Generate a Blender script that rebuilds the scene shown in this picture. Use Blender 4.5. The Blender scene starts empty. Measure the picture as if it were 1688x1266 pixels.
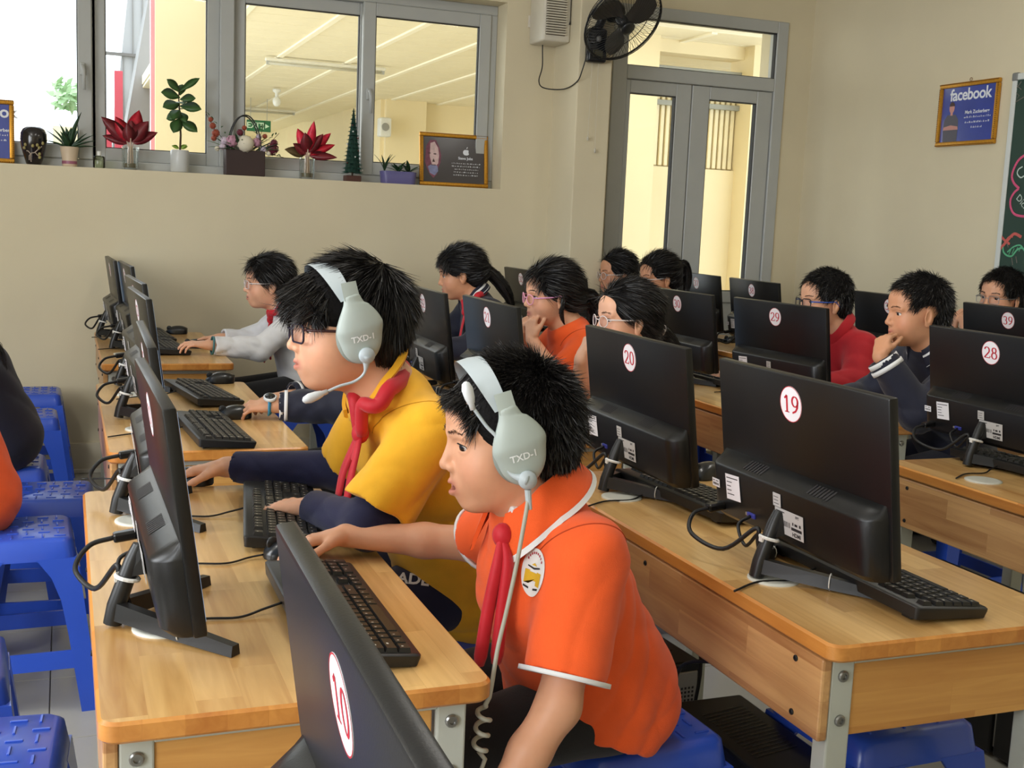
import bpy, bmesh, math, random
import numpy as np
from mathutils import Vector, Matrix, Euler

random.seed(7)
np.random.seed(7)
SC = bpy.context.scene
COL = SC.collection
PI = math.pi

# ---------------------------------------------------------------- camera, view, world, lights
def look_basis(yaw, pitch, roll):
    y, p, r = (math.radians(a) for a in (yaw, pitch, roll))
    f = Vector((math.sin(y) * math.cos(p), math.cos(y) * math.cos(p), -math.sin(p)))
    rt = Vector((math.cos(y), -math.sin(y), 0))
    up = rt.cross(f)
    return rt * math.cos(r) + up * math.sin(r), -rt * math.sin(r) + up * math.cos(r), f

CAM_Z = 1.31
rt, up, fw = look_basis(21.278, 8.025, 2.438)
cam_data = bpy.data.cameras.new('camera')
cam_data.sensor_width = 36.0
cam_data.lens = 1907.8 / 1688 * 36.0
cam_data.clip_start = 0.02
cam = bpy.data.objects.new('camera', cam_data)
m = Matrix((rt, up, -fw)).transposed().to_4x4()
m.translation = Vector((0, 0, CAM_Z))
cam.matrix_world = m
COL.objects.link(cam)
SC.camera = cam

vs = SC.view_settings
vs.view_transform = 'Standard'
vs.look = 'None'
vs.gamma = 1.0
vs.use_curve_mapping = False
vs.exposure = 0.28

world = bpy.data.worlds.new('sky')
SC.world = world
world.use_nodes = True
bg = world.node_tree.nodes['Background']
bg.inputs[0].default_value = (0.86, 0.93, 1.0, 1)
bg.inputs[1].default_value = 2.4

def area(name, loc, target, sx, sy, power, color=(1, 1, 1)):
    l = bpy.data.lights.new(name, 'AREA')
    l.shape = 'RECTANGLE'
    l.size, l.size_y, l.energy, l.color = sx, sy, power, color
    o = bpy.data.objects.new(name, l)
    COL.objects.link(o)
    o.location = loc
    o.rotation_euler = (Vector(target) - Vector(loc)).to_track_quat('-Z', 'Y').to_euler()
    return o

# daylight entering by the windows of the side wall (beyond the frame); fill lamps added in the hall outside
for i, yy in enumerate((-0.6, 2.1)):
    area('daylight_side_window_%d' % i, (-2.55, yy, 1.75), (1.5, yy + .15, 1.3), 1.55, 2.1, (74, 70)[i], (0.97, 0.985, 1.0))
area('hall_fill_light', (-1.2, 10.0, 2.6), (3.0, 9.5, 1.9), 3.0, 5.0, 130, (1.0, 0.96, 0.88))  # added area lamp standing in for daylight from the hall's open side
area('door_hall_fill_light', (2.9, 7.8, 2.55), (3.3, 7.8, 0.0), 1.2, 2.2, 14, (1.0, 0.96, 0.88))  # added fill lamp facing down behind the door, no real source there
ADDED_CEIL_LAMPS = [(-1.1, 2.6), (1.1, 2.6), (3.2, 2.6)]  # unseen lamps added to light desktops and heads from above
CEIL_POWER = 9

# ---------------------------------------------------------------- materials
def lin(c):
    return tuple(((v / 255) / 12.92 if v / 255 <= 0.04045 else ((v / 255 + 0.055) / 1.055) ** 2.4) for v in c)

MATS = {}
def M(name, rgb, rough=0.5, metal=0.0, var=0.06, vscale=9.0, bump=0.0, bscale=60.0, spec=0.5, coat=0.0,
      trans=0.0, emit=0.0, alpha=1.0, sheen=0.0, sss=0.0, stretch=None, ior=1.45):
    if name in MATS:
        return MATS[name]
    mt = bpy.data.materials.new(name)
    mt.use_nodes = True
    nt = mt.node_tree
    b = nt.nodes['Principled BSDF']
    c = lin(rgb)
    tc = nt.nodes.new('ShaderNodeTexCoord')
    mp = nt.nodes.new('ShaderNodeMapping')
    nt.links.new(tc.outputs['Object'], mp.inputs[0])
    if stretch:
        mp.inputs['Scale'].default_value = stretch
    if var > 0:
        n = nt.nodes.new('ShaderNodeTexNoise')
        n.inputs['Scale'].default_value = vscale
        n.inputs['Detail'].default_value = 4
        nt.links.new(mp.outputs[0], n.inputs['Vector'])
        r = nt.nodes.new('ShaderNodeValToRGB')
        r.color_ramp.elements[0].position = 0.3
        r.color_ramp.elements[1].position = 0.7
        r.color_ramp.elements[0].color = (*[v * (1 - var) for v in c], 1)
        r.color_ramp.elements[1].color = (*[min(1, v * (1 + var)) for v in c], 1)
        nt.links.new(n.outputs['Fac'], r.inputs[0])
        nt.links.new(r.outputs[0], b.inputs['Base Color'])
    else:
        b.inputs['Base Color'].default_value = (*c, 1)
    b.inputs['Roughness'].default_value = rough
    b.inputs['Metallic'].default_value = metal
    b.inputs['Specular IOR Level'].default_value = spec
    b.inputs['Coat Weight'].default_value = coat
    b.inputs['Coat Roughness'].default_value = 0.15
    b.inputs['Transmission Weight'].default_value = trans
    b.inputs['IOR'].default_value = ior
    b.inputs['Alpha'].default_value = alpha
    b.inputs['Sheen Weight'].default_value = sheen
    if sss:
        b.inputs['Subsurface Weight'].default_value = sss
        b.inputs['Subsurface Radius'].default_value = (0.012, 0.005, 0.003)
        b.inputs['Subsurface Scale'].default_value = 0.6
    if emit:
        b.inputs['Emission Color'].default_value = (*c, 1)
        b.inputs['Emission Strength'].default_value = emit
    if bump:
        n2 = nt.nodes.new('ShaderNodeTexNoise')
        n2.inputs['Scale'].default_value = bscale
        n2.inputs['Detail'].default_value = 5
        nt.links.new(mp.outputs[0], n2.inputs['Vector'])
        bp = nt.nodes.new('ShaderNodeBump')
        bp.inputs['Strength'].default_value = bump
        bp.inputs['Distance'].default_value = 0.004
        nt.links.new(n2.outputs['Fac'], bp.inputs['Height'])
        nt.links.new(bp.outputs[0], b.inputs['Normal'])
    MATS[name] = mt
    return mt

def wood(name, rgb1, rgb2, rough=0.32, axis='Y', brick=True, bw=0.42, bh=0.062, coat=0.25):
    """laminated rubberwood: staves along one axis with grain"""
    if name in MATS:
        return MATS[name]
    mt = bpy.data.materials.new(name)
    mt.use_nodes = True
    nt = mt.node_tree
    N, Lk = nt.nodes.new, nt.links.new
    b = nt.nodes['Principled BSDF']
    tc = N('ShaderNodeTexCoord')
    oi = N('ShaderNodeObjectInfo')
    sep = N('ShaderNodeSeparateXYZ')
    Lk(tc.outputs['Object'], sep.inputs[0])
    add = N('ShaderNodeMath'); add.operation = 'MULTIPLY_ADD'
    Lk(oi.outputs['Random'], add.inputs[0]); add.inputs[1].default_value = 7.3
    cmb = N('ShaderNodeCombineXYZ')
    a, c2, c3 = {'Y': ('Y', 'X', 'Z'), 'X': ('X', 'Z', 'Y')}[axis] if axis in ('X', 'Y') else ('Y', 'Z', 'X')
    Lk(sep.outputs[a], add.inputs[2])
    Lk(add.outputs[0], cmb.inputs[0]); Lk(sep.outputs[c2], cmb.inputs[1]); Lk(sep.outputs[c3], cmb.inputs[2])
    br = N('ShaderNodeTexBrick')
    Lk(cmb.outputs[0], br.inputs['Vector'])
    br.inputs['Scale'].default_value = 1.0
    br.inputs['Brick Width'].default_value = bw
    br.inputs['Row Height'].default_value = bh
    br.inputs['Mortar Size'].default_value = 0.0004
    br.offset = 0.37; br.offset_frequency = 2; br.squash = 0.72; br.squash_frequency = 3
    br.inputs['Color1'].default_value = (0, 0, 0, 1); br.inputs['Color2'].default_value = (1, 1, 1, 1)
    br.inputs['Mortar'].default_value = (0.2, 0.2, 0.2, 1)
    mp = N('ShaderNodeMapping'); mp.inputs['Scale'].default_value = (3.0, 42.0, 42.0)
    Lk(cmb.outputs[0], mp.inputs[0])
    bsep = N('ShaderNodeSeparateColor'); Lk(br.outputs['Color'], bsep.inputs[0])
    off = N('ShaderNodeVectorMath'); off.operation = 'ADD'
    comb2 = N('ShaderNodeCombineXYZ')
    ml = N('ShaderNodeMath'); ml.operation = 'MULTIPLY'; Lk(bsep.outputs[0], ml.inputs[0]); ml.inputs[1].default_value = 40.0
    Lk(ml.outputs[0], comb2.inputs[0]); Lk(ml.outputs[0], comb2.inputs[1])
    Lk(mp.outputs[0], off.inputs[0]); Lk(comb2.outputs[0], off.inputs[1])
    n1 = N('ShaderNodeTexNoise'); n1.inputs['Scale'].default_value = 1.0; n1.inputs['Detail'].default_value = 6
    n1.inputs['Distortion'].default_value = 1.3
    Lk(off.outputs[0], n1.inputs['Vector'])
    n2 = N('ShaderNodeTexNoise'); n2.inputs['Scale'].default_value = 0.22; n2.inputs['Detail'].default_value = 3; n2.inputs['Distortion'].default_value = 2.0
    Lk(off.outputs[0], n2.inputs['Vector'])
    s1 = N('ShaderNodeMath'); s1.operation = 'MULTIPLY_ADD'; Lk(n1.outputs['Fac'], s1.inputs[0]); s1.inputs[1].default_value = 0.55
    s2 = N('ShaderNodeMath'); s2.operation = 'MULTIPLY_ADD'; Lk(bsep.outputs[0], s2.inputs[0]); s2.inputs[1].default_value = 0.30 if brick else 0.0
    s3 = N('ShaderNodeMath'); s3.operation = 'MULTIPLY'; Lk(n2.outputs['Fac'], s3.inputs[0]); s3.inputs[1].default_value = 0.45
    Lk(s3.outputs[0], s2.inputs[2]); Lk(s2.outputs[0], s1.inputs[2])
    rp = N('ShaderNodeValToRGB')
    rp.color_ramp.elements[0].position = 0.32; rp.color_ramp.elements[1].position = 0.85
    rp.color_ramp.elements[0].color = (*lin(rgb2), 1); rp.color_ramp.elements[1].color = (*lin(rgb1), 1)
    Lk(s1.outputs[0], rp.inputs[0]); Lk(rp.outputs[0], b.inputs['Base Color'])
    b.inputs['Roughness'].default_value = rough
    b.inputs['Coat Weight'].default_value = coat; b.inputs['Coat Roughness'].default_value = 0.2
    bp = N('ShaderNodeBump'); bp.inputs['Strength'].default_value = 0.06; bp.inputs['Distance'].default_value = 0.002
    Lk(n1.outputs['Fac'], bp.inputs['Height']); Lk(bp.outputs[0], b.inputs['Normal'])
    MATS[name] = mt
    return mt

def vcol_mat(name, rough=0.5, attr='Col', sss=0.0, bump=0.0, bscale=200, spec=0.5, sheen=0.0, var=0.0):
    """colour from a per-vertex attribute (the thing's own colours)"""
    if name in MATS:
        return MATS[name]
    mt = bpy.data.materials.new(name)
    mt.use_nodes = True
    nt = mt.node_tree
    b = nt.nodes['Principled BSDF']
    a = nt.nodes.new('ShaderNodeAttribute'); a.attribute_name = attr
    tc = nt.nodes.new('ShaderNodeTexCoord')
    if var:
        n = nt.nodes.new('ShaderNodeTexNoise'); n.inputs['Scale'].default_value = 70; n.inputs['Detail'].default_value = 4
        nt.links.new(tc.outputs['Object'], n.inputs['Vector'])
        mr = nt.nodes.new('ShaderNodeMapRange'); mr.inputs['To Min'].default_value = 1 - var; mr.inputs['To Max'].default_value = 1 + var
        nt.links.new(n.outputs['Fac'], mr.inputs['Value'])
        vm = nt.nodes.new('ShaderNodeVectorMath'); vm.operation = 'SCALE'
        nt.links.new(a.outputs['Color'], vm.inputs[0]); nt.links.new(mr.outputs[0], vm.inputs['Scale'])
        nt.links.new(vm.outputs[0], b.inputs['Base Color'])
    else:
        nt.links.new(a.outputs['Color'], b.inputs['Base Color'])
    b.inputs['Roughness'].default_value = rough
    b.inputs['Specular IOR Level'].default_value = spec
    b.inputs['Sheen Weight'].default_value = sheen
    if sss:
        b.inputs['Subsurface Weight'].default_value = sss
        b.inputs['Subsurface Radius'].default_value = (0.012, 0.005, 0.003)
        b.inputs['Subsurface Scale'].default_value = 0.6
    if bump:
        n2 = nt.nodes.new('ShaderNodeTexNoise'); n2.inputs['Scale'].default_value = bscale; n2.inputs['Detail'].default_value = 4
        nt.links.new(tc.outputs['Object'], n2.inputs['Vector'])
        bp = nt.nodes.new('ShaderNodeBump'); bp.inputs['Strength'].default_value = bump; bp.inputs['Distance'].default_value = 0.003
        nt.links.new(n2.outputs['Fac'], bp.inputs['Height']); nt.links.new(bp.outputs[0], b.inputs['Normal'])
    MATS[name] = mt
    return mt

# ---------------------------------------------------------------- mesh helpers
class MB:
    """collects shapes and links them as ONE mesh object"""
    def __init__(s):
        s.v, s.f, s.mi, s.cur, s.T = [], [], [], 0, Matrix.Identity(4)
    def add(s, vs, fs):
        o = len(s.v)
        T = s.T
        for p in vs:
            s.v.append(tuple(T @ Vector(p)))
        for f in fs:
            s.f.append(tuple(i + o for i in f)); s.mi.append(s.cur)
        return s
    def box(s, x0, x1, y0, y1, z0, z1):
        v = [(x, y, z) for z in (z0, z1) for y in (y0, y1) for x in (x0, x1)]
        return s.add(v, [(0, 2, 3, 1), (4, 5, 7, 6), (0, 1, 5, 4), (2, 6, 7, 3), (0, 4, 6, 2), (1, 3, 7, 5)])
    def rbox(s, x0, x1, y0, y1, z0, z1, r=0.004, seg=2):
        bm = bmesh.new()
        bmesh.ops.create_cube(bm, size=1.0)
        for v in bm.verts:
            v.co = Vector((x0 + (v.co.x + .5) * (x1 - x0), y0 + (v.co.y + .5) * (y1 - y0), z0 + (v.co.z + .5) * (z1 - z0)))
        r = min(r, .49 * min(x1 - x0, y1 - y0, z1 - z0))
        bmesh.ops.bevel(bm, geom=bm.edges[:], offset=r, segments=seg, affect='EDGES', profile=0.5)
        bm.verts.index_update()
        s.add([v.co[:] for v in bm.verts], [[v.index for v in f.verts] for f in bm.faces])
        bm.free()
        return s
    def tube(s, pts, r, n=8, cap=True, flat=1.0):
        pts = [Vector(p) for p in pts]
        rs = r if isinstance(r, (list, tuple)) else [r] * len(pts)
        k = len(pts)
        vs, fs = [], []
        t0 = (pts[1] - pts[0]).normalized()
        u = t0.orthogonal().normalized()
        for i in range(k):
            t = (pts[min(i + 1, k - 1)] - pts[max(i - 1, 0)])
            if t.length < 1e-9: t = t0
            t.normalize()
            u = (u - t * u.dot(t))
            if u.length < 1e-6: u = t.orthogonal()
            u.normalize()
            w = t.cross(u)
            for j in range(n):
                a = 2 * PI * j / n
                vs.append(pts[i] + u * (math.cos(a) * rs[i]) + w * (math.sin(a) * rs[i] * flat))
        for i in range(k - 1):
            for j in range(n):
                fs.append((i * n + j, i * n + (j + 1) % n, (i + 1) * n + (j + 1) % n, (i + 1) * n + j))
        if cap:
            fs.append(tuple(range(n - 1, -1, -1))); fs.append(tuple((k - 1) * n + j for j in range(n)))
        return s.add(vs, fs)
    def lathe(s, prof, n=20, c=(0, 0, 0), cap=True):
        vs, fs = [], []
        for r, z in prof:
            for j in range(n):
                a = 2 * PI * j / n
                vs.append((c[0] + r * math.cos(a), c[1] + r * math.sin(a), c[2] + z))
        k = len(prof)
        for i in range(k - 1):
            for j in range(n):
                fs.append((i * n + j, i * n + (j + 1) % n, (i + 1) * n + (j + 1) % n, (i + 1) * n + j))
        if cap:
            fs.append(tuple(range(n - 1, -1, -1))); fs.append(tuple((k - 1) * n + j for j in range(n)))
        return s.add(vs, fs)
    def prism(s, outline, z0, z1):
        """outline: xy polygon (ccw) extruded in z"""
        n = len(outline)
        vs = [(x, y, z0) for x, y in outline] + [(x, y, z1) for x, y in outline]
        fs = [tuple(range(n - 1, -1, -1)), tuple(range(n, 2 * n))] + [(i, (i + 1) % n, n + (i + 1) % n, n + i) for i in range(n)]
        return s.add(vs, fs)
    def sphere(s, c, r, nu=14, nv=9):
        rr = r if isinstance(r, (tuple, list)) else (r, r, r)
        vs, fs = [], []
        for i in range(nv + 1):
            th = PI * i / nv
            for j in range(nu):
                ph = 2 * PI * j / nu
                vs.append((c[0] + rr[0] * math.sin(th) * math.cos(ph), c[1] + rr[1] * math.sin(th) * math.sin(ph), c[2] + rr[2] * math.cos(th)))
        for i in range(nv):
            for j in range(nu):
                fs.append((i * nu + j, (i + 1) * nu + j, (i + 1) * nu + (j + 1) % nu, i * nu + (j + 1) % nu))
        return s.add(vs, fs)
    def build(s, name, mats, parent=None, smooth=False, angle=None):
        me = bpy.data.meshes.new(name)
        me.from_pydata(s.v, [], s.f)
        if not isinstance(mats, (list, tuple)): mats = [mats]
        for mm in mats: me.materials.append(mm)
        if len(mats) > 1:
            me.polygons.foreach_set('material_index', s.mi)
        bm = bmesh.new(); bm.from_mesh(me)
        bmesh.ops.recalc_face_normals(bm, faces=bm.faces[:])
        bm.to_mesh(me); bm.free()
        if smooth or angle:
            me.polygons.foreach_set('use_smooth', [True] * len(me.polygons))
            if angle:
                me.set_sharp_from_angle(angle=math.radians(angle))
        return link(name, me, parent)

def link(name, me, parent=None):
    o = bpy.data.objects.new(name, me)
    COL.objects.link(o)
    if parent is not None: o.parent = parent
    return o

def tag(o, label, cat=None, group=None, kind=None):
    if label: o['label'] = label
    if cat: o['category'] = cat
    if group: o['group'] = group
    if kind: o['kind'] = kind
    return o

def struct(o, label=None):
    o['kind'] = 'structure'
    if label: o['label'] = label
    return o

def empty(name, loc=(0, 0, 0), rz=0.0):
    o = bpy.data.objects.new(name, None)
    COL.objects.link(o)
    o.location = loc
    o.rotation_euler = (0, 0, rz)
    o.empty_display_size = 0.05
    return o

def dup(src, parent=None, **over):
    c = src.copy()
    COL.objects.link(c)
    c.parent = parent
    for k, v in over.items():
        c[k] = v
    for ch in [x for x in src.children]:
        dup(ch, c)
    return c

def spline(pts, n=8):
    """Catmull-Rom through pts"""
    P = [Vector(p) for p in pts]
    P = [P[0] * 2 - P[1]] + P + [P[-1] * 2 - P[-2]]
    out = []
    for i in range(1, len(P) - 2):
        a, b, c, d = P[i - 1], P[i], P[i + 1], P[i + 2]
        for k in range(n):
            t = k / n
            out.append(0.5 * ((2 * b) + (c - a) * t + (2 * a - 5 * b + 4 * c - d) * t * t + (3 * b - a - 3 * c + d) * t ** 3))
    out.append(P[-2])
    return out

def rrect(x0, x1, y0, y1, r, n=5):
    out = []
    for cx, cy, a0 in ((x1 - r, y0 + r, -PI / 2), (x1 - r, y1 - r, 0), (x0 + r, y1 - r, PI / 2), (x0 + r, y0 + r, PI)):
        for k in range(n + 1):
            a = a0 + PI / 2 * k / n
            out.append((cx + r * math.cos(a), cy + r * math.sin(a)))
    return out

def ell(cx, cy, rx, ry, n=28):
    return [(cx + rx * math.cos(2 * PI * k / n), cy + ry * math.sin(2 * PI * k / n)) for k in range(n)]

def text_mesh(txt, size=1.0, shear=0.0, bold=0.0, spacing=1.0):
    """(verts, faces) of flat lettering in the xy plane, centred"""
    cu = bpy.data.curves.new('lettering', 'FONT')
    cu.body = txt; cu.size = size; cu.align_x = 'CENTER'; cu.align_y = 'CENTER'; cu.shear = shear; cu.offset = bold
    cu.space_character = spacing; cu.resolution_u = 3
    o = bpy.data.objects.new('lettering', cu)
    COL.objects.link(o)
    dg = bpy.context.evaluated_depsgraph_get()
    me = bpy.data.meshes.new_from_object(o.evaluated_get(dg))
    v = [tuple(x.co) for x in me.vertices]; f = [tuple(p.vertices) for p in me.polygons]
    bpy.data.objects.remove(o); bpy.data.curves.remove(cu); bpy.data.meshes.remove(me)
    return v, f

def _arc(cx, cy, rx, ry, a0, a1, n=12):
    return [(cx + rx * math.cos(math.radians(a0 + (a1 - a0) * k / n)), cy + ry * math.sin(math.radians(a0 + (a1 - a0) * k / n))) for k in range(n + 1)]
DIG = {
 '0': [_arc(.5, .5, .28, .48, 0, 360, 24)],
 '1': [[(.3, .8), (.42, .87), (.54, .98)], [(.54, .98), (.54, .02)], [(.32, .02), (.76, .02)]],
 '2': [_arc(.48, .7, .27, .28, 165, -35) + [(.18, .04)], [(.18, .04), (.8, .04), (.84, .2)]],
 '3': [_arc(.45, .74, .25, .24, 155, -90), _arc(.45, .26, .29, .26, 90, -150)],
 '4': [[(.62, .0), (.62, .98)], [(.62, .98), (.12, .3), (.88, .3)]],
 '5': [[(.78, .95), (.32, .95), (.26, .55)], _arc(.45, .31, .3, .3, 115, -150)],
 '6': [_arc(.5, .3, .27, .29, 0, 360, 20), [(.24, .3), (.27, .6), (.45, .85), (.76, .98)]],
 '7': [[(.2, .78), (.24, .94), (.82, .94)], [(.82, .94), (.42, .0)]],
 '8': [_arc(.5, .75, .22, .22, 0, 360, 18), _arc(.5, .26, .28, .27, 0, 360, 20)],
 '9': [_arc(.5, .7, .27, .29, 0, 360, 20), [(.76, .7), (.73, .4), (.55, .15), (.24, .02)]],
}
def number_strokes(txt, h, wide=0.15, thin=0.05):
    """serif-like numerals drawn with a broad pen; flat quads in xy, centred"""
    vs, fs = [], []
    adv = 0.82
    for k, ch in enumerate(txt):
        ox = (k - (len(txt) - 1) / 2) * adv - 0.5
        for st in DIG[ch]:
            n = len(st)
            base = len(vs)
            closed = (abs(st[0][0] - st[-1][0]) + abs(st[0][1] - st[-1][1])) < 1e-6
            for i in range(n):
                if closed:
                    a, b = st[(i - 1) % (n - 1)], st[(i + 1) % (n - 1)]
                else:
                    a, b = st[max(i - 1, 0)], st[min(i + 1, n - 1)]
                tx, ty = b[0] - a[0], b[1] - a[1]
                l = math.hypot(tx, ty) or 1
                nx, ny = -ty / l, tx / l
                w = thin / 2 + (wide - thin) / 2 * abs(nx)
                for sg in (-1, 1):
                    vs.append(((st[i][0] + ox + sg * nx * w) * h, (st[i][1] - .5 + sg * ny * w) * h, 0))
            for i in range(n - 1):
                fs.append((base + 2 * i, base + 2 * i + 1, base + 2 * i + 3, base + 2 * i + 2))
    return vs, fs
# ---------------------------------------------------------------- the room shell
PAINT = M('cream_paint', (212, 201, 172), 0.75, var=0.035, vscale=2.2, bump=0.05, bscale=90)
PAINT_R = PAINT
WHITE_PAINT = M('white_ceiling_paint', (236, 234, 226), 0.8, var=0.02)
FRAME = M('grey_upvc', (174, 176, 173), 0.42, var=0.02)
BLACK_RUB = M('black_gasket', (26, 26, 27), 0.6, var=0.0)
GROUT = M('grout', (96, 94, 90), 0.9, var=0.05)
TILE = M('floor_tile', (162, 160, 152), 0.28, var=0.05, vscale=5, coat=0.2)
SKIRT = M('skirting_tile', (206, 196, 172), 0.35, var=0.05, vscale=4)

def glass_mat(name, tint=(0.97, 0.985, 0.98), refl=0.9, rough=0.02, f=0.45):
    if name in MATS: return MATS[name]
    mt = bpy.data.materials.new(name); mt.use_nodes = True
    nt = mt.node_tree
    nt.nodes.remove(nt.nodes['Principled BSDF'])
    tr = nt.nodes.new('ShaderNodeBsdfTransparent'); tr.inputs[0].default_value = (*tint, 1)
    gl = nt.nodes.new('ShaderNodeBsdfGlossy'); gl.inputs['Roughness'].default_value = rough
    gl.inputs[0].default_value = (refl, refl, refl, 1)
    fr = nt.nodes.new('ShaderNodeFresnel'); fr.inputs[0].default_value = 1.45
    ml = nt.nodes.new('ShaderNodeMath'); ml.operation = 'MULTIPLY'; ml.inputs[1].default_value = f
    nt.links.new(fr.outputs[0], ml.inputs[0])
    mx = nt.nodes.new('ShaderNodeMixShader')
    nt.links.new(ml.outputs[0], mx.inputs[0]); nt.links.new(tr.outputs[0], mx.inputs[1]); nt.links.new(gl.outputs[0], mx.inputs[2])
    nt.links.new(mx.outputs[0], nt.nodes['Material Output'].inputs[0])
    MATS[name] = mt
    return mt
GLASS = glass_mat('window_glass')

XL, XR, YF, YB, ZC = -2.6, 4.104, -2.2, 5.92, 3.1
WX0, WX1, WZ0, WZ1 = -1.55, 2.19, 1.475, 2.445          # window opening
DX0, DX1, DZ1 = 2.816, 3.929, 2.511                      # door opening
WT = 0.27                                                # wall thickness
b = MB()
b.box(XL, WX0, YB, YB + WT, 0, ZC)
b.box(WX0, WX1, YB, YB + WT, 0, WZ0)
b.box(WX0, WX1, YB, YB + WT, WZ1, ZC)
b.box(WX1, DX0, YB, YB + WT, 0, ZC)
b.box(DX0, DX1, YB, YB + WT, DZ1, ZC)
b.box(DX1, XR + .2, YB, YB + WT, 0, ZC)
wall_back = struct(b.build('wall_back', PAINT), 'cream painted wall with the long window and the glazed door')
b = MB(); b.rbox(2.472, 2.664, 5.60, YB + .01, 0, ZC, 0.006)
struct(b.build('wall_pillar', PAINT), 'cream painted pillar standing out beside the glazed door')
b = MB(); b.box(XR, XR + .2, YF, YB, 0, ZC)
struct(b.build('wall_right', PAINT_R), 'cream painted wall carrying the chalkboard')
b = MB()
SWY = [(-1.7, .5), (1.0, 3.2)]
ys = [YF, SWY[0][0], SWY[0][1], SWY[1][0], SWY[1][1], YB]
for k in range(5):
    if k in (1, 3):
        b.box(XL - .2, XL, ys[k], ys[k + 1], 0, 0.9); b.box(XL - .2, XL, ys[k], ys[k + 1], 2.55, ZC)
    else:
        b.box(XL - .2, XL, ys[k], ys[k + 1], 0, ZC)
struct(b.build('wall_left', PAINT), 'cream painted side wall with two wide window openings')
b = MB(); b.box(XL - .2, XR + .2, YF - .2, YF, 0, ZC)
struct(b.build('wall_front', PAINT), 'cream painted wall behind the rows')
b = MB(); b.box(XL - .2, XR + .2, YF - .2, YB + WT, ZC, ZC + .15)
struct(b.build('ceiling', WHITE_PAINT), 'white painted ceiling')
# floor: grout bed with single tiles
b = MB(); b.box(XL - .2, XR + .2, YF - .2, YB + WT, -0.12, -0.004)
floor = struct(b.build('floor', GROUT), 'grey tiled floor')
b = MB(); TS = 0.4
b.rbox(0.0015, TS - 0.0015, 0.0015, TS - 0.0015, -0.01, 0, 0.0012, 1)
t0 = b.build('tile', TILE, floor); first = True
n_t = 0
for i in range(-5, 11):
    for j in range(-1, 15):
        o = t0 if first else link('tile', t0.data, floor)
        first = False; n_t += 1
        o.location = (i * TS - .05, j * TS + .1, 0)
# skirting on the window wall
b = MB()
for k in range(10):
    x = XL + k * 0.5
    if x < 2.4:
        b.rbox(x + .001, min(x + .499, 2.47), YB - .012, YB + .004, 0.012, 0.15, .002, 1)
sk = struct(b.build('baseboard_back', SKIRT), 'beige tile skirting along the window wall')
b = MB(); b.rbox(XL, 2.47, YB - .018, YB + .004, 0, 0.022, .003, 1)
b.build('ledge', M('skirting_strip', (214, 208, 192), .4), sk)
b = MB()
for k in range(16):
    y = YF + k * 0.5
    b.rbox(XR - .012, XR + .004, y + .001, min(y + .499, YB - .02), 0.0, 0.15, .002, 1)
struct(b.build('baseboard_right', SKIRT), 'beige tile skirting under the chalkboard wall')

# ---- window_1
win = struct(empty('window_1', (0, 6.07, 0)), 'long grey framed window above a deep sill')
def bars(name, rects, y0, y1, parent, mat=FRAME, r=0.004):
    o = None
    for (x0, x1, z0, z1) in rects:
        b = MB(); b.rbox(x0, x1, y0, y1, z0, z1, r, 1)
        o = b.build(name, mat, parent)
    return o
fz0, fz1 = WZ0, WZ1
bars('window_frame', [(WX0, WX1, fz0, fz0 + .042), (WX0, WX1, fz1 - .05, fz1), (WX0, WX0 + .05, fz0 + .042, fz1 - .05), (2.15, WX1, fz0 + .042, fz1 - .05)], -.01, .08, win)
bars('mullion', [(.731, .80, fz0 + .042, fz1 - .05)], -.012, .08, win)
def sash(x0, x1, z0, z1, w, y, handle=None):
    s = empty('sash', (0, y, 0)); s.parent = win
    bars('stile', [(x0, x0 + w, z0, z1), (x1 - w, x1, z0, z1)], -.02, .02, s)
    bars('rail', [(x0 + w, x1 - w, z0, z0 + w), (x0 + w, x1 - w, z1 - w, z1)], -.02, .02, s)
    g = MB(); i = .004
    for (a, c, d, e) in ((x0 + w, x0 + w + i, z0 + w, z1 - w), (x1 - w - i, x1 - w, z0 + w, z1 - w), (x0 + w, x1 - w, z0 + w, z0 + w + i), (x0 + w, x1 - w, z1 - w - i, z1 - w)):
        g.box(a, c, -.012, .012, d, e)
    g.build('gasket', BLACK_RUB, s)
    p = MB(); p.box(x0 + w, x1 - w, -.002, .002, z0 + w, z1 - w)
    p.build('pane', GLASS, s)
    if handle is not None:
        h = MB(); hx, hz = handle
        h.rbox(hx - .012, hx + .012, -.035, -.02, hz - .03, hz + .03, .005)
        h.tube([(hx, -.03, hz + .015), (hx, -.06, hz + .012), (hx + .005, -.062, hz - .01), (hx + .008, -.06, hz - .1)], [.008, .009, .009, .007], 8)
        h.build('handle', FRAME, s, smooth=True)
    return s
sash(-1.5, -.76, fz0 + .042, fz1 - .05, .062, .05)
sash(-.76, .131, fz0 + .042, fz1 - .05, .064, .0, (.088, 1.94))
sash(.131, .734, fz0 + .042, fz1 - .05, .062, .05)
bars('mullion', [(-.79, -.73, fz0 + .042, fz1 - .05), (.10, .15, fz0 + .042, fz1 - .05)], .03, .08, win)
sash(.797, 1.507, fz0 + .042, fz1 - .05, .062, .05)
sash(1.452, 2.152, fz0 + .042, fz1 - .05, .066, .0, (1.484, 1.93))

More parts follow.
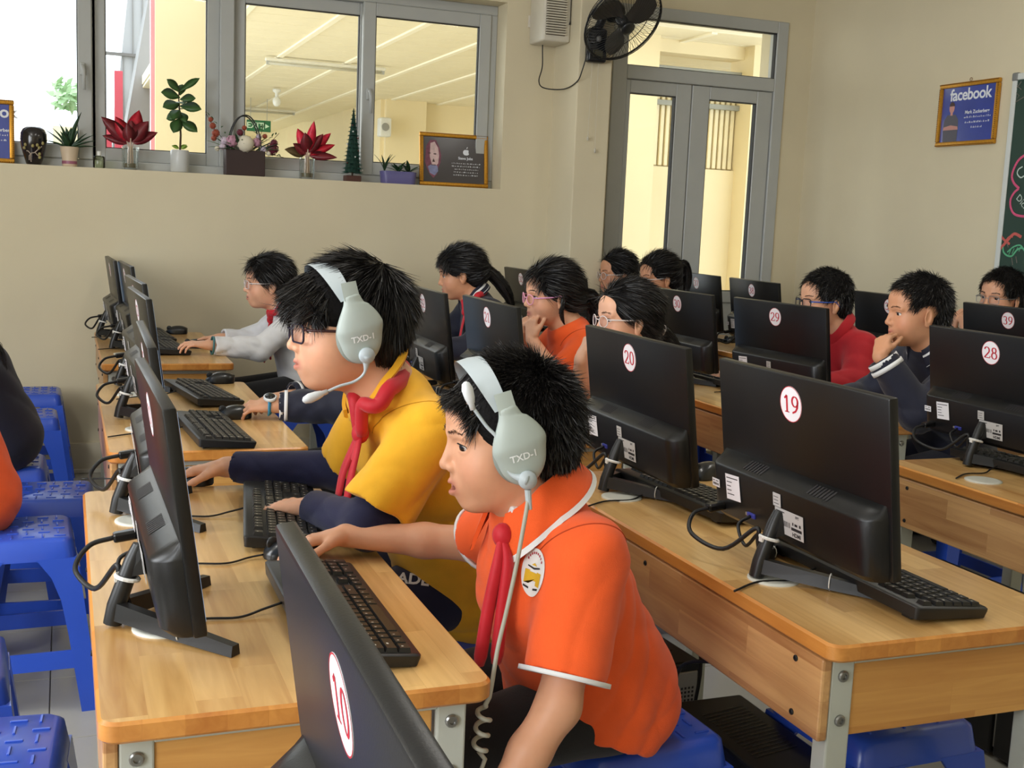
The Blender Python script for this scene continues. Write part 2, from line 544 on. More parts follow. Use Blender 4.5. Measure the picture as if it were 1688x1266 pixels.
# ---- door_1 (double, glazed, with a transom light)
door = struct(empty('door_1', (0, YB, 0)), 'grey double door with tall glass panes and a transom light')
bars('door_frame', [(DX0, 2.905, 0, DZ1), (3.857, DX1, 0, DZ1), (2.905, 3.857, 2.445, DZ1), (2.905, 3.857, 2.115, 2.188)], -.012, .07, door)
t = MB(); t.box(2.905, 3.857, .02, .024, 2.188, 2.445); t.build('transom_pane', GLASS, door)
g = MB()
for (a, c, d, e) in ((2.905, 2.909, 2.188, 2.445), (3.853, 3.857, 2.188, 2.445), (2.905, 3.857, 2.188, 2.192), (2.905, 3.857, 2.441, 2.445)): g.box(a, c, -.0, .03, d, e)
g.build('gasket', BLACK_RUB, door)
for (x0, x1, gx0, gx1) in ((2.907, 3.321, 2.924 + .01, 3.224), (3.327, 3.855, 3.44, 3.754)):
    lf = empty('leaf', (0, 0, 0)); lf.parent = door
    bars('stile', [(x0, gx0, .01, 2.112), (gx1, x1, .01, 2.112)], 0.0, .05, lf)
    bars('rail', [(gx0, gx1, 2.041, 2.112), (gx0, gx1, .884, .952), (gx0, gx1, .01, .12)], 0.0, .05, lf)
    pn = MB(); pn.rbox(gx0, gx1, .015, .035, .12, .884, .002, 1); pn.build('lower_panel', FRAME, lf)
    p = MB(); p.box(gx0, gx1, .022, .026, .952, 2.041); p.build('pane', GLASS, lf)
    g = MB(); i = .004
    for (a, c, d, e) in ((gx0, gx0 + i, .952, 2.041), (gx1 - i, gx1, .952, 2.041), (gx0, gx1, .952, .952 + i), (gx0, gx1, 2.041 - i, 2.041)): g.box(a, c, .006, .04, d, e)
    g.build('gasket', BLACK_RUB, lf)

# ---------------------------------------------------------------- outside: covered hall, parapet and annex
HALLW = M('hall_cream', (238, 221, 180), 0.8, var=0.03, vscale=1.2)
HALLC = M('hall_ceiling_strip', (240, 230, 202), 0.6, var=0.02)
HALLC2 = M('hall_ceiling_cover', (250, 243, 222), 0.5, var=0.0)
HALLF = M('hall_floor', (206, 196, 168), 0.35, var=0.05)
b = MB(); b.box(-.2, 9, 6.19, 26, -.12, 0)
struct(b.build('floor_hall', HALLF), 'pale floor of the covered hall outside')
b = MB(); b.box(.95, 9, 6.19, 26, 2.84, 2.95)
ch = struct(b.build('ceiling_hall', HALLC), 'cream strip ceiling of the covered hall outside')
s0 = None
for k in range(28):      # ceiling strips run across, cover rails run away
    m_ = MB()
    y0 = 8.0 + k * .42
    if s0 is None:
        m_.rbox(.96, 6.2, .005, .412, 2.80, 2.83, .004, 1); s0 = m_.build('ceiling_strip', HALLC, ch); s0.location.y = y0
    else:
        o = link('ceiling_strip', s0.data, ch); o.location.y = y0
for x in (1.28, 1.95, 2.62, 3.29, 3.96, 4.63):
    m_ = MB(); m_.box(x, x + .05, 8, 20, 2.785, 2.802); m_.build('cover_rail', HALLC2, ch)
b = MB(); b.box(3.85, 4.0, 15.0, 26, 0, 2.84); b.box(3.9, 4.44, 14.9, 15.3, 0, 2.84); b.box(4.44, 9, 15.1, 15.3, 0, 2.84); b.box(-.2, 9, 26, 26.2, 0, 2.84)
struct(b.build('wall_hall_far', HALLW), 'cream end wall of the hall outside')
b = MB(); b.box(.557, .945, 8.0, 8.4, 0, 2.84)
struct(b.build('wall_hall_pillar', HALLW), 'cream pillar of the hall outside the window')
b = MB(); b.box(4.2, 9, 8.55, 8.7, 0, 1.80); b.box(4.0, 4.38, 8.35, 8.7, 0, 2.84); b.box(5.24, 5.75, 8.35, 8.7, 0, 2.84); b.box(4.38, 5.24, 8.5, 8.7, 2.70, 2.84)
b.box(4.38, 9, 10.9, 11.1, 0, 3)
struct(b.build('wall_hall_parapet', HALLW), 'cream parapet and pillars of the hall beyond the door')
b = MB(); b.box(4.38, 5.24, 8.60, 8.62, 1.80, 2.55)
sp = tag(b.build('slat_screen', M('slat_back', (206, 190, 150), .7)), 'cream screen of upright slats above the parapet', 'screen')
for k in range(17):
    m_ = MB(); x = 4.385 + k * .0505
    if k == 0:
        m_.rbox(0, .034, 8.57, 8.60, 1.81, 2.54, .004, 1); s0 = m_.build('slat', M('slat', (238, 224, 186), .6), sp); s0.location.x = x
    else:
        o = link('slat', s0.data, sp); o.location.x = x
m_ = MB(); m_.rbox(4.38, 5.24, 8.52, 8.57, 2.29, 2.33, .004); m_.rbox(4.38, 5.24, 8.52, 8.57, 2.555, 2.60, .004)
m_.build('screen_rail', M('rail_grey', (150, 150, 140), .5), sp)
# hall lamps, sign, speaker
def hall_tube(x, y, L):
    o = empty('tube_lamp', (x, y, 2.78))
    m_ = MB(); m_.rbox(0, L, -.03, .03, -.03, .0, .006); m_.build('housing', M('lamp_white', (225, 222, 210), .5), o)
    m_ = MB(); m_.tube([(.03, -.0, -.05), (L - .03, 0, -.05)], .014, 8); m_.build('tube', M('lamp_tube', (190, 186, 170), .4), o, smooth=True)
    for xx in (.01, L - .04):
        m_ = MB(); m_.box(xx, xx + .03, -.012, .012, -.065, -.03); m_.build('holder', FRAME, o)
    return o
tag(hall_tube(1.84, 11.7, 1.2), 'long unlit tube lamp on the hall ceiling', 'lamp')
tag(hall_tube(2.3, 17.5, .9), 'short tube lamp far down the hall behind the exit sign', 'lamp')
o = empty('exit_sign', (2.31, 16.2, 2.36))
m_ = MB(); m_.rbox(0, .32, -.02, .02, 0, .15, .004); m_.build('sign_box', M('exit_green', (30, 108, 70), .4, var=0), o)
m_ = MB()
v, f = text_mesh('EXIT', .11, bold=.002)
m_.T = Matrix.Translation((.11, -.022, .075)) @ Matrix.Rotation(PI / 2, 4, 'X'); m_.add(v, f)
m_.T = Matrix.Identity(4)
m_.box(.215, .225, -.023, -.021, .03, .11); m_.prism([(0, 0), (.04, .03), (0, .06)], 0, .001) if False else None
m_.add([(.245, -.023, .045), (.245, -.023, .105), (.30, -.023, .075)], [(0, 1, 2)])
m_.build('sign_print', M('exit_pale', (206, 232, 210), .4, var=0), o)
for xx in (.05, .27):
    m_ = MB(); m_.tube([(xx, 0, .15), (xx, 0, .44)], .004, 6); m_.build('hanger', FRAME, o)
tag(o, 'green exit sign hanging from the hall ceiling', 'sign')
o = empty('ceiling_camera', (2.44, 14.6, 2.78))
m_ = MB(); m_.lathe([(.05, 0), (.05, -.03), (.02, -.05), (.02, -.12)], 12); m_.build('mount', M('cam_white', (225, 225, 220), .4), o, smooth=True)
m_ = MB(); m_.sphere((0, 0, -.15), (.05, .05, .06)); m_.build('dome', M('cam_white', (225, 225, 220), .4), o, smooth=True)
tag(o, 'small white camera under the hall ceiling', 'camera')
o = empty('wall_speaker', (3.87, 14.7, 2.42))
m_ = MB(); m_.rbox(-.12, .03, -.08, .08, -.12, .12, .02); m_.build('case', M('cam_white', (225, 225, 220), .4), o)
m_ = MB(); m_.lathe([(.05, 0), (.045, .01)], 14, (0, 0, 0)); 
m_.T = Matrix.Identity(4); ob = m_.build('cone', M('speaker_grey', (150, 150, 145), .6), o); ob.rotation_euler = (PI / 2, 0, 0); ob.location = (-.05, -.085, 0)
tag(o, 'white wall speaker on the hall pillar', 'speaker')
# annex building with standing seams and red posts
STEEL = M('annex_sheet', (176, 176, 176), 0.45, var=0.04, vscale=1.5)
STEEL2 = M('annex_sheet_grey', (142, 139, 136), 0.5, var=0.04, vscale=1.5)
RED = M('red_post', (188, 70, 84), .5, var=.04)
an = empty('annex_building', (0, 0, 0))
def slab(bm_, pts, y0, y1):
    n = len(pts)
    bm_.add([(x, y0, z) for x, z in pts] + [(x, y1, z) for x, z in pts], [tuple(range(n)), tuple(range(2 * n - 1, n - 1, -1))] + [(i, n + i, n + (i + 1) % n, (i + 1) % n) for i in range(n)])
m_ = MB(); slab(m_, [(.42, 0), (1.4, 0), (1.4, 7), (1.15, 7)], 17.5, 18.5); m_.build('gable_wall', STEEL, an)
m_ = MB(); slab(m_, [(.36, 0), (1.2, 0), (1.2, 4.9)], 16.0, 17.0); m_.build('wing_wall', STEEL2, an)
for k in range(7):
    m_ = MB(); x = .52 + .13 * k; m_.box(x, x + .012, 17.48, 17.5, .2, max(.5, min(7, (x - .42) / .73 * 7) - .05)); m_.build('seam', STEEL2, an)
m_ = MB(); m_.box(.3, 1.4, 17.44, 17.5, 3.35, 3.39); m_.build('cross_rail', M('rail_dark', (120, 116, 112), .5), an)
m_ = MB(); m_.rbox(.60, .70, 15.6, 15.7, 0, 2.95, .004); m_.build('post', RED, an)
m_ = MB(); m_.rbox(.49, .57, 15.7, 15.8, 0, 2.35, .004); m_.build('shutter', RED, an)
m_ = MB(); m_.box(.532, .557, 8.04, 8.12, 0, 2.84); pk = m_.build('downpipe', M('pink_pipe', (236, 150, 160), .4), None)
tag(pk, 'pink downpipe running up beside the hall pillar', 'pipe')
tag(an, 'pale sheet metal annex with red posts outside the window', 'building')
# ground and trees outside
b = MB(); b.box(-30, 40, 6.19, 60, -.35, -.13)
struct(b.build('ground_outside', M('ground_pale', (190, 190, 180), .9)), 'pale paved ground outside')
def bush(name, loc, r, h, label, n=420):
    o = empty(name, loc)
    m_ = MB(); m_.tube([(0, 0, -.1), (.05, 0, h * .5), (0, .05, h * .8)], [.09, .07, .03], 7); m_.build('trunk', M('bark', (110, 95, 78), .9), o)
    m_ = MB(); rnd = random.Random(name + str(loc))
    for k in range(n):
        a, c, q = rnd.uniform(0, 2 * PI), rnd.uniform(-1, 1), rnd.random() ** .4
        p = Vector((math.cos(a) * math.sqrt(1 - c * c) * r * q, math.sin(a) * math.sqrt(1 - c * c) * r * q, h + c * r * .8 * q))
        d = Vector((rnd.uniform(-1, 1), rnd.uniform(-1, 1), rnd.uniform(-.4, 1))).normalized(); e = d.orthogonal().normalized()
        s = rnd.uniform(.06, .12)
        m_.add([p - d * s, p + e * s * .45, p + d * s, p - e * s * .45], [(0, 1, 2, 3)])
    f_ = m_.build('foliage', M('tree_leaf', (176, 206, 158), .6), o); f_['kind'] = 'stuff'
    return tag(o, label, 'tree')
bush('leafy_tree', (-.62, 21, 0), .55, 1.75, 'round bright green tree outside the window behind the dark vase')
bush('slender_tree', (.10, 19, 0), .30, 2.9, 'slender pale tree outside the window beside the window handle', 150)
# ---------------------------------------------------------------- desks
W_TOP = wood('rubberwood_top', (232, 190, 124), (180, 128, 68), 0.28, 'Y', bw=.46, bh=.058, coat=.35)
W_SIDE = wood('rubberwood_panel', (214, 168, 112), (158, 106, 62), 0.35, 'Z', bw=.5, bh=.05, coat=.2)
W_END = wood('rubberwood_end', (226, 172, 96), (188, 126, 58), 0.33, 'X', bw=.4, bh=.055, coat=.25)
W_EDGE = wood('rubberwood_edge', (214, 148, 72), (178, 108, 44), 0.33, 'Y', bw=.3, bh=.05, coat=.25)
STEELG = M('powder_grey_steel', (188, 192, 184), 0.45, var=0.02)
BOLT = M('bolt_steel', (150, 150, 148), 0.3, metal=.9, var=0)
DZ = 0.70
DD, DL = 0.50, 1.20
def bolt_mesh():
    b = MB()
    b.lathe([(.0095, 0), (.0095, .003), (.0075, .005), (.0045, .005), (.004, .002)], 12)
    return b
def make_desk():
    d = empty('computer_desk')
    b = MB(); th = .028
    o1 = rrect(0, DD, 0, DL, .024, 5); e = .004
    o0 = rrect(e, DD - e, e, DL - e, .021, 5); n = len(o1)
    vs = [(x, y, DZ - th) for x, y in o0] + [(x, y, DZ - th + e) for x, y in o1] + [(x, y, DZ - e) for x, y in o1] + [(x, y, DZ) for x, y in o0]
    fs = [tuple(range(n - 1, -1, -1)), tuple(range(3 * n, 4 * n))]
    for k in range(3):
        fs += [(k * n + i, k * n + (i + 1) % n, (k + 1) * n + (i + 1) % n, (k + 1) * n + i) for i in range(n)]
    b.add(vs, fs[:2]); b.cur = 1; b.v = b.v[:-len(vs)]; q0 = len(b.v); b.v += [tuple(p) for p in vs]
    b.f += [tuple(fs_) for fs_ in fs[2:]]; b.mi += [1] * (len(fs) - 2)
    b.build('tabletop', [W_TOP, W_EDGE], d, angle=40)
    b = MB(); b.rbox(.006, .024, .03, DL - .03, .535, .668, .004); b.build('modesty_panel', W_SIDE, d)
    for y0, y1 in ((.036, .054), (DL - .054, DL - .036)):
        b = MB(); b.rbox(.066, DD - .075, y0, y1, .537, .655, .003); b.build('end_panel', W_END, d)
        b = MB(); b.rbox(.066, DD - .07, y0 - .004, y1, .656, .672, .001, 1); b.build('frame_rail', STEELG, d)
    for x0 in (.0245, DD - .07):
        for y0 in (.032, DL - .068):
            b = MB(); b.rbox(x0, x0 + .042, y0, y0 + .036, .0, .672, .003); lg = b.build('leg', STEELG, d)
            sgn = -1 if y0 < .5 else 1
            for z in (.638, .566):
                bo = bolt_mesh().build('bolt', BOLT, lg, angle=40)
                bo.rotation_euler = (-sgn * PI / 2, 0, 0); bo.location = (x0 + .021, y0 if sgn < 0 else y0 + .036, z)
    b = MB(); b.rbox(DD - .068, DD - .03, .068, DL - .068, .64, .672, .002); b.build('frame_rail', STEELG, d)
    for y in (.1, .62, 1.1):
        for z in (.645, .556):
            bo = bolt_mesh().build('screw', BLACK_RUB, d, angle=40); bo.scale = (.55, .55, .55)
            bo.rotation_euler = (0, -PI / 2, 0); bo.location = (.006, y, z)
    for y in (.315, .93):
        b = MB(); b.lathe([(.046, 0), (.046, .0025), (.038, .0035), (.030, .0025), (.022, .003), (.0, .003)], 24, cap=False)
        g = b.build('grommet', M('grommet_grey', (206, 206, 196), .4, var=0), d, smooth=True); g.location = (.10, y, DZ)
    return d
desk0 = make_desk()
DESKS = {}
def place_desk(key, x, y, rz, label):
    o = desk0 if not DESKS else dup(desk0)
    o.location = (x, y, 0); o.rotation_euler.z = math.radians(rz)
    tag(o, label, 'desk', 'wooden two-seat computer desks')
    DESKS[key] = o
place_desk('A1', .030, 1.375, 0.0, 'wooden desk with grey legs where the boys in yellow and orange sit')
place_desk('A2', .094, 2.965, 0, 'wooden desk behind the boy in yellow, with the blue watch wearer at it')
place_desk('A3', .127, 4.665, 0, 'wooden desk against the wall where the girl in white types')
place_desk('A0', .085, -.13, 0, 'wooden desk carrying the monitor numbered ten')
place_desk('B1', 1.065, 1.365, -.4, 'wooden desk carrying the monitors numbered nineteen and twenty')
place_desk('B2', 1.10, 2.96, 0, 'wooden desk carrying the monitors numbered twenty-one and twenty-two')
place_desk('B3', 1.14, 4.665, 0, 'wooden desk by the wall where the girl with the orange hair tie sits')
place_desk('C1', 2.09, 1.345, -.3, 'wooden desk carrying the monitor numbered twenty-eight')
place_desk('C2', 2.115, 3.0, 0, 'wooden desk carrying the monitors numbered twenty-nine and thirty')
place_desk('C3', 1.968, 4.665, 0, 'wooden desk beside the pillar where two girls with glasses sit')
place_desk('D2', 3.13, 3.0, 0, 'wooden desk carrying the monitor numbered thirty-nine')
place_desk('D3', 3.12, 4.665, 0, 'wooden desk in front of the glazed door')

# ---------------------------------------------------------------- monitors
BLK = M('black_matte_plastic', (19, 19, 20), 0.34, var=0.05, vscale=30, bump=.05, bscale=500)
BLK_G = M('black_gloss_plastic', (22, 22, 23), 0.25, var=0.0)
BLK_S = M('black_satin_plastic', (30, 31, 32), 0.36, var=0.0)
PAPER = M('sticker_white', (232, 230, 234), 0.5, var=0.03)
PAPER_G = M('sticker_grey', (190, 188, 186), 0.5, var=0.04)
RED_INK = M('red_ink', (186, 34, 52), 0.5, var=0)
BLK_INK = M('black_ink', (40, 38, 40), 0.6, var=0)
TIE = M('cable_tie_white', (226, 226, 222), .4, var=0)
CABLE = M('black_cable', (24, 24, 25), .45, var=0)
SCREEN = M('lit_screen', (150, 180, 215), .25, var=.25, vscale=14, emit=.45)
VGA = M('vga_blue', (52, 58, 140), .4, var=0)
GOLDC = M('port_metal', (170, 168, 160), .35, metal=.8, var=0)

MW, MH = .505, .302
TILT = math.radians(7.6)
PT = Matrix.Translation((.100, 0, .064)) @ Matrix.Rotation(-TILT, 4, 'Y')
BACK = Matrix(((0, 0, -1, 0), (-1, 0, 0, 0), (0, 1, 0, 0), (0, 0, 0, 1)))   # flat xy art -> facing -X, read from behind

def art(T, depth_x, y, v):
    return T @ Matrix.Translation((depth_x, y, v)) @ BACK

def make_monitor():
    o = empty('monitor')
    b = MB(); b.T = PT
    b.rbox(-.014, .004, -MW / 2, MW / 2, 0, MH, .0035, 2); sh = b.build('back_shell', BLK, o, angle=40)
    b = MB(); b.T = PT; b.box(.0042, .0048, -MW / 2 + .007, MW / 2 - .007, .018, MH - .008); b.build('screen', SCREEN, o)
    # lower housing with rounded ends and a sloping vented ledge
    def plan(d, inset=0):
        r = .034
        y0, y1 = -.246 + inset, .243 - inset
        pts = [(-.0135, y0)]
        for k in range(7): a = PI / 2 * k / 6; pts.append((-d + (d - .0135) * (1 - math.sin(a)) if False else -.0135 - (d - .0135) * math.sin(a), y0 + r * (1 - math.cos(a))))
        for k in range(7): a = PI / 2 * (1 - k / 6); pts.append((-.0135 - (d - .0135) * math.sin(a), y1 - r * (1 - math.cos(a))))
        pts.append((-.0135, y1))
        return pts
    rings = [(.0, .040, .004), (.012, .052, 0), (.104, .054, 0), (.109, .051, .001), (.126, .0145, .004)]
    b = MB(); b.T = PT; vs = []; fs = []
    for v, d, ins in rings: vs += [(x, y, v) for x, y in plan(d, ins)]
    n = len(plan(.05))
    for k in range(len(rings) - 1):
        fs += [(k * n + i, k * n + i + 1, (k + 1) * n + i + 1, (k + 1) * n + i) for i in range(n - 1)]
    fs.append(tuple(range(n))); fs.append(tuple((len(rings) - 1) * n + i for i in range(n)))
    b.add(vs, fs); hs = b.build('housing', BLK, o, angle=35)
    for yc in (-.10, .10):        # vent slots on the ledge
        b = MB(); b.T = PT
        for k in range(7):
            y = yc - .027 + k * .009
            b.add([(-.0452, y, .1127), (-.0452, y + .005, .1127), (-.0222, y + .005, .1233), (-.0222, y, .1233)], [(0, 1, 2, 3)])
        vt = b.build('vent', BLK_INK, hs); vt['kind'] = 'stuff'
    # neck, gusset and feet
    b = MB(); b.tube([(-.001, 0, .004), (.004, 0, .03), (.028, 0, .098), (.037, 0, .120)], [.0135, .0135, .0125, .010], 12); b.build('neck', BLK_S, o, angle=50)
    b = MB(); b.add([(.018, -.010, .075), (.018, .010, .075), (.070, -.022, .085), (.070, .022, .085), (.048, -.012, .150), (.048, .012, .150), (.078, -.022, .158), (.078, .022, .158)],
          [(0, 1, 3, 2), (4, 6, 7, 5), (0, 2, 6, 4), (1, 5, 7, 3), (0, 4, 5, 1), (2, 3, 7, 6)]); b.build('bracket', BLK_S, o)
    for s in (-1, 1):
        b = MB(); e = Vector((.152, s * .162, .011)); a = Vector((.006, s * .004, .034))
        d = (e - a); d.z = 0; d.normalize(); w = Vector((-d.y, d.x, 0))
        vs = []
        for p, hw, h0, h1 in ((a, .0105, .012, .038), (a.lerp(e, .5), .0110, .005, .027), (e, .0095, .0, .0155)):
            for sg in (-1, 1):
                vs += [(p.x + w.x * hw * sg, p.y + w.y * hw * sg, h0), (p.x + w.x * hw * sg * .72, p.y + w.y * hw * sg * .72, h1)]
        fs = []
        for k in range(2):
            q = k * 4; fs += [(q, q + 1, q + 5, q + 4), (q + 2, q + 6, q + 7, q + 3), (q + 1, q + 3, q + 7, q + 5), (q, q + 4, q + 6, q + 2)]
        fs += [(0, 2, 3, 1), (8, 9, 11, 10)]
        b.add(vs, fs); lg = b.build('foot', BLK_S, o)
        b = MB(); c = a.lerp(e, .56)
        b.tube([(c.x + w.x * .0125 * math.cos(t), c.y + w.y * .0125 * math.cos(t), .0155 + .0145 * math.sin(t)) for t in [2 * PI * k / 14 for k in range(15)]], .0011, 5, cap=False); b.build('wire_tie', TIE, lg)
    b = MB(); b.tube([(.020 + .016 * math.cos(t), .016 * math.sin(t), .072 - .004 * math.cos(t)) for t in [2 * PI * k / 16 for k in range(17)]], .0032, 6, cap=False); b.box(.002, .008, -.005, .005, .067, .077); b.build('cable_tie', TIE, o)
    # ports and plug
    b = MB(); b.T = PT; b.rbox(-.0555, -.050, .082, .108, .026, .036, .002); pl = b.build('video_port', VGA, o)
    b = MB(); b.T = PT; b.rbox(-.0548, -.050, .108, .114, .028, .034, .001); b.build('port_screw', GOLDC, pl)
    b = MB(); b.T = PT; b.rbox(-.088, -.050, .186, .206, .018, .034, .004); b.build('power_plug', BLK_G, o)
    P = lambda x, y, v: PT @ Vector((x, y, v))
    b = MB(); b.tube(spline([P(-.085, .196, .026), P(-.125, .188, .022), P(-.15, .15, -.0), P(-.125, .08, -.015), (.006, .022, .085), (.010, .018, .06), (.018, .012, .02), (.04, .01, .005)], 7), .0042, 7); b.build('power_cable', CABLE, o, smooth=True)
    b = MB(); b.tube(spline([P(-.056, .095, .03), P(-.085, .09, .02), P(-.09, .06, -.01), (.012, .02, .075), (.02, .014, .04), (.035, -.012, .006)], 7), .0033, 7); b.build('video_cable', CABLE, o, smooth=True)
    # stickers
    S = -.0552
    def sticker(y0, y1, v0, v1, base=PAPER, bars=(), txt=None, rot=0):
        b = MB(); b.T = art(PT, S + .0, (y0 + y1) / 2, (v0 + v1) / 2) @ Matrix.Rotation(rot, 4, 'Z')
        w, h = (y1 - y0) / 2, (v1 - v0) / 2
        b.prism([(-w, -h), (w, -h), (w, h), (-w, h)], 0, .0006)
        b.cur = 1
        for (ax, bx, ay, by) in bars:
            b.add([(-w + ax * 2 * w, -h + ay * 2 * h, .0008), (-w + bx * 2 * w, -h + ay * 2 * h, .0008), (-w + bx * 2 * w, -h + by * 2 * h, .0008), (-w + ax * 2 * w, -h + by * 2 * h, .0008)], [(0, 1, 2, 3)])
        if txt:
            for s_, tx, ty, sz, bd in txt:
                v, f = text_mesh(s_, sz, bold=bd); b.add([(x - w + tx * 2 * w, y - h + ty * 2 * h, .0008) for x, y, z in v], f)
        return b.build('label_sticker', [base, BLK_INK], o)
    rnd = random.Random(3)
    code = [(.1 + k * .04, .1 + k * .04 + rnd.choice((.012, .02, .028)), .22, .5) for k in range(20)]
    sticker(.200, .226, .060, .076, PAPER, code + [(.1, .35, .7, .8), (.5, .85, .7, .8)])
    lines = [(.08, .9, .84, .88)] + [(.08, .08 + q, y, y + .035) for q, y in ((.38, .68), (.3, .52), (.32, .36), (.5, .2))]
    sticker(.128, .176, .047, .096, PAPER, lines, rot=.06)
    sticker(-.006, -.033 + .05, .072, .096, PAPER_G, [(.1, .8, .2, .25), (.1, .7, .45, .5), (.1, .75, .7, .75)])
    sp = [(.05 + k * .03, .05 + k * .03 + rnd.choice((.008, .016, .02)), .34, .56) for k in range(17)] + [(.04, .35, .86, .9), (.04, .22, .78, .81), (.04, .3, .70, .73), (.62, .66, .5, .62), (.7, .8, .5, .6), (.86, .92, .5, .62), (.58, .95, .3, .42)]
    sticker(-.072, .012, .026, .071, PAPER_G, sp, [('HDMI', .76, .13, .010, .0004), ('FPT', .8, .86, .007, .0002)])
    return o
mon0 = make_monitor()
MON_USED = [False]
MONS = {}
def place_monitor(key, x, y, rz, num, label, dz=0):
    """x, y: where the panel's top edge centre stands"""
    o = mon0 if not MON_USED[0] else dup(mon0)
    MON_USED[0] = True
    r = math.radians(rz)
    offx = .100 - math.sin(TILT) * MH
    o.location = (x - offx * math.cos(r), y - offx * math.sin(r), DZ + .0005 + dz)
    o.rotation_euler.z = r
    tag(o, label, 'monitor', 'black monitors seen from behind')
    MONS[key] = (o, num)
place_monitor('A0', .163, .655, -1.15, '10', 'black monitor numbered ten, its top edge slanting across the boy in orange')
place_monitor('A1', .120, 1.715, .6, '11', 'black monitor facing the boy in orange, vents on its back')
place_monitor('A1b', .150, 2.36, -1, '12', 'black monitor facing the boy in yellow')
place_monitor('A2', .200, 3.46, 2.5, '13', 'black monitor on the desk of the child with a blue watch')
place_monitor('A2b', .224, 4.09, 3.2, '14', 'black monitor beside the free keyboard and mouse on the second desk')
place_monitor('A3', .243, 5.16, 3.0, '15', 'black monitor facing the girl in white')
place_monitor('A3b', .200, 5.62, 2.0, '16', 'black monitor standing closest to the window wall beyond the girl in white')
place_monitor('B19', 1.199, 1.69, .1, '19', 'black monitor with a round sticker numbered nineteen')
place_monitor('B20', 1.213, 2.35, -.2, '20', 'black monitor with a round sticker numbered twenty')
place_monitor('B21', 1.228, 3.36, -.7, '21', 'black monitor with a round sticker numbered twenty-one')
place_monitor('B22', 1.178, 3.89, -1.1, '22', 'black monitor with a round sticker numbered twenty-two')
place_monitor('B23', 1.27, 5.03, 0, '23', 'black monitor facing the girl with the orange hair tie')
place_monitor('B24', 1.29, 5.61, 0, '24', 'black monitor by the wall behind the head of the boy in yellow')
place_monitor('C28', 2.345, 2.43, .5, '28', 'black monitor with a round sticker numbered twenty-eight')
place_monitor('C29', 2.365, 3.49, 5.5, '29', 'black monitor with a round sticker numbered twenty-nine')
place_monitor('C30', 2.285, 4.06, .7, '30', 'black monitor with a round sticker numbered thirty')
place_monitor('C31', 2.225, 5.08, 0, '31', 'black monitor half hidden by the girl with pink glasses')
place_monitor('C32', 2.225, 5.62, 0, '32', 'black monitor numbered thirty-two beside the pillar')
place_monitor('D39', 3.39, 3.45, .5, '39', 'black monitor with a round sticker numbered thirty-nine')
place_monitor('D35', 3.345, 4.09, 0, '35', 'black monitor numbered thirty-five behind the boy in the striped jacket')
place_monitor('D38', 3.262, 5.05, -4, '38', 'black monitor numbered thirty-eight in front of the door')
place_monitor('D37', 3.28, 5.64, -3, '37', 'black monitor numbered thirty-seven in front of the door')
for key, (o, num) in MONS.items():
    b = MB(); b.T = art(PT, -.0141, .012, .250)
    b.cur = 0; b.prism(ell(0, 0, .0325, .0325, 32), 0, .0005)
    b.cur = 1
    rr = []
    for k in range(33):
        a = 2 * PI * k / 32; rr += [(.0325 * math.cos(a), .0325 * math.sin(a), .0007), (.0312 * math.cos(a), .0312 * math.sin(a), .0007)]
    b.add(rr, [(2 * k, 2 * k + 1, 2 * k + 3, 2 * k + 2) for k in range(32)])
    v, f = number_strokes(num, .031, wide=.17, thin=.06)
    b.add([(x, y, .0008) for x, y, z in v], f)
    b.build('number_sticker', [PAPER, RED_INK], o)

# ---------------------------------------------------------------- keyboards
KU = .019
def key_layout():
    rows = []
    def run(r, x, ws):
        for w in ws:
            if w > 0: rows.append((r, x, w, 1))
            x += abs(w)
    run(0, 0, [1, -1, 1, 1, 1, 1, -.5, 1, 1, 1, 1, -.5, 1, 1, 1, 1, -.25, 1, 1, 1])
    run(1, 0, [1] * 13 + [2, -.25, 1, 1, 1, -.25, 1, 1, 1, 1])
    run(2, 0, [1.5] + [1] * 12 + [1.5, -.25, 1, 1, 1, -.25, 1, 1, 1])
    run(3, 0, [1.75] + [1] * 11 + [2.25, -.25 - 3 - .25, 1, 1, 1])
    run(4, 0, [2.25] + [1] * 10 + [2.75, -.25 - 1, 1, -1 - .25, 1, 1, 1])
    run(5, 0, [1.25, 1.25, 1.25, 6.25, 1.25, 1.25, 1.25, 1.25, -.25, 1, 1, 1, -.25, 2, 1])
    rows.append((2, 21.5, 1, 2)); rows.append((4, 21.5, 1, 2))
    return rows
KEYS = key_layout()
KB_L, KB_D = 22.5 * KU + .014, .148
KEYM = M('key_black', (30, 29, 28), .38, var=0)
KB_BODY = M('keyboard_black', (30, 30, 30), .4, var=.0)
LEGEND = M('key_legend', (206, 200, 190), .6, var=0)
KSL = math.radians(5.2)
KT = Matrix.Translation((0, 0, .0174)) @ Matrix.Rotation(KSL, 4, 'Y')    # back (-X) edge raised
def key_pos(r, x, w, h):
    u = -KB_L / 2 + .007 + (x + w / 2) * KU
    rx = -KB_D / 2 + .026 + (r + (h - 1) / 2) * KU * .98 + (.006 if r > 0 else 0)
    return rx, u
def key_shape(w, h=1):
    b = MB(); a, c = KU * h / 2 - .0009, KU * w / 2 - .0009; k = .0022
    b.add([(-a, -c, 0), (a, -c, 0), (a, c, 0), (-a, c, 0), (-a + k, -c + k, .0062), (a - k * .6, -c + k, .0062), (a - k * .6, c - k, .0062), (-a + k, c - k, .0062)],
          [(0, 3, 2, 1), (4, 5, 6, 7), (0, 1, 5, 4), (1, 2, 6, 5), (2, 3, 7, 6), (3, 0, 4, 7)])
    return b
KEYMESH = {}
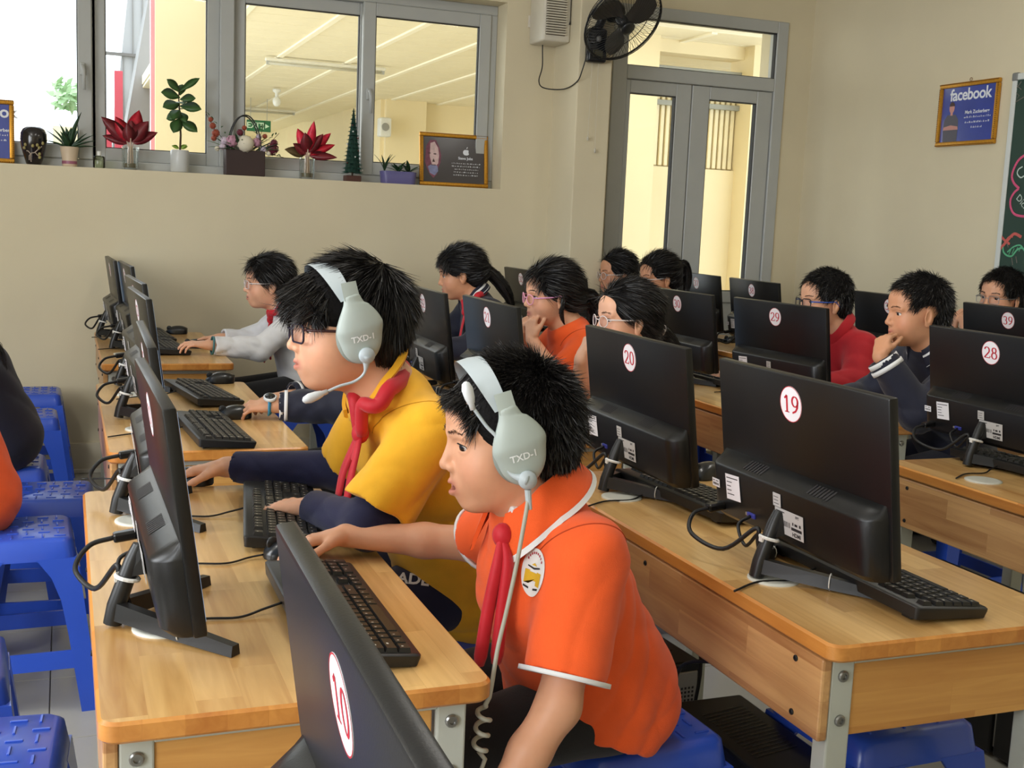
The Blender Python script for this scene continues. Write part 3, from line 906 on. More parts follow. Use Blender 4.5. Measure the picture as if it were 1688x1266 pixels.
def make_keyboard(single_keys, num_lock=True):
    o = empty('keyboard')
    b = MB(); b.T = KT
    # wedge body with lipped edges
    x0, x1, y0, y1 = -KB_D / 2, KB_D / 2, -KB_L / 2, KB_L / 2
    ou = rrect(x0, x1, y0, y1, .008, 3); inn = rrect(x0 + .003, x1 - .003, y0 + .003, y1 - .003, .006, 3); n = len(ou)
    vs = [(x, y, -.010 + (-.004 if x < 0 else 0)) for x, y in inn] + [(x, y, .002) for x, y in ou] + [(x, y, .0055) for x, y in ou] + [(x, y, .0078) for x, y in inn]
    fs = [tuple(range(n - 1, -1, -1)), tuple(range(3 * n, 4 * n))]
    for k in range(3): fs += [(k * n + i, k * n + (i + 1) % n, (k + 1) * n + (i + 1) % n, (k + 1) * n + i) for i in range(n)]
    b.add(vs, fs); b.build('body', KB_BODY, o, angle=40)
    for s in (-1, 1):
        b = MB(); b.rbox(-.060, -.050, s * .18 - .012, s * .18 + .012, 0, .014, .002, 1); b.build('kickstand', KB_BODY, o)
    if single_keys:
        for (r, x, w, h) in KEYS:
            kk = (w, h)
            px, py = key_pos(r, x, w, h)
            if kk not in KEYMESH:
                k_ = key_shape(w, h).build('key', KEYM, o); KEYMESH[kk] = k_.data
            else:
                k_ = link('key', KEYMESH[kk], o)
            k_.location = KT @ Vector((px, py, .0079)); k_.rotation_euler = (0, KSL, 0)
    else:
        b = MB()
        for (r, x, w, h) in KEYS:
            px, py = key_pos(r, x, w, h); s_ = key_shape(w, h)
            b.T = KT @ Matrix.Translation((px, py, .0079)); b.add(s_.v, s_.f)
        k_ = b.build('keys', KEYM, o); k_['kind'] = 'stuff'
    b = MB(); b.T = KT; rnd = random.Random(5)
    for (r, x, w, h) in KEYS:
        if w > 4: continue
        px, py = key_pos(r, x, w, h); a = .0016 + .0016 * rnd.random() + (.002 if w > 1.3 else 0)
        yy = py - (.0045 * w if w < 1.2 else .004)
        b.add([(px - .0035, yy, .0144), (px - .0005, yy, .0144), (px - .0005, yy + a, .0144), (px - .0035, yy + a, .0144)], [(0, 1, 2, 3)])
    l_ = b.build('legends', LEGEND, o); l_['kind'] = 'stuff'
    b = MB(); b.tube(spline([(-.072, .05, .014), (-.10, .045, .008), (-.14, .03, .003), (-.20, .035, .003), (-.27, .0, .003)], 6), .0021, 6); b.build('cable', CABLE, o, smooth=True)
    return o
kb_fine = make_keyboard(True)
kb_plain = make_keyboard(False)
KBU = {True: False, False: False}
def place_kb(fine, x, y, rz, label):
    src = kb_fine if fine else kb_plain
    o = src if not KBU[fine] else dup(src)
    KBU[fine] = True
    o.location = (x, y, DZ + .0005); o.rotation_euler.z = math.radians(rz)
    return tag(o, label, 'keyboard', 'black keyboards')
place_kb(True, .377, 1.668, -.5, 'black keyboard under the arm of the boy in orange')
place_kb(True, .396, 2.25, -8, 'black keyboard under the arm of the boy in yellow')
place_kb(True, .37, 3.18, 3.5, 'black keyboard beside the hands with the blue watch')
place_kb(True, .413, 3.83, 9, 'black keyboard with nobody typing, a mouse next to it')
place_kb(False, .395, 5.14, 5, 'black keyboard under the hands of the girl in white')
place_kb(False, .38, 5.60, 4, 'black keyboard by the window wall, mouse beside it')
place_kb(True, 1.325, 1.628, 0, 'black keyboard sticking out below monitor number nineteen')
place_kb(True, 1.315, 2.235, 4, 'black keyboard below monitor number twenty')
place_kb(False, 1.36, 3.33, 0, 'black keyboard behind monitor number twenty-one')
place_kb(False, 1.36, 3.92, 0, 'black keyboard behind monitor number twenty-two')
place_kb(False, 1.42, 5.03, 0, 'black keyboard under the hands of the girl with the hair tie')
place_kb(False, 2.40, 2.32, 4, 'black keyboard below monitor number twenty-eight')
place_kb(False, 2.43, 3.46, 4, 'black keyboard below monitor number twenty-nine')
place_kb(False, 2.43, 4.03, 3, 'black keyboard below monitor number thirty')
place_kb(False, 3.47, 4.05, 0, 'black keyboard behind monitor number thirty-five')
place_kb(False, 3.43, 5.05, 0, 'black keyboard behind monitor number thirty-eight')

# ---------------------------------------------------------------- mice
MOUSE = M('mouse_black', (24, 24, 25), .28, var=0, coat=.3)
def make_mouse():
    o = empty('computer_mouse')
    b = MB(); nu, nv = 18, 10; vs = []; fs = []
    for i in range(nu + 1):
        t = i / nu; x = -.052 + .104 * t
        hw = .031 * (max(0, 1 - abs(2 * t - 1) ** 3.2)) ** .5 * (1 - .06 * math.sin(PI * t)) + .0005
        hh = .037 * (max(0, 1 - abs(2 * t - 1.16) ** 2.2 / 1.39)) ** .62 * (1 if t < .9 else 1)
        hh = max(hh, .006)
        for j in range(nv + 1):
            a = PI * j / nv
            vs.append((x, hw * math.copysign(abs(math.cos(a)) ** .8, math.cos(a)), .003 + hh * math.sin(a) ** .75))
    w = nv + 1
    for i in range(nu):
        for j in range(nv): fs.append((i * w + j, i * w + j + 1, (i + 1) * w + j + 1, (i + 1) * w + j))
        fs.append((i * w + nv, i * w, (i + 1) * w, (i + 1) * w + nv))
    fs.append(tuple(range(w))); fs.append(tuple(nu * w + j for j in range(w)))
    b.add(vs, fs); b.build('shell', MOUSE, o, angle=60)
    b = MB(); b.prism(ell(0, 0, .050, .0295, 24), 0, .004); b.build('base', BLK, o)
    b = MB(); b.lathe([(.0105, -.0035), (.012, -.002), (.012, .002), (.0105, .0035)], 14); wh = b.build('scroll_wheel', BLK_S, o, smooth=True)
    wh.rotation_euler = (PI / 2, 0, 0); wh.location = (-.034, 0, .027)
    b = MB(); b.tube(spline([(-.051, 0, .008), (-.075, .005, .004), (-.12, -.01, .0025), (-.18, .01, .0025), (-.24, .0, .0025)], 6), .0019, 6); b.build('cable', CABLE, o, smooth=True)
    return o
mouse0 = make_mouse()
MU = [False]
def place_mouse(x, y, rz, label):
    o = mouse0 if not MU[0] else dup(mouse0)
    MU[0] = True
    o.location = (x, y, DZ + .0005); o.rotation_euler.z = math.radians(rz)
    return tag(o, label, 'mouse', 'black computer mice')
place_mouse(.372, 2.005, 8, 'black mouse under the hand of the boy in orange')
place_mouse(.255, 2.60, -20, 'black mouse under the hand of the boy in yellow')
place_mouse(.30 + .16, 3.42, 5, 'black mouse under the hands with the blue watch')
place_mouse(.505, 4.135, 0, 'black mouse lying alone beside the free keyboard')
place_mouse(.53, 5.20, -8, 'black mouse under the hand of the girl in white')
place_mouse(.50, 5.78, 0, 'black mouse at the wall end of the far desk')
place_mouse(1.475, 2.44, 20, 'black mouse behind monitor number twenty')
place_mouse(1.50, 4.80, 0, 'black mouse under the hand of the girl with the orange hair tie')
place_mouse(1.44, 5.42, 0, 'black mouse by the wall, seen past the hair of the boy in yellow')
place_mouse(2.52, 3.75, 0, 'black mouse between monitors twenty-nine and thirty')
place_mouse(3.40, 5.45, 0, 'black mouse in front of the door')

# ---------------------------------------------------------------- plastic stools
BLUE = M('blue_plastic', (46, 82, 190), 0.28, var=.04, vscale=6, coat=.2)
def make_stool(ht=.45, tw=.13, bw=.18):
    o = empty('plastic_stool')
    b = MB()
    ou = rrect(-tw, tw, -tw, tw, .03, 4); inn = rrect(-tw + .012, tw - .012, -tw + .012, tw - .012, .022, 4); n = len(ou)
    lo = rrect(-tw - .008, tw + .008, -tw - .008, tw + .008, .03, 4); li = rrect(-tw, tw, -tw, tw, .026, 4)
    vs = [(x, y, ht) for x, y in inn] + [(x, y, ht - .008) for x, y in ou] + [(x, y, ht - .055) for x, y in lo] + [(x, y, ht - .055) for x, y in li] + [(x, y, ht - .02) for x, y in inn]
    fs = [tuple(range(n)), tuple(range(5 * n - 1, 4 * n - 1, -1))]
    for k in range(4): fs += [(k * n + i, (k + 1) * n + i, (k + 1) * n + (i + 1) % n, k * n + (i + 1) % n) for i in range(n)]
    b.add(vs, fs); st = b.build('seat', BLUE, o, angle=50)
    b = MB()
    for i in range(6):
        for j in range(6):
            x = -tw + .024 + i * (2 * tw - .048) / 5.6; y = -tw + .024 + j * (2 * tw - .048) / 5.6
            if (i + j) % 2: b.rbox(x, x + .028, y + .008, y + .013, ht - .001, ht + .0025, .001, 1)
            else: b.rbox(x + .008, x + .013, y, y + .028, ht - .001, ht + .0025, .001, 1)
    r_ = b.build('seat_pattern', BLUE, st); r_['kind'] = 'stuff'
    zt, zb = ht - .05, 0.0
    def cor(z): return tw + .008 + (bw - tw) * (zt - z) / zt
    for sx in (-1, 1):
        for sy in (-1, 1):
            b = MB(); vs = []; fs = []
            prof = [(zt, .10), (zt - .05, .070), (zt - .11, .055), (.2, .05), (0, .046)]
            for z, w in prof:
                c = cor(z); t = .008
                pts = [(c, c), (c, c - w), (c - t, c - w), (c - t, c - t), (c - w, c - t), (c - w, c)]
                vs += [(sx * x, sy * y, z) for x, y in pts]
            for k in range(len(prof) - 1):
                fs += [(k * 6 + i, k * 6 + (i + 1) % 6, (k + 1) * 6 + (i + 1) % 6, (k + 1) * 6 + i) for i in range(6)]
            fs += [(0, 1, 2, 3), (0, 3, 4, 5)]; q = 6 * (len(prof) - 1); fs += [(q, q + 3, q + 2, q + 1), (q, q + 5, q + 4, q + 3)]
            b.add(vs, fs); b.build('leg', BLUE, o, angle=30)
    for k in range(4):
        c0, c1 = cor(.16), cor(.115)
        b = MB(); ww0, ww1 = c0 - .045, c1 - .044
        b.add([(-ww1, -c1 + .001, .115), (ww1, -c1 + .001, .115), (ww0, -c0 + .001, .16), (-ww0, -c0 + .001, .16), (-ww1, -c1 + .010, .115), (ww1, -c1 + .010, .115), (ww0, -c0 + .010, .16), (-ww0, -c0 + .010, .16)],
              [(0, 1, 2, 3), (4, 7, 6, 5), (0, 4, 5, 1), (3, 2, 6, 7), (0, 3, 7, 4), (1, 5, 6, 2)])
        r_ = b.build('rung', BLUE, o); r_.rotation_euler.z = k * PI / 2
    return o
stool0 = make_stool()
SU = [False]
def place_stool(x, y, rz, label, z=0):
    o = stool0 if not SU[0] else dup(stool0)
    SU[0] = True
    o.location = (x, y, z); o.rotation_euler.z = math.radians(rz)
    return tag(o, label, 'stool', 'blue plastic stools')
place_stool(-.120, 3.235, 2, 'blue plastic stool under the person in orange at the aisle')
place_stool(-.062, 3.66, -3, 'empty blue plastic stool behind the one with the person in orange')
place_stool(-.245, 2.31, 3, 'blue plastic stool between the two aisle stools beside the front desk')
place_stool(-.145, 1.90, -4, 'empty blue plastic stool beside the corner of the front desk')
place_stool(-.155, 5.66, 0, 'blue plastic stool standing by the window wall')
place_stool(-.165, 5.04, 2, 'blue plastic stool second from the window wall')
place_stool(-.20, 4.10, 0, 'blue plastic stool under the person in the navy jacket')
place_stool(-.54, 5.62, 0, 'blue plastic stool by the wall behind the long dark hair')
place_stool(.915, 1.73, 3, 'blue plastic stool under the boy in the orange polo')
place_stool(.86, 2.30, 0, 'blue plastic stool under the boy in yellow')
place_stool(.92, 3.42, 0, 'blue plastic stool under the child with the blue watch')
place_stool(.98, 5.10, 0, 'blue plastic stool under the girl in white')
place_stool(1.395, 1.66, 2, 'empty blue plastic stool pushed under the desk with monitor nineteen')
place_stool(1.83, 3.32, 0, 'blue plastic stool under the girl behind monitor twenty')
place_stool(1.95, 3.95, 0, 'blue plastic stool under the girl with pink glasses')
place_stool(1.92, 4.92, 0, 'blue plastic stool under the girl with the orange hair tie')
place_stool(2.93, 3.16, 0, 'blue plastic stool under the boy in the striped navy jacket')
place_stool(3.03 - .06, 3.88, 0, 'blue plastic stool under the boy in red')
place_stool(2.93, 5.58 - .15, 0, 'blue plastic stool under the girl by the pillar')
place_stool(2.93, 5.02, 0, 'blue plastic stool under the girl with the high ponytail')
place_stool(3.88, 3.95, 0, 'blue plastic stool under the boy by the chalkboard wall')

# ---------------------------------------------------------------- computer towers under the desks
def make_tower():
    o = empty('computer_tower')
    W2, D2, H2 = .078, .20, .40
    b = MB(); b.rbox(-W2, W2, -D2, D2, .012, H2, .006); b.build('case', BLK, o)
    b = MB(); b.rbox(-W2 + .01, W2 - .01, -D2 - .004, -D2 + .002, .03, H2 - .02, .002); rp = b.build('rear_panel', M('rear_steel', (168, 166, 158), .4, metal=.4), o)
    for k in range(4):
        b = MB(); b.box(-W2 + .016, W2 - .05, -D2 - .006, -D2 - .003, .05 + k * .028, .07 + k * .028); b.build('slot_cover', BLK_INK, rp)
    b = MB()
    for i in range(5):
        for j in range(9):
            x, z = .018 + i * .009, H2 - .13 + j * .009
            b.add([(x, -D2 - .0045, z), (x + .005, -D2 - .0045, z), (x + .005, -D2 - .0045, z + .005), (x, -D2 - .0045, z + .005)], [(0, 1, 2, 3)])
    g = b.build('fan_holes', BLK_INK, rp); g['kind'] = 'stuff'
    b = MB(); b.rbox(-.055, -.01, -D2 - .03, -D2, H2 - .085, H2 - .045, .006); b.build('power_plug', BLK_G, o)
    b = MB(); b.tube(spline([(-.03, -D2 - .03, H2 - .065), (-.035, -D2 - .07, H2 - .1), (-.03, -D2 - .06, .2), (-.05, -D2 - .05, .01)], 7), .005, 7); b.build('power_cable', CABLE, o, smooth=True)
    b = MB(); b.tube(spline([(.0, -D2 - .004, .22), (.0, -D2 - .05, .2), (.02, -D2 - .06, .3), (.05, -D2 - .02, .46), (.04, .0, .55)], 7), .004, 7); b.build('video_cable', CABLE, o, smooth=True)
    b = MB()
    for k in range(16):
        y = -D2 + .05 + k * .012
        b.add([(-.05, y, H2 + .0006), (.05, y + .02, H2 + .0006), (.05, y + .024, H2 + .0006), (-.05, y + .004, H2 + .0006)], [(0, 1, 2, 3)])
    g = b.build('top_vent', BLK_G, o); g['kind'] = 'stuff'
    for s in (-1, 1):
        for t in (-1, 1):
            b = MB(); b.lathe([(.012, 0), (.014, .014)], 10, (s * .05, t * .15, 0)); b.build('rubber_foot', BLACK_RUB, o)
    return o
tow0 = make_tower()
TU = [False]
def place_tower(x, y, rz, label):
    o = tow0 if not TU[0] else dup(tow0)
    TU[0] = True
    o.location = (x, y, 0); o.rotation_euler.z = math.radians(rz)
    return tag(o, label, 'computer', 'black computer towers under the desks')
place_tower(1.165, 1.67, 180, 'black computer tower under monitor number nineteen')
place_tower(1.165, 2.24, 4, 'black computer tower with its rear sockets showing under monitor twenty')
place_tower(2.27, 1.95, 0, 'black computer tower under the desk with monitor twenty-eight')
place_tower(2.27, 2.36, 0, 'black computer tower beside a stool leg under the desk with monitor twenty-eight')
place_tower(1.22, 3.5, 0, 'black computer tower under monitor number twenty-one')
# ---------------------------------------------------------------- soft bodies: distance fields turned into one continuous mesh
V3 = lambda *a: np.array(a, dtype=np.float64)
class Caps:
    def __init__(s, a, b, ra, rb): s.a, s.b, s.ra, s.rb = V3(*a), V3(*b), ra, rb
    def bbox(s): r = max(s.ra, s.rb); return np.minimum(s.a, s.b) - r, np.maximum(s.a, s.b) + r
    def ev(s, X, Y, Z):
        d = s.b - s.a; L = max(d @ d, 1e-12)
        x, y, z = X - s.a[0], Y - s.a[1], Z - s.a[2]
        t = np.clip((x * d[0] + y * d[1] + z * d[2]) / L, 0, 1)
        return np.sqrt((x - t * d[0]) ** 2 + (y - t * d[1]) ** 2 + (z - t * d[2]) ** 2) - (s.ra + (s.rb - s.ra) * t)
class Ell:
    def __init__(s, c, r, R=None): s.c, s.r, s.R = V3(*c), V3(*r), (np.eye(3) if R is None else np.array(R))
    def bbox(s): e = np.sqrt(((s.R * s.r) ** 2).sum(1)); return s.c - e, s.c + e
    def ev(s, X, Y, Z):
        x, y, z = X - s.c[0], Y - s.c[1], Z - s.c[2]
        R, r = s.R, s.r
        p = [(x * R[0, i] + y * R[1, i] + z * R[2, i]) for i in range(3)]
        k0 = np.sqrt(sum((p[i] / r[i]) ** 2 for i in range(3)))
        k1 = np.sqrt(sum((p[i] / (r[i] ** 2)) ** 2 for i in range(3)))
        return k0 * (k0 - 1) / np.maximum(k1, 1e-9)
class Tap:
    """tapered elliptical limb from a to b; lat = sideways axis; (lateral, depth) radii at both ends"""
    def __init__(s, a, b, lat, ra, rb):
        s.a, s.b = V3(*a), V3(*b); d = s.b - s.a; s.L = np.linalg.norm(d); s.d = d / s.L
        l = V3(*lat); l = l - s.d * (l @ s.d); s.l = l / np.linalg.norm(l); s.w = np.cross(s.d, s.l); s.ra, s.rb = ra, rb
    def bbox(s): r = max(*s.ra, *s.rb); return np.minimum(s.a, s.b) - r, np.maximum(s.a, s.b) + r
    def ev(s, X, Y, Z):
        x, y, z = X - s.a[0], Y - s.a[1], Z - s.a[2]
        q = x * s.d[0] + y * s.d[1] + z * s.d[2]
        t = np.clip(q / s.L, 0, 1)
        u = x * s.l[0] + y * s.l[1] + z * s.l[2]; v = x * s.w[0] + y * s.w[1] + z * s.w[2]; e = q - t * s.L
        A = s.ra[0] + (s.rb[0] - s.ra[0]) * t; B = s.ra[1] + (s.rb[1] - s.ra[1]) * t; m = np.minimum(A, B)
        return (np.sqrt((u / A) ** 2 + (v / B) ** 2 + (e / m) ** 2) - 1) * m
class Cut:
    """another shape kept only on one side of a plane (an open end)"""
    def __init__(s, p, c, n): s.p, s.c, s.n = p, V3(*c), V3(*n) / np.linalg.norm(V3(*n))
    def bbox(s): return s.p.bbox()
    def ev(s, X, Y, Z):
        return np.maximum(s.p.ev(X, Y, Z), (X - s.c[0]) * s.n[0] + (Y - s.c[1]) * s.n[1] + (Z - s.c[2]) * s.n[2])

def smin(a, b, k):
    if k <= 0: return np.minimum(a, b)
    h = np.clip(.5 + .5 * (b - a) / k, 0, 1)
    return b * (1 - h) + a * h - k * h * (1 - h)

def eval_grid(ops, lo, hi, h):
    n = np.maximum(2, np.ceil((hi - lo) / h).astype(int) + 1)
    ax = [lo[i] + h * np.arange(n[i]) for i in range(3)]
    F = np.full(tuple(n), .5, dtype=np.float32)
    for op, p, k in ops:
        b0, b1 = p.bbox(); pad = max(k, 0) * 1.2 + 3 * h
        i0 = [max(0, int(math.floor((b0[i] - pad - lo[i]) / h))) for i in range(3)]
        i1 = [min(n[i], int(math.ceil((b1[i] + pad - lo[i]) / h)) + 1) for i in range(3)]
        if any(i1[i] <= i0[i] for i in range(3)): continue
        sl = tuple(slice(i0[i], i1[i]) for i in range(3))
        X = ax[0][sl[0]][:, None, None]; Y = ax[1][sl[1]][None, :, None]; Z = ax[2][sl[2]][None, None, :]
        d = p.ev(X, Y, Z).astype(np.float32)
        F[sl] = smin(F[sl], d, k) if op == '+' else -smin(-F[sl], d, k)
    return F, ax

def eval_pts(ops, P):
    P = np.asarray(P, dtype=np.float64); F = np.full(len(P), .5)
    X, Y, Z = P[:, 0], P[:, 1], P[:, 2]
    for op, p, k in ops:
        d = p.ev(X, Y, Z)
        F = smin(F, d, k) if op == '+' else -smin(-F, d, k)
    return F

def nets(F, lo, h):
    S = F < 0
    c = np.zeros(tuple(np.array(F.shape) - 1), dtype=np.int8)
    sl = lambda a, n: slice(a, n - 1 + a)
    nx, ny, nz = F.shape
    for a in (0, 1):
        for b in (0, 1):
            for d in (0, 1): c += S[sl(a, nx), sl(b, ny), sl(d, nz)]
    idx = np.argwhere((c > 0) & (c < 8))
    vid = np.full(c.shape, -1, dtype=np.int32); vid[tuple(idx.T)] = np.arange(len(idx))
    acc = np.zeros((len(idx), 3)); cnt = np.zeros(len(idx))
    cor = [(a, b, d) for a in (0, 1) for b in (0, 1) for d in (0, 1)]
    for p in cor:
        for ax in range(3):
            if p[ax] == 0:
                q = list(p); q[ax] = 1
                f0 = F[idx[:, 0] + p[0], idx[:, 1] + p[1], idx[:, 2] + p[2]]; f1 = F[idx[:, 0] + q[0], idx[:, 1] + q[1], idx[:, 2] + q[2]]
                mk = (f0 < 0) != (f1 < 0)
                t = np.where(mk, f0 / np.where(mk, f0 - f1, 1), 0)
                pt = np.array(p, dtype=float)[None, :].repeat(len(idx), 0); pt[:, ax] += t
                acc[mk] += pt[mk]; cnt[mk] += 1
    v = lo + h * (idx + acc / np.maximum(cnt, 1)[:, None])
    faces = []
    for ax in range(3):
        o1, o2 = [(1, 2), (2, 0), (0, 1)][ax]
        s0 = [slice(None)] * 3; s1 = [slice(None)] * 3
        s0[ax] = slice(0, -1); s1[ax] = slice(1, None)
        for s in (s0, s1):
            s[o1] = slice(1, -1); s[o2] = slice(1, -1)
        A, B = S[tuple(s0)], S[tuple(s1)]
        e = np.argwhere(A != B)
        if not len(e): continue
        flip = A[tuple(e.T)]
        off = np.zeros(3, int); off[o1] = 1; off[o2] = 1
        e = e + off
        def cell(d1, d2):
            q = e.copy(); q[:, o1] -= d1; q[:, o2] -= d2
            return vid[tuple(q.T)]
        Q = np.stack([cell(1, 1), cell(0, 1), cell(0, 0), cell(1, 0)], 1)
        Q[~flip] = Q[~flip][:, ::-1]
        faces.append(Q)
    return v, (np.concatenate(faces) if faces else np.zeros((0, 4), int))

def wrinkle(P, seed, amp, freq):
    """soft folds: warped ridges, mostly lying across the body"""
    r = np.random.RandomState(seed); out = 0
    for k in range(4):
        d = r.normal(size=3) * V3(.55, .55, 1.0); d /= np.linalg.norm(d)
        ph = r.uniform(0, 6.28, 4); e = r.normal(size=3); g = r.normal(size=3)
        a = freq * 1.5 * (.8 + .45 * k) * (P @ d) + ph[0] + 2.6 * np.sin(freq * .42 * (P @ e) + ph[1])
        m = (.5 + .5 * np.sin(freq * .36 * (P @ g) + ph[2])) ** 1.5
        out = out + m * (np.abs(np.sin(a * .5)) ** .8 - .62) / (1 + .4 * k)
    return -amp * out * 1.25

def field_mesh(ops, h, fine=(), pad=.01):
    """coarse mesh of the whole shape; fine = [(lo, hi, h)] boxes meshed at higher resolution. One vertex/face array."""
    bb = [p.bbox() for o, p, k in ops if o == '+']
    lo = np.min([b[0] for b in bb], 0) - pad - 2 * h; hi = np.max([b[1] for b in bb], 0) + pad + 2 * h
    F, ax = eval_grid(ops, lo, hi, h)
    v, f = nets(F, lo, h)
    if len(fine):
        cen = v[f].mean(1); keep = np.ones(len(f), bool)
        for l, u, hf in fine: keep &= ~np.all((cen > l + h * .3) & (cen < u - h * .3), axis=1)
        f = f[keep]
    V, Fc, n = [v], [f], len(v)
    for l, u, hf in fine:
        G, ax = eval_grid(ops, V3(*l), V3(*u), hf)
        v2, f2 = nets(G, V3(*l), hf)
        V.append(v2); Fc.append(f2 + n); n += len(v2)
    v = np.concatenate(V); f = np.concatenate(Fc)
    used = np.zeros(len(v), bool); used[f.ravel()] = True
    mp = np.cumsum(used) - 1
    return v[used], mp[f]

def np_mesh(name, v, f, mats, parent, cols=None, smooth=True, fmat=None):
    me = bpy.data.meshes.new(name)
    f = np.asarray(f); nv, nf, k = len(v), len(f), f.shape[1]
    me.vertices.add(nv); me.vertices.foreach_set('co', np.asarray(v, dtype=np.float32).ravel())
    me.loops.add(nf * k); me.loops.foreach_set('vertex_index', f.astype(np.int32).ravel())
    me.polygons.add(nf); me.polygons.foreach_set('loop_start', np.arange(0, nf * k, k, dtype=np.int32))
    me.update(calc_edges=True)
    if not isinstance(mats, (list, tuple)): mats = [mats]
    for m_ in mats: me.materials.append(m_)
    if fmat is not None: me.polygons.foreach_set('material_index', np.asarray(fmat, dtype=np.int32))
    me.polygons.foreach_set('use_smooth', np.full(nf, smooth))
    if cols is not None:
        a = me.color_attributes.new('Col', 'FLOAT_COLOR', 'POINT')
        a.data.foreach_set('color', np.concatenate([cols, np.ones((nv, 1))], 1).astype(np.float32).ravel())
    me.validate()
    return link(name, me, parent)

class Frame:
    """a placed head: local forward x, left y, up z"""
    def __init__(s, pos, yaw, pitch, roll, sc):
        y, p, r = (math.radians(a) for a in (yaw, pitch, roll))
        f = V3(math.cos(y) * math.cos(p), math.sin(y) * math.cos(p), -math.sin(p))
        l0 = V3(-math.sin(y), math.cos(y), 0); u0 = np.cross(f, l0)
        l = l0 * math.cos(r) + u0 * math.sin(r)
        s.R = np.stack([f, l, np.cross(f, l)], 1); s.o = V3(*pos); s.s = sc
    def __call__(s, *p): return s.o + s.R @ (V3(*p) * s.s)
    def many(s, P): return s.o + (np.asarray(P) * s.s) @ s.R.T
    def inv(s, P): return ((np.asarray(P) - s.o) @ s.R) / s.s
    def mat(s):
        m = Matrix([list(s.R[i] * s.s) + [s.o[i]] for i in range(3)] + [[0, 0, 0, 1]])
        return m

def head_ops(H, neck, chub=0.0, mouth_open=0.0, ear=True, eye=1.0):
    s = H.s; R = H.R; ops = []
    def E(c, r, k, op='+', Rl=None): ops.append((op, Ell(H(*c), V3(*r) * s, R if Rl is None else R @ Rl), k * s))
    def C(a, b, ra, rb, k, op='+'): ops.append((op, Caps(H(*a), H(*b), ra * s, rb * s), k * s))
    E((-.012, 0, .036), (.094, .074, .083), 0)
    E((.028, 0, -.020), (.062, .061 + .006 * chub, .080), .03)
    E((.026, 0, -.060), (.050, .051 + .008 * chub, .046), .03)
    E((.032, 0, .048), (.062, .061, .050), .02)
    E((.062, 0, -.090), (.020, .022, .017), .022)
    for y in (-1, 1):
        E((.050, y * .035, -.034), (.028 + .005 * chub, .025 + .007 * chub, .030 + .006 * chub), .022)
        C((.074, y * .044, .020), (.088, y * .012, .021), .0055, .0055, .014)
    C((.086, 0, .012), (.1005, 0, -.024), .006, .0085, .012)
    E((.1015, 0, -.028), (.0085, .0088, .0080), .006)
    for y in (-1, 1): E((.093, y * .0115, -.032), (.0085, .0062, .0068), .006)
    E((.078, 0, -.060), (.016, .025, .022), .016)
    for y in (-1, 1):
        C((.0945, 0, -.0555), (.083, y * .021, -.0605), .0042, .0028, .004)
        C((.0935, 0, -.0665 - mouth_open), (.083, y * .019, -.0625 - mouth_open * .6), .0050, .0030, .004)
    E((.098, 0, -.0608 - mouth_open * .5), (.012 + mouth_open, .017, .0013 + mouth_open * .6), .002, '-')
    for y in (-1, 1):
        E((.096, y * .033, .005), (.012, .018, .010), .012, '-')
        E((.0705, y * .031, .003), (.0148, .0155, .0140), .005)
        E((.093, y * .0315, .0025), (.014, .0132, .0052 * eye), .0015, '-')
        E((.084, y * .0390, .0022), (.014, .0085, .0042 * eye), .0015, '-')
        if ear:
            Rl = np.array(Matrix.Rotation(math.radians(y * 18), 3, 'Z') @ Matrix.Rotation(math.radians(-12), 3, 'Y'))
            E((-.008, y * .076, -.010), (.018, .0065, .030), .004, '+', Rl)
            E((-.003, y * .083, -.006), (.010, .0060, .019), .004, '-', Rl)
            E((-.002, y * .076, -.034), (.009, .005, .010), .004, '+')
    ops.append(('+', Caps(H(-.020, 0, -.060), neck, .050 * s, .054 * s), .028 * s))
    return ops

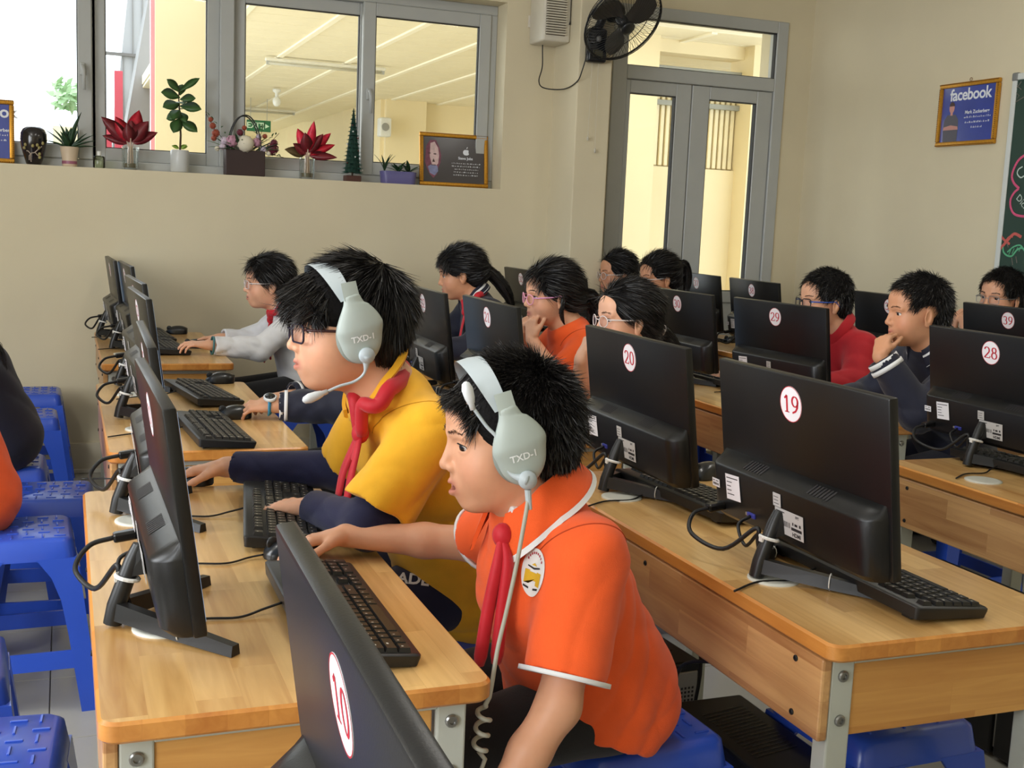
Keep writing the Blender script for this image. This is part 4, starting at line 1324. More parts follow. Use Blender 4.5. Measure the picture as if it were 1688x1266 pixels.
def hand_ops(w, fdir, up, thumb_side, sc, curl, spread=1.0, thumb=(.55, .2)):
    """w wrist, fdir knuckle direction, up = back of the hand; thumb_side: +1/-1 along cross(up, fdir)"""
    f = V3(*fdir); f /= np.linalg.norm(f); u = V3(*up); u = u - f * (u @ f); u /= np.linalg.norm(u)
    sd = np.cross(u, f) * thumb_side; w = V3(*w); ops = []
    rots = lambda a: (f * math.cos(a) - u * math.sin(a))
    ops.append(('+', Tap(w - f * .01 * sc, w + f * .030 * sc, sd, (.022 * sc, .017 * sc), (.029 * sc, .014 * sc)), .012))
    tips = []
    for i, (o, L, r) in enumerate(((.027, (.036, .023, .019), .0078), (.009, (.040, .026, .020), .0080), (-.009, (.037, .024, .019), .0076), (-.025, (.029, .018, .016), .0068))):
        k = w + f * (.076 - (.004, 0, .004, .012)[i]) * sc + sd * o * sc
        ops.append(('+', Caps(w + f * .022 * sc + sd * o * .6 * sc, k, .0115 * sc, .0095 * sc), .012 * sc))
        a = 0; p = k; d0 = f + sd * (.10, .02, -.06, -.15)[i] * spread; d0 /= np.linalg.norm(d0)
        c = curl[i] if isinstance(curl[0], (tuple, list)) else curl
        for j in range(3):
            a += c[j]; d = d0 * math.cos(a) - u * math.sin(a)
            q = p + d * L[j] * sc
            ops.append(('+', Caps(p, q, (r - j * .0007) * sc, (r - (j + 1) * .0008) * sc), .0035 * sc if j else .006 * sc)); p = q
        tips.append(p)
    p = w + f * .016 * sc + sd * .022 * sc
    d = f * math.cos(thumb[0]) + sd * math.sin(thumb[0]) - u * thumb[1]; d /= np.linalg.norm(d)
    q = p + d * .040 * sc; ops.append(('+', Caps(p, q, .0135 * sc, .0098 * sc), .012 * sc))
    d2 = d * .85 + f * .35 - u * .18; d2 /= np.linalg.norm(d2); e = q + d2 * .030 * sc
    ops.append(('+', Caps(q, e, .0092 * sc, .0084 * sc), .004 * sc))
    d3 = d2 * .9 + f * .3 - u * .1; d3 /= np.linalg.norm(d3); g = e + d3 * .022 * sc
    ops.append(('+', Caps(e, g, .0086 * sc, .0070 * sc), .003 * sc))
    return ops, np.array([w, *tips, g])

def ribbon_mesh(b, path, widths, side, th=.003):
    """flat band along path; side: width direction per point or one vector"""
    n = len(path); vs = []
    for i in range(n):
        p = Vector(path[i]); t = (Vector(path[min(i + 1, n - 1)]) - Vector(path[max(i - 1, 0)])).normalized()
        s_ = Vector(side[i] if isinstance(side, list) else side); s_ = (s_ - t * s_.dot(t)).normalized(); nn = t.cross(s_)
        w = widths[i] / 2
        vs += [p - s_ * w - nn * th * .3, p + nn * th, p + s_ * w - nn * th * .3, p - nn * th * .8]
    fs = []
    for i in range(n - 1):
        for j in range(4): fs.append((i * 4 + j, i * 4 + (j + 1) % 4, i * 4 + 4 + (j + 1) % 4, i * 4 + 4 + j))
    fs += [(0, 1, 2, 3), tuple((n - 1) * 4 + j for j in (3, 2, 1, 0))]
    b.add(vs, fs)

# ---------------------------------------------------------------- hair
BROW = M('eyebrow_hair', (58, 42, 38), .6, var=0)
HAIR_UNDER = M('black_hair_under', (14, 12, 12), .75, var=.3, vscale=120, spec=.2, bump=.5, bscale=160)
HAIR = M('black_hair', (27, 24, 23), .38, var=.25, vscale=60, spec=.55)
def strands(roots, dirs, lens, grav, width, seg, rnd, curl=0.02, tip=.15):
    """tapered flat ribbons; arrays of roots and unit directions -> verts, quads"""
    n = len(roots)
    t = np.cross(dirs, rnd.normal(size=(n, 3))); t /= np.maximum(np.linalg.norm(t, axis=1), 1e-6)[:, None]
    P = roots.copy(); D = dirs.copy(); V = []
    for k in range(seg + 1):
        w = width * (1 - (1 - tip) * (k / seg) ** 1.5)
        V.append(P - t * w[:, None]); V.append(P + t * w[:, None])
        st = (lens / seg)[:, None]
        P = P + D * st
        D = D + grav * st + rnd.normal(size=(n, 3)) * curl
        D /= np.linalg.norm(D, axis=1)[:, None]
    V = np.stack(V, 1); v = V.reshape(-1, 3); m = 2 * (seg + 1)
    base = (np.arange(n) * m)[:, None]
    f = np.concatenate([base + np.array([2 * k, 2 * k + 1, 2 * k + 3, 2 * k + 2])[None, :] for k in range(seg)])
    return v, f

def hair_cap_ops(H, thick, face, sides, nape, extra=()):
    s = H.s; R = H.R; ops = []
    E = lambda c, r, k, op='+': ops.append((op, Ell(H(*c), V3(*r) * s, R), k * s))
    E((-.014, 0, .040), (.094 + thick, .073 + thick, .084 + thick), 0)
    E((-.058, 0, -.012), (.050 + thick * .6, .062 + thick * .6, .070), .02)
    for c, r, k in extra: E(c, r, k)
    for c, r, k in face: E(c, r, k, '-')
    for c, r, k in sides:
        E(c, r, k, '-'); E((c[0], -c[1], c[2]), r, k, '-')
    c = H(-.05, 0, nape - .2)
    ops.append(('-', Ell(c, V3(.2, .2, .2) * s, R), .004))
    return ops

def make_hair(P, H, st, body_ops, h, rnd):
    """st: style dict"""
    ops = hair_cap_ops(H, st['thick'], st['face'], st['sides'], st['nape'], st.get('extra', ()))
    v, f = field_mesh(ops, h)
    cen = v[f].mean(1); nrm = np.cross(v[f[:, 1]] - v[f[:, 0]], v[f[:, 2]] - v[f[:, 0]])
    ar = np.linalg.norm(nrm, axis=1); nrm /= np.maximum(ar, 1e-12)[:, None]
    loc = H.inv(cen)
    outside = eval_pts(body_ops, cen) > -.0005
    pr = ar * outside * (loc[:, 2] > st['nape'] + .004)
    if st.get('headset'):
        cup = (np.abs(loc[:, 1]) > .045) & (((loc[:, 0] - .010) / .050) ** 2 + ((loc[:, 2] - .015) / .080) ** 2 < 1)
        bx = .012 + .034 * np.clip(np.cos(np.arctan2(np.abs(loc[:, 1]) / .1035, np.maximum(loc[:, 2] - .028, 1e-4) / .110)), 0, 1) ** .8
        band = (np.abs(loc[:, 0] - bx) < .026) & (loc[:, 2] > .03)
        flat_pr = pr * ~cup
        pr = pr * ~cup * ~band
        st = dict(st, groups=list(st['groups']) + [dict(n=2200, out=.0, flow=crown_flow, len=(.012, .022), jit=.05, seg=3, w=.0009, curl=.01, flat=True)])
    V, Fc, n = [v], [f], len(v)
    for g in st['groups']:
        p = (flat_pr if g.get('flat') else pr).copy()
        if 'mask' in g: p = p * g['mask'](loc)
        if p.sum() <= 0: continue
        pick = rnd.choice(len(p), g['n'], p=p / p.sum())
        roots = cen[pick] + rnd.normal(size=(g['n'], 3)) * h * .5 - nrm[pick] * .002
        flow = g['flow'](loc[pick]); flow = flow @ H.R.T
        flow = flow - nrm[pick] * (flow * nrm[pick]).sum(1)[:, None] * g.get('tan', 1.0)
        flow /= np.maximum(np.linalg.norm(flow, axis=1), .25)[:, None]
        d = nrm[pick] * g['out'] + flow + rnd.normal(size=(g['n'], 3)) * g.get('jit', .15)
        d /= np.linalg.norm(d, axis=1)[:, None]
        L = rnd.uniform(*g['len'], size=g['n']) * H.s
        gr = (V3(*g.get('grav', (0, 0, 0)))) @ H.R.T
        vs, fs = strands(roots, d, L, gr[None, :], np.full(g['n'], g.get('w', .0008)), g.get('seg', 4), rnd, g.get('curl', .03))
        V.append(vs); Fc.append(fs + n); n += len(vs)
    for lock in st.get('locks', ()):          # tails and locks: bundles along a path (world coordinates)
        path = np.array([tuple(x) for x in spline(lock['path'], 6)]); m = lock['n']; rad = np.interp(np.linspace(0, 1, len(path)), *lock['rad'])
        vs = []; ang = rnd.uniform(0, 6.28, m); rr = np.sqrt(rnd.uniform(.0, 1, m)); tl = rnd.uniform(.8, 1.0, m)
        tan = np.gradient(path, axis=0); tan /= np.linalg.norm(tan, axis=1)[:, None]
        u = np.cross(tan, V3(0, 1, .13)); u /= np.linalg.norm(u, axis=1)[:, None]; w_ = np.cross(tan, u)
        k = len(path); wd = lock.get('w', .0012)
        for i in range(k):
            c = path[i] + (u[i][None] * np.cos(ang)[:, None] + w_[i][None] * np.sin(ang)[:, None]) * (rr * rad[i])[:, None] + rnd.normal(size=(m, 3)) * .0012
            back = np.clip((i / (k - 1) - tl) / .2, 0, 1)[:, None]; c = c - tan[i][None] * back * .02
            t = np.cross(tan[i][None], rnd.normal(size=(m, 3))) if i == 0 else t
            tn = t / np.linalg.norm(t, axis=1)[:, None]
            ww = wd * (1 - .7 * (i / (k - 1)) ** 3)
            vs += [c - tn * ww, c + tn * ww]
        vs = np.stack(vs, 1).reshape(-1, 3); mm = 2 * k; base = (np.arange(m) * mm)[:, None]
        fs = np.concatenate([base + np.array([2 * j, 2 * j + 1, 2 * j + 3, 2 * j + 2])[None, :] for j in range(k - 1)])
        V.append(vs); Fc.append(fs + n); n += len(vs)
        b = MB(); b.tube([tuple(x) for x in path], [float(x) * .86 for x in rad], 10)
        tv = np.array(b.v); q = np.array([ff for ff in b.f if len(ff) == 4])
        V.append(tv); Fc.append(q + n); n += len(tv)
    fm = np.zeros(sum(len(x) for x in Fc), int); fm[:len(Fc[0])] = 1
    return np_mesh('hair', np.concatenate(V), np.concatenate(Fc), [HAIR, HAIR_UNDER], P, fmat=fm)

FACE_SHORT = [((.105, 0, -.030), (.085, .095, .092), .006)]
SIDE_EAR = [((.006, .088, -.036), (.030, .032, .050), .006)]
def fl(v): return lambda L: np.repeat(V3(*v)[None, :], len(L), 0)
def crown_flow(L):      # away from the whorl, hugging the skull, forward on top
    d = L - V3(-.06, .005, .11); d[:, 2] *= .8
    d /= np.maximum(np.linalg.norm(d, axis=1), 1e-6)[:, None]
    return d
def style_short(n=6500, out=.9, ln=(.020, .034), fringe=1500, w=.0008, thick=.010, flen=(.022, .038)):
    return dict(thick=thick, face=FACE_SHORT, sides=SIDE_EAR, nape=-.078, groups=[
        dict(n=n, out=out, flow=crown_flow, len=ln, jit=.28, seg=3, w=w, mask=lambda L: (L[:, 2] > -.0) * 1.0),
        dict(n=int(n * .45), out=.35, flow=lambda L: crown_flow(L) * .6 + V3(0, 0, -.5), len=(.012, .022), jit=.2, seg=3, w=w, mask=lambda L: (L[:, 2] < .03) * 1.0),
        dict(n=fringe, out=.35, flow=fl((.55, 0, -.75)), len=flen, jit=.22, seg=4, w=w, grav=(0, 0, -8), mask=lambda L: ((L[:, 0] > .035) & (L[:, 2] > .03)) * 1.0)])
def style_mop(n=9000, w=.0009):
    return dict(thick=.009, headset=True, face=[((.108, 0, -.060), (.080, .085, .082), .006)], sides=[((.034, .095, -.060), (.034, .035, .045), .006)], nape=-.080, extra=[((.036, 0, .056), (.066, .066, .052), .012)] + [((.036, y * .058, .048), (.042, .020, .036), .012) for y in (-1, 1)], groups=[
        dict(n=n, out=.10, flow=crown_flow, len=(.035, .065), jit=.07, seg=4, w=w, curl=.015, mask=lambda L: (L[:, 2] > .02) * 1.0),
        dict(n=int(n * .5), out=.06, flow=fl((-.1, 0, -1)), len=(.02, .04), jit=.06, seg=4, w=w, curl=.015, mask=lambda L: (L[:, 2] < .05) * 1.0),
        dict(n=int(n * .5), out=.20, flow=fl((.50, .0, -.85)), len=(.018, .034), jit=.08, seg=5, w=w, grav=(0, 0, -9), mask=lambda L: ((L[:, 0] > .03) & (L[:, 2] > .02)) * 1.0)])
def style_girl(n=5000, w=.0010, bangs=900, back=(-.11, 0, .03), nape=-.07, locks=()):
    def to_tail(L):
        d = V3(*back) - L; d /= np.maximum(np.linalg.norm(d, axis=1), 1e-6)[:, None]; return d
    g = [dict(n=n, out=.10, flow=to_tail, len=(.03, .07), jit=.06, seg=4, w=w, curl=.01)]
    if bangs:
        g.append(dict(n=bangs, out=.3, flow=fl((.45, 0, -.85)), len=(.03, .055), jit=.16, seg=5, w=w, grav=(0, 0, -10), mask=lambda L: ((L[:, 0] > .04) & (L[:, 2] > .045)) * 1.0))
    return dict(thick=.011, face=[((.105, 0, -.036), (.082, .095, .092), .006)], sides=[((.008, .090, -.034), (.026, .032, .048), .006)], nape=nape, groups=g, locks=locks)

# ---------------------------------------------------------------- people
SKIN_M = vcol_mat('skin', rough=.48, sss=.12, bump=.04, bscale=260, spec=.4, var=.05)
EYE_M = vcol_mat('eyeball', rough=.12, spec=.6)
def cloth(name, rgb, rough=.85, bump=.25, bscale=700, sheen=.15, var=.05):
    return M(name, rgb, rough, var=var, vscale=25, bump=bump, bscale=bscale, sheen=sheen)
def col(rgb): return np.array(lin(rgb))

def brow_and_eyes(P, H, body_ops, rnd, gaze=(1, 0, -.15), brow=True, eye=1.0):
    for y in (-1, 1):
        b = MB(); b.sphere((0, 0, 0), .0122 * H.s, 20, 14)
        v = np.array(b.v); f = np.array([q for q in b.f]); g = V3(*gaze); g /= np.linalg.norm(g)
        c = (v / (.0122 * H.s)) @ g
        cols = np.where(c[:, None] > .955, col((10, 8, 8))[None], np.where(c[:, None] > .80, col((40, 24, 18))[None], col((226, 220, 214))[None]))
        w = H.o + (v + V3(.0712, y * .031, .003) * H.s) @ H.R.T
        o = np_mesh('eye', w, f, EYE_M, P, cols)
        b = MB(); pts = []
        for k in range(9):
            a = PI * k / 8
            out_ = math.cos(a) * y
            q = V3(.0852 - (.011 if out_ > 0 else .003) * abs(math.cos(a)) ** 2, y * .0325 + .0142 * math.cos(a), .0024 + .0055 * eye * math.sin(a))
            pts.append(tuple(H(*q)))
        b.tube(pts, [.0004 + .0007 * math.sin(PI * k / 8) for k in range(9)], 5); b.build('eyelash', HAIR, P)
    if brow:
        R0, D0 = [], []
        for y in (-1, 1):
            m = 95; t = rnd.uniform(0, 1, m)
            L = np.stack([np.full(m, .13), y * (.012 + .034 * t), .0245 + .0045 * np.sin(PI * t * .85) - .002 * t + rnd.normal(size=m) * .0012], 1)
            Wp = H.many(L); dr = -H.R[:, 0]
            for _ in range(12): Wp = Wp + dr[None] * (eval_pts(body_ops, Wp) * .9)[:, None]
            D0 = np.repeat(((V3(.12, y * .95, .08)) @ H.R.T)[None], m, 0) + rnd.normal(size=(m, 3)) * .2
            D0 /= np.linalg.norm(D0, axis=1)[:, None]
            vs, fs = strands(Wp, D0, rnd.uniform(.005, .009, m) * H.s, np.zeros((1, 3)), np.full(m, .00045), 2, rnd)
            np_mesh('eyebrow', vs, fs, BROW, P)

def ring_pts(c, axis, r, n=24, squash=1.0, lat=None):
    a = Vector(axis).normalized(); u = (Vector(lat) - a * Vector(lat).dot(a)).normalized() if lat is not None else a.orthogonal().normalized(); w = a.cross(u)
    return [Vector(c) + u * (r * math.cos(2 * PI * k / n)) + w * (r * squash * math.sin(2 * PI * k / n)) for k in range(n + 1)]

SKIN_TONES = {'a': (226, 172, 140), 'b': (216, 160, 126), 'c': (205, 148, 112), 'd': (222, 166, 132)}

def person(label, head, sc, neck, chest, pelvis, sh, el, wr, hands, shirt, style, seed=1, tone='a', res=(.0026, .0024, .006),
           chub=0, mouth=0.0, size=1.0, legs=True, trousers=(20, 20, 24), knees=None, feet=None, brow=True, eyes=True, gaze=(1, .18, -.15), belly=0.0, deep=0.0, eye_open=1.0):
    """sh/el/wr: dicts L/R of points; hands: dict L/R of (fdir, up, thumb_side, curl, thumb) or None"""
    rnd = np.random.RandomState(seed)
    P = empty('person', (pelvis[0], pelvis[1], 0))
    inv = V3(pelvis[0], pelvis[1], 0)
    tag(P, label, 'person', 'children at the computers')
    H = Frame(head[:3], head[3], head[4], head[5], sc)
    z = size
    lat = V3(*sh['L']) - V3(*sh['R'])
    hops = head_ops(H, neck, chub, mouth, eye=eye_open)
    ops = list(hops)
    ops.append(('+', Tap(neck, chest, lat, (.075 * z, .055 * z), (.115 * z, .078 * z)), .03))
    ops.append(('+', Tap(chest, pelvis, lat, (.115 * z, .078 * z), (.115 * z, .085 * z)), .03))
    hand_boxes = []
    for s_ in ('L', 'R'):
        S, E_, W_ = sh[s_], el[s_], wr[s_]
        ops.append(('+', Caps(S, E_, .037 * z, .032 * z), .03))
        ops.append(('+', Caps(E_, V3(*E_) * .6 + V3(*W_) * .4, .032 * z, .030 * z), .015))
        ops.append(('+', Caps(V3(*E_) * .6 + V3(*W_) * .4, W_, .030 * z, .0205 * z), .015))
        if hands.get(s_):
            fd, up_, ts, cu, th = hands[s_]
            ho, pts = hand_ops(W_, fd, up_, ts, .86 * z, cu, thumb=th)
            ops += ho
            hand_boxes.append((pts.min(0) - .022, pts.max(0) + .022, res[1]))
    hlo = np.min([H(a, b_, c) for a in (-.13, .125) for b_ in (-.1, .1) for c in (-.125, .14)], 0); hhi = np.max([H(a, b_, c) for a in (-.13, .125) for b_ in (-.1, .1) for c in (-.125, .14)], 0)
    v, f = field_mesh(ops, res[2], [(hlo, hhi, res[0])] + hand_boxes)
    L = H.inv(v); base = col(SKIN_TONES[tone]); cols = np.repeat(base[None], len(v), 0)
    near = np.linalg.norm(L, axis=1) < .16
    lip = np.exp(-(((L[:, 1] / .021) ** 2) ** 2 + ((L[:, 2] + .0605 + mouth * .5) / (.0095 + mouth * .5)) ** 4)) * (L[:, 0] > .081) * near
    cols = cols * (1 - .75 * lip[:, None]) + col((176, 92, 84))[None] * (.75 * lip[:, None])
    inm = (mouth > 0) * np.exp(-((L[:, 1] / .014) ** 4 + ((L[:, 2] + .0608 + mouth * .5) / (.0012 + mouth * .5)) ** 4)) * (L[:, 0] > .078) * (L[:, 0] < .0925) * near
    cols = cols * (1 - .8 * inm[:, None]) + col((70, 30, 30))[None] * (.8 * inm[:, None])
    blush = np.exp(-(((L[:, 0] - .07) / .03) ** 2 + ((np.abs(L[:, 1]) - .045) / .022) ** 2 + ((L[:, 2] + .03) / .025) ** 2)) * near
    cols = cols * (1 - .22 * blush[:, None]) + col((214, 120, 96))[None] * (.22 * blush[:, None])
    np_mesh('body', v - inv, f, SKIN_M, P, cols)
    def here(o):        # children were made in world coordinates
        o.location = tuple(-inv); return o
    k0 = len(P.children)
    if eyes: brow_and_eyes(P, H, hops, rnd, gaze, brow, eye_open)
    make_hair(P, H, style, hops, max(.004, res[0] * 1.4), rnd)
    # ---- shirt
    so = []
    t = shirt.get('loose', .012)
    ch, pe, ne = V3(*chest), V3(*pelvis), V3(*neck)
    hem = pe + (ch - pe) * shirt.get('hem', -.12)
    so.append(('+', Tap(ch, pe, lat, (.122 * z + t, .084 * z + t + deep), (.120 * z + t + .008 + belly, .092 * z + t + .010 + belly + deep)), 0))
    so.append(('+', Tap(ne + (ch - ne) * .25, ch, lat, (.085 * z + t, .060 * z + t), (.122 * z + t, .084 * z + t + deep)), .03))
    for s_ in ('L', 'R'):
        S, E_, W_ = V3(*sh[s_]), V3(*el[s_]), V3(*wr[s_])
        so.append(('+', Caps(ne + (S - ne) * .30 + (ch - ne) * .20, S, .036 * z + t * .8, .041 * z + t * .8), .03))
        if shirt['sleeve'] == 'short':
            q = S + (E_ - S) * shirt.get('slen', .72); d = (E_ - S) / np.linalg.norm(E_ - S)
            so.append(('+', Cut(Caps(S, q + d * .03, .041 * z + t * .8, .046 * z + t + .002), q, d), .03))
            so.append(('-', Caps(q - d * .014, q + d * .08, .034 * z + t * .7, .036 * z + t * .7), .0))
        else:
            so.append(('+', Caps(S, E_, .045 * z + t, .040 * z + t), .03))
            q = E_ + (W_ - E_) * shirt.get('slen', .94); d = (W_ - E_) / np.linalg.norm(W_ - E_)
            so.append(('+', Cut(Caps(E_, q + d * .02, .040 * z + t, .026 * z + t), q, d), .02))
            so.append(('-', Caps(q - d * .01, q + d * .06, .022 * z + t * .8, .022 * z + t * .8), .0))
    so.append(('-', Caps(ne + (ch - ne) * .02, V3(*H(-.020, 0, -.05)), .056 * z, .062 * z), .006))
    dn = (pe - ch) / np.linalg.norm(pe - ch)
    if 'hemcut' in shirt:
        hp, hn = V3(*shirt['hemcut'][0]), V3(*shirt['hemcut'][1]); hn /= np.linalg.norm(hn)
        so.append(('-', Ell(hp + hn * 1.2, (1.2, 1.2, 1.2)), .004))
    else:
        so.append(('-', Ell(pe + dn * (.105 + shirt.get('hem', .0)) + dn * .5, (.5, .5, .5)), .004))
    hS = shirt.get('res', res[2])
    bb = [p.bbox() for o, p, k in so if o == '+']; lo = np.min([b_[0] for b_ in bb], 0) - 3 * hS; hi = np.max([b_[1] for b_ in bb], 0) + 3 * hS
    F, ax = eval_grid(so, lo, hi, hS)
    G = np.stack(np.meshgrid(*ax, indexing='ij'), -1).reshape(-1, 3) if False else None
    nz = np.argwhere(np.abs(F) < .03)
    Pp = lo + nz * hS
    F[tuple(nz.T)] += wrinkle(Pp, seed + 5, shirt.get('wr', .0035), shirt.get('wf', 34)).astype(np.float32)
    v2, f2 = nets(F, lo, hS)
    zfrac = None
    shirt_o = np_mesh('shirt' if shirt['sleeve'] == 'short' else shirt.get('part', 'jacket'), v2, f2, shirt['mat'], P)
    info = dict(P=P, H=H, shirt_ops=so, body_ops=ops, head_ops=hops, inv=inv, here=here, shirt=shirt_o, z=z, t=t, lat=lat, neck=ne, chest=ch, pelvis=pe, sh=sh, el=el, wr=wr, rnd=rnd, made=[])
    # ---- legs
    if legs:
        fw_ = np.cross(lat / np.linalg.norm(lat), V3(0, 0, 1)); fw_ /= np.linalg.norm(fw_)
        lt = lat / np.linalg.norm(lat)
        to = [('+', Ell(pe + V3(0, 0, -.015), (.115 * z, .125 * z, .085 * z)), 0)]
        sho = []
        for i, sgn in enumerate((1, -1)):
            hip = pe + lt * sgn * .07 * z
            kn = V3(*knees[i]) if knees is not None else hip + fw_ * .34 * z + lt * sgn * .03 + V3(0, 0, -.03)
            ft = V3(*feet[i]) if feet is not None else V3(kn[0] + .06, kn[1], .07)
            to.append(('+', Caps(hip, kn, .078 * z, .058 * z), .03)); to.append(('+', Caps(kn, ft, .058 * z, .046 * z), .02))
            sho.append(ft)
        vt, ft_ = field_mesh(to, .009)
        np_mesh('trousers', vt, ft_, cloth('trouser_%d_%d_%d' % trousers, trousers), P)
        for p_ in sho:
            b = MB(); b.sphere((p_[0] - .04, p_[1], .035), (.105, .042, .034), 14, 8); b.build('shoe', M('dark_shoe', (40, 40, 46), .6), P, smooth=True)
    for c in list(P.children):
        if c.name.split('.')[0] != 'body': c.location = tuple(-inv)
    return info

def child(info, o):
    o.parent = info['P']; o.location = tuple(-info['inv']); return o

def trace(ops, p, d, n=30):
    p = V3(*p); d = V3(*d) / np.linalg.norm(V3(*d))
    for _ in range(n): p = p + d * float(eval_pts(ops, p[None])[0]) * .9
    return p

def scarf(info, knot, tails, mat=None, w=.05, roll=.012, r=.073, lift=.014, tth=.005, kn_r=(.017, .017, .02), face=.35, round_=0):
    """red neckerchief: roll round the neck, a knot, two tails"""
    mat = mat or cloth('red_scarf', (196, 24, 40), .6, bump=.1)
    H, ne, z = info['H'], info['neck'], info['z']
    kn = V3(*knot); c = ne + (V3(*H(-.02, 0, -.06)) - ne) * .18
    lt = info['lat'] / np.linalg.norm(info['lat'])
    fr = kn - c; fr[2] = 0; fr /= np.linalg.norm(fr)
    pts = []
    for k in range(17):
        a = math.radians(-165 + 330 * k / 16); q = math.cos(a)
        rr_ = r * z
        p = c - fr * rr_ * q * 1.0 + lt * rr_ * 1.08 * math.sin(a); p = p + V3(0, 0, lift + .018 * q - (.02 if abs(a) > 2 else 0))
        pts.append(tuple(p))
    pts = [tuple(kn + lt * -.008)] + pts + [tuple(kn + lt * .008)]
    b = MB(); sp_ = spline(pts, 4); n_ = len(sp_)
    b.tube(sp_, [roll + roll * .5 * math.sin(PI * i / (n_ - 1)) for i in range(n_)], 8); 
    o = child(info, b.build('neckerchief', mat, info['P'], smooth=True))
    b = MB(); b.sphere(tuple(kn), kn_r, 12, 8); k_ = b.build('knot', mat, o, smooth=True)
    for t in tails:
        b = MB(); path = spline([tuple(kn)] + [tuple(x) for x in t], 6); n = len(path)
        if round_:
            b.tube(path, [round_ * (.6 + .4 * min(1, i / (n * .4))) * (.75 if i == n - 1 else 1) for i in range(n)], 10, flat=.72); b.build('tail', mat, o, smooth=True); continue
        ribbon_mesh(b, path, [w * (.35 + .65 * min(1, i / (n * .35))) * (1 - .25 * max(0, i / n - .8) / .2) for i in range(n)], tuple(lt * .8 + fr * face), tth)
        b.build('tail', mat, o, smooth=True)
    return o

def cuff_ring(info, side, frac, mat, r, wid=.006, fl_=None, upper=False, name='cuff_stripe'):
    A, B = (info['sh'][side], info['el'][side]) if upper else (info['el'][side], info['wr'][side])
    A, B = V3(*A), V3(*B); c = A + (B - A) * frac; d = (B - A) / np.linalg.norm(B - A)
    b = MB(); n = 28; vs = []
    u = Vector(tuple(d)).orthogonal().normalized(); w_ = Vector(tuple(d)).cross(u)
    for sgn in (-1, 1):
        for rr in (r, r - .004):
            for k in range(n):
                a = 2 * PI * k / n; vs.append(Vector(tuple(c + d * sgn * wid)) + u * rr * math.cos(a) + w_ * rr * math.sin(a))
    fs = []
    for k in range(n):
        j = (k + 1) % n; fs += [(k, j, 2 * n + j, 2 * n + k), (n + k, 3 * n + k, 3 * n + j, n + j), (k, n + k, n + j, j), (2 * n + k, 2 * n + j, 3 * n + j, 3 * n + k)]
    b.add(vs, fs); return child(info, b.build(name, mat, info['P'], smooth=True))

def collar(info, mat, stripe=None, hgt=.045, flare=.030, open_=38, tilt=.0, r0=.062, drop=0.0, tip=.02, name='collar', rise=.034):
    """turned-down collar round the neck, open at the front"""
    H, ne, z = info['H'], info['neck'], info['z']
    ax = V3(*H(-.02, 0, -.06)) - ne; ax /= np.linalg.norm(ax)
    lt = info['lat'] / np.linalg.norm(info['lat']); fr = np.cross(lt, ax); fr /= np.linalg.norm(fr)
    if fr @ H.R[:, 0] < 0: fr = -fr
    c = ne + ax * rise
    b = MB(); n = 40; rows = []
    for k in range(n + 1):
        a = math.radians(open_ + (360 - 2 * open_) * k / n); e = min(1, min(k, n - k) / 6)
        rad = fr * math.cos(a) + lt * math.sin(a)
        front = max(0, math.cos(a))
        p0 = c + rad * (r0 * z) + ax * (.010 - .028 * front)
        p1 = p0 + rad * .007 + ax * .003
        p2 = p0 + rad * flare - ax * (hgt * (1 + .25 * (1 - e))) + fr * tip * (1 - e)
        p3 = p2 - rad * .004
        rows.append([p0, p1, p1 * .3 + p2 * .7 + rad * .004, p2, p3, p0 * .5 + p3 * .5])
    vs = [tuple(p) for r in rows for p in r]; m_ = 6; fs = []
    for k in range(n):
        for j in range(m_): fs.append((k * m_ + j, k * m_ + (j + 1) % m_, (k + 1) * m_ + (j + 1) % m_, (k + 1) * m_ + j))
    fs += [tuple(range(m_)), tuple(n * m_ + j for j in reversed(range(m_)))]
    b.add(vs, fs); o = child(info, b.build(name, mat, info['P'], angle=60))
    if stripe:
        for (f0, f1) in stripe[1]:
            b = MB(); vs = []
            for r in rows:
                a_, c_ = r[1], r[3]; nn = np.cross(r[3] - r[1], fr); rad = r[3] - c; rad /= np.linalg.norm(rad)
                vs += [tuple(a_ + (c_ - a_) * f0 + rad * .0035 + ax * .001), tuple(a_ + (c_ - a_) * f1 + rad * .0035)]
            b.add(vs, [(2 * k, 2 * k + 1, 2 * k + 3, 2 * k + 2) for k in range(n)])
            b.build('collar_stripe', stripe[0], o)
    return o

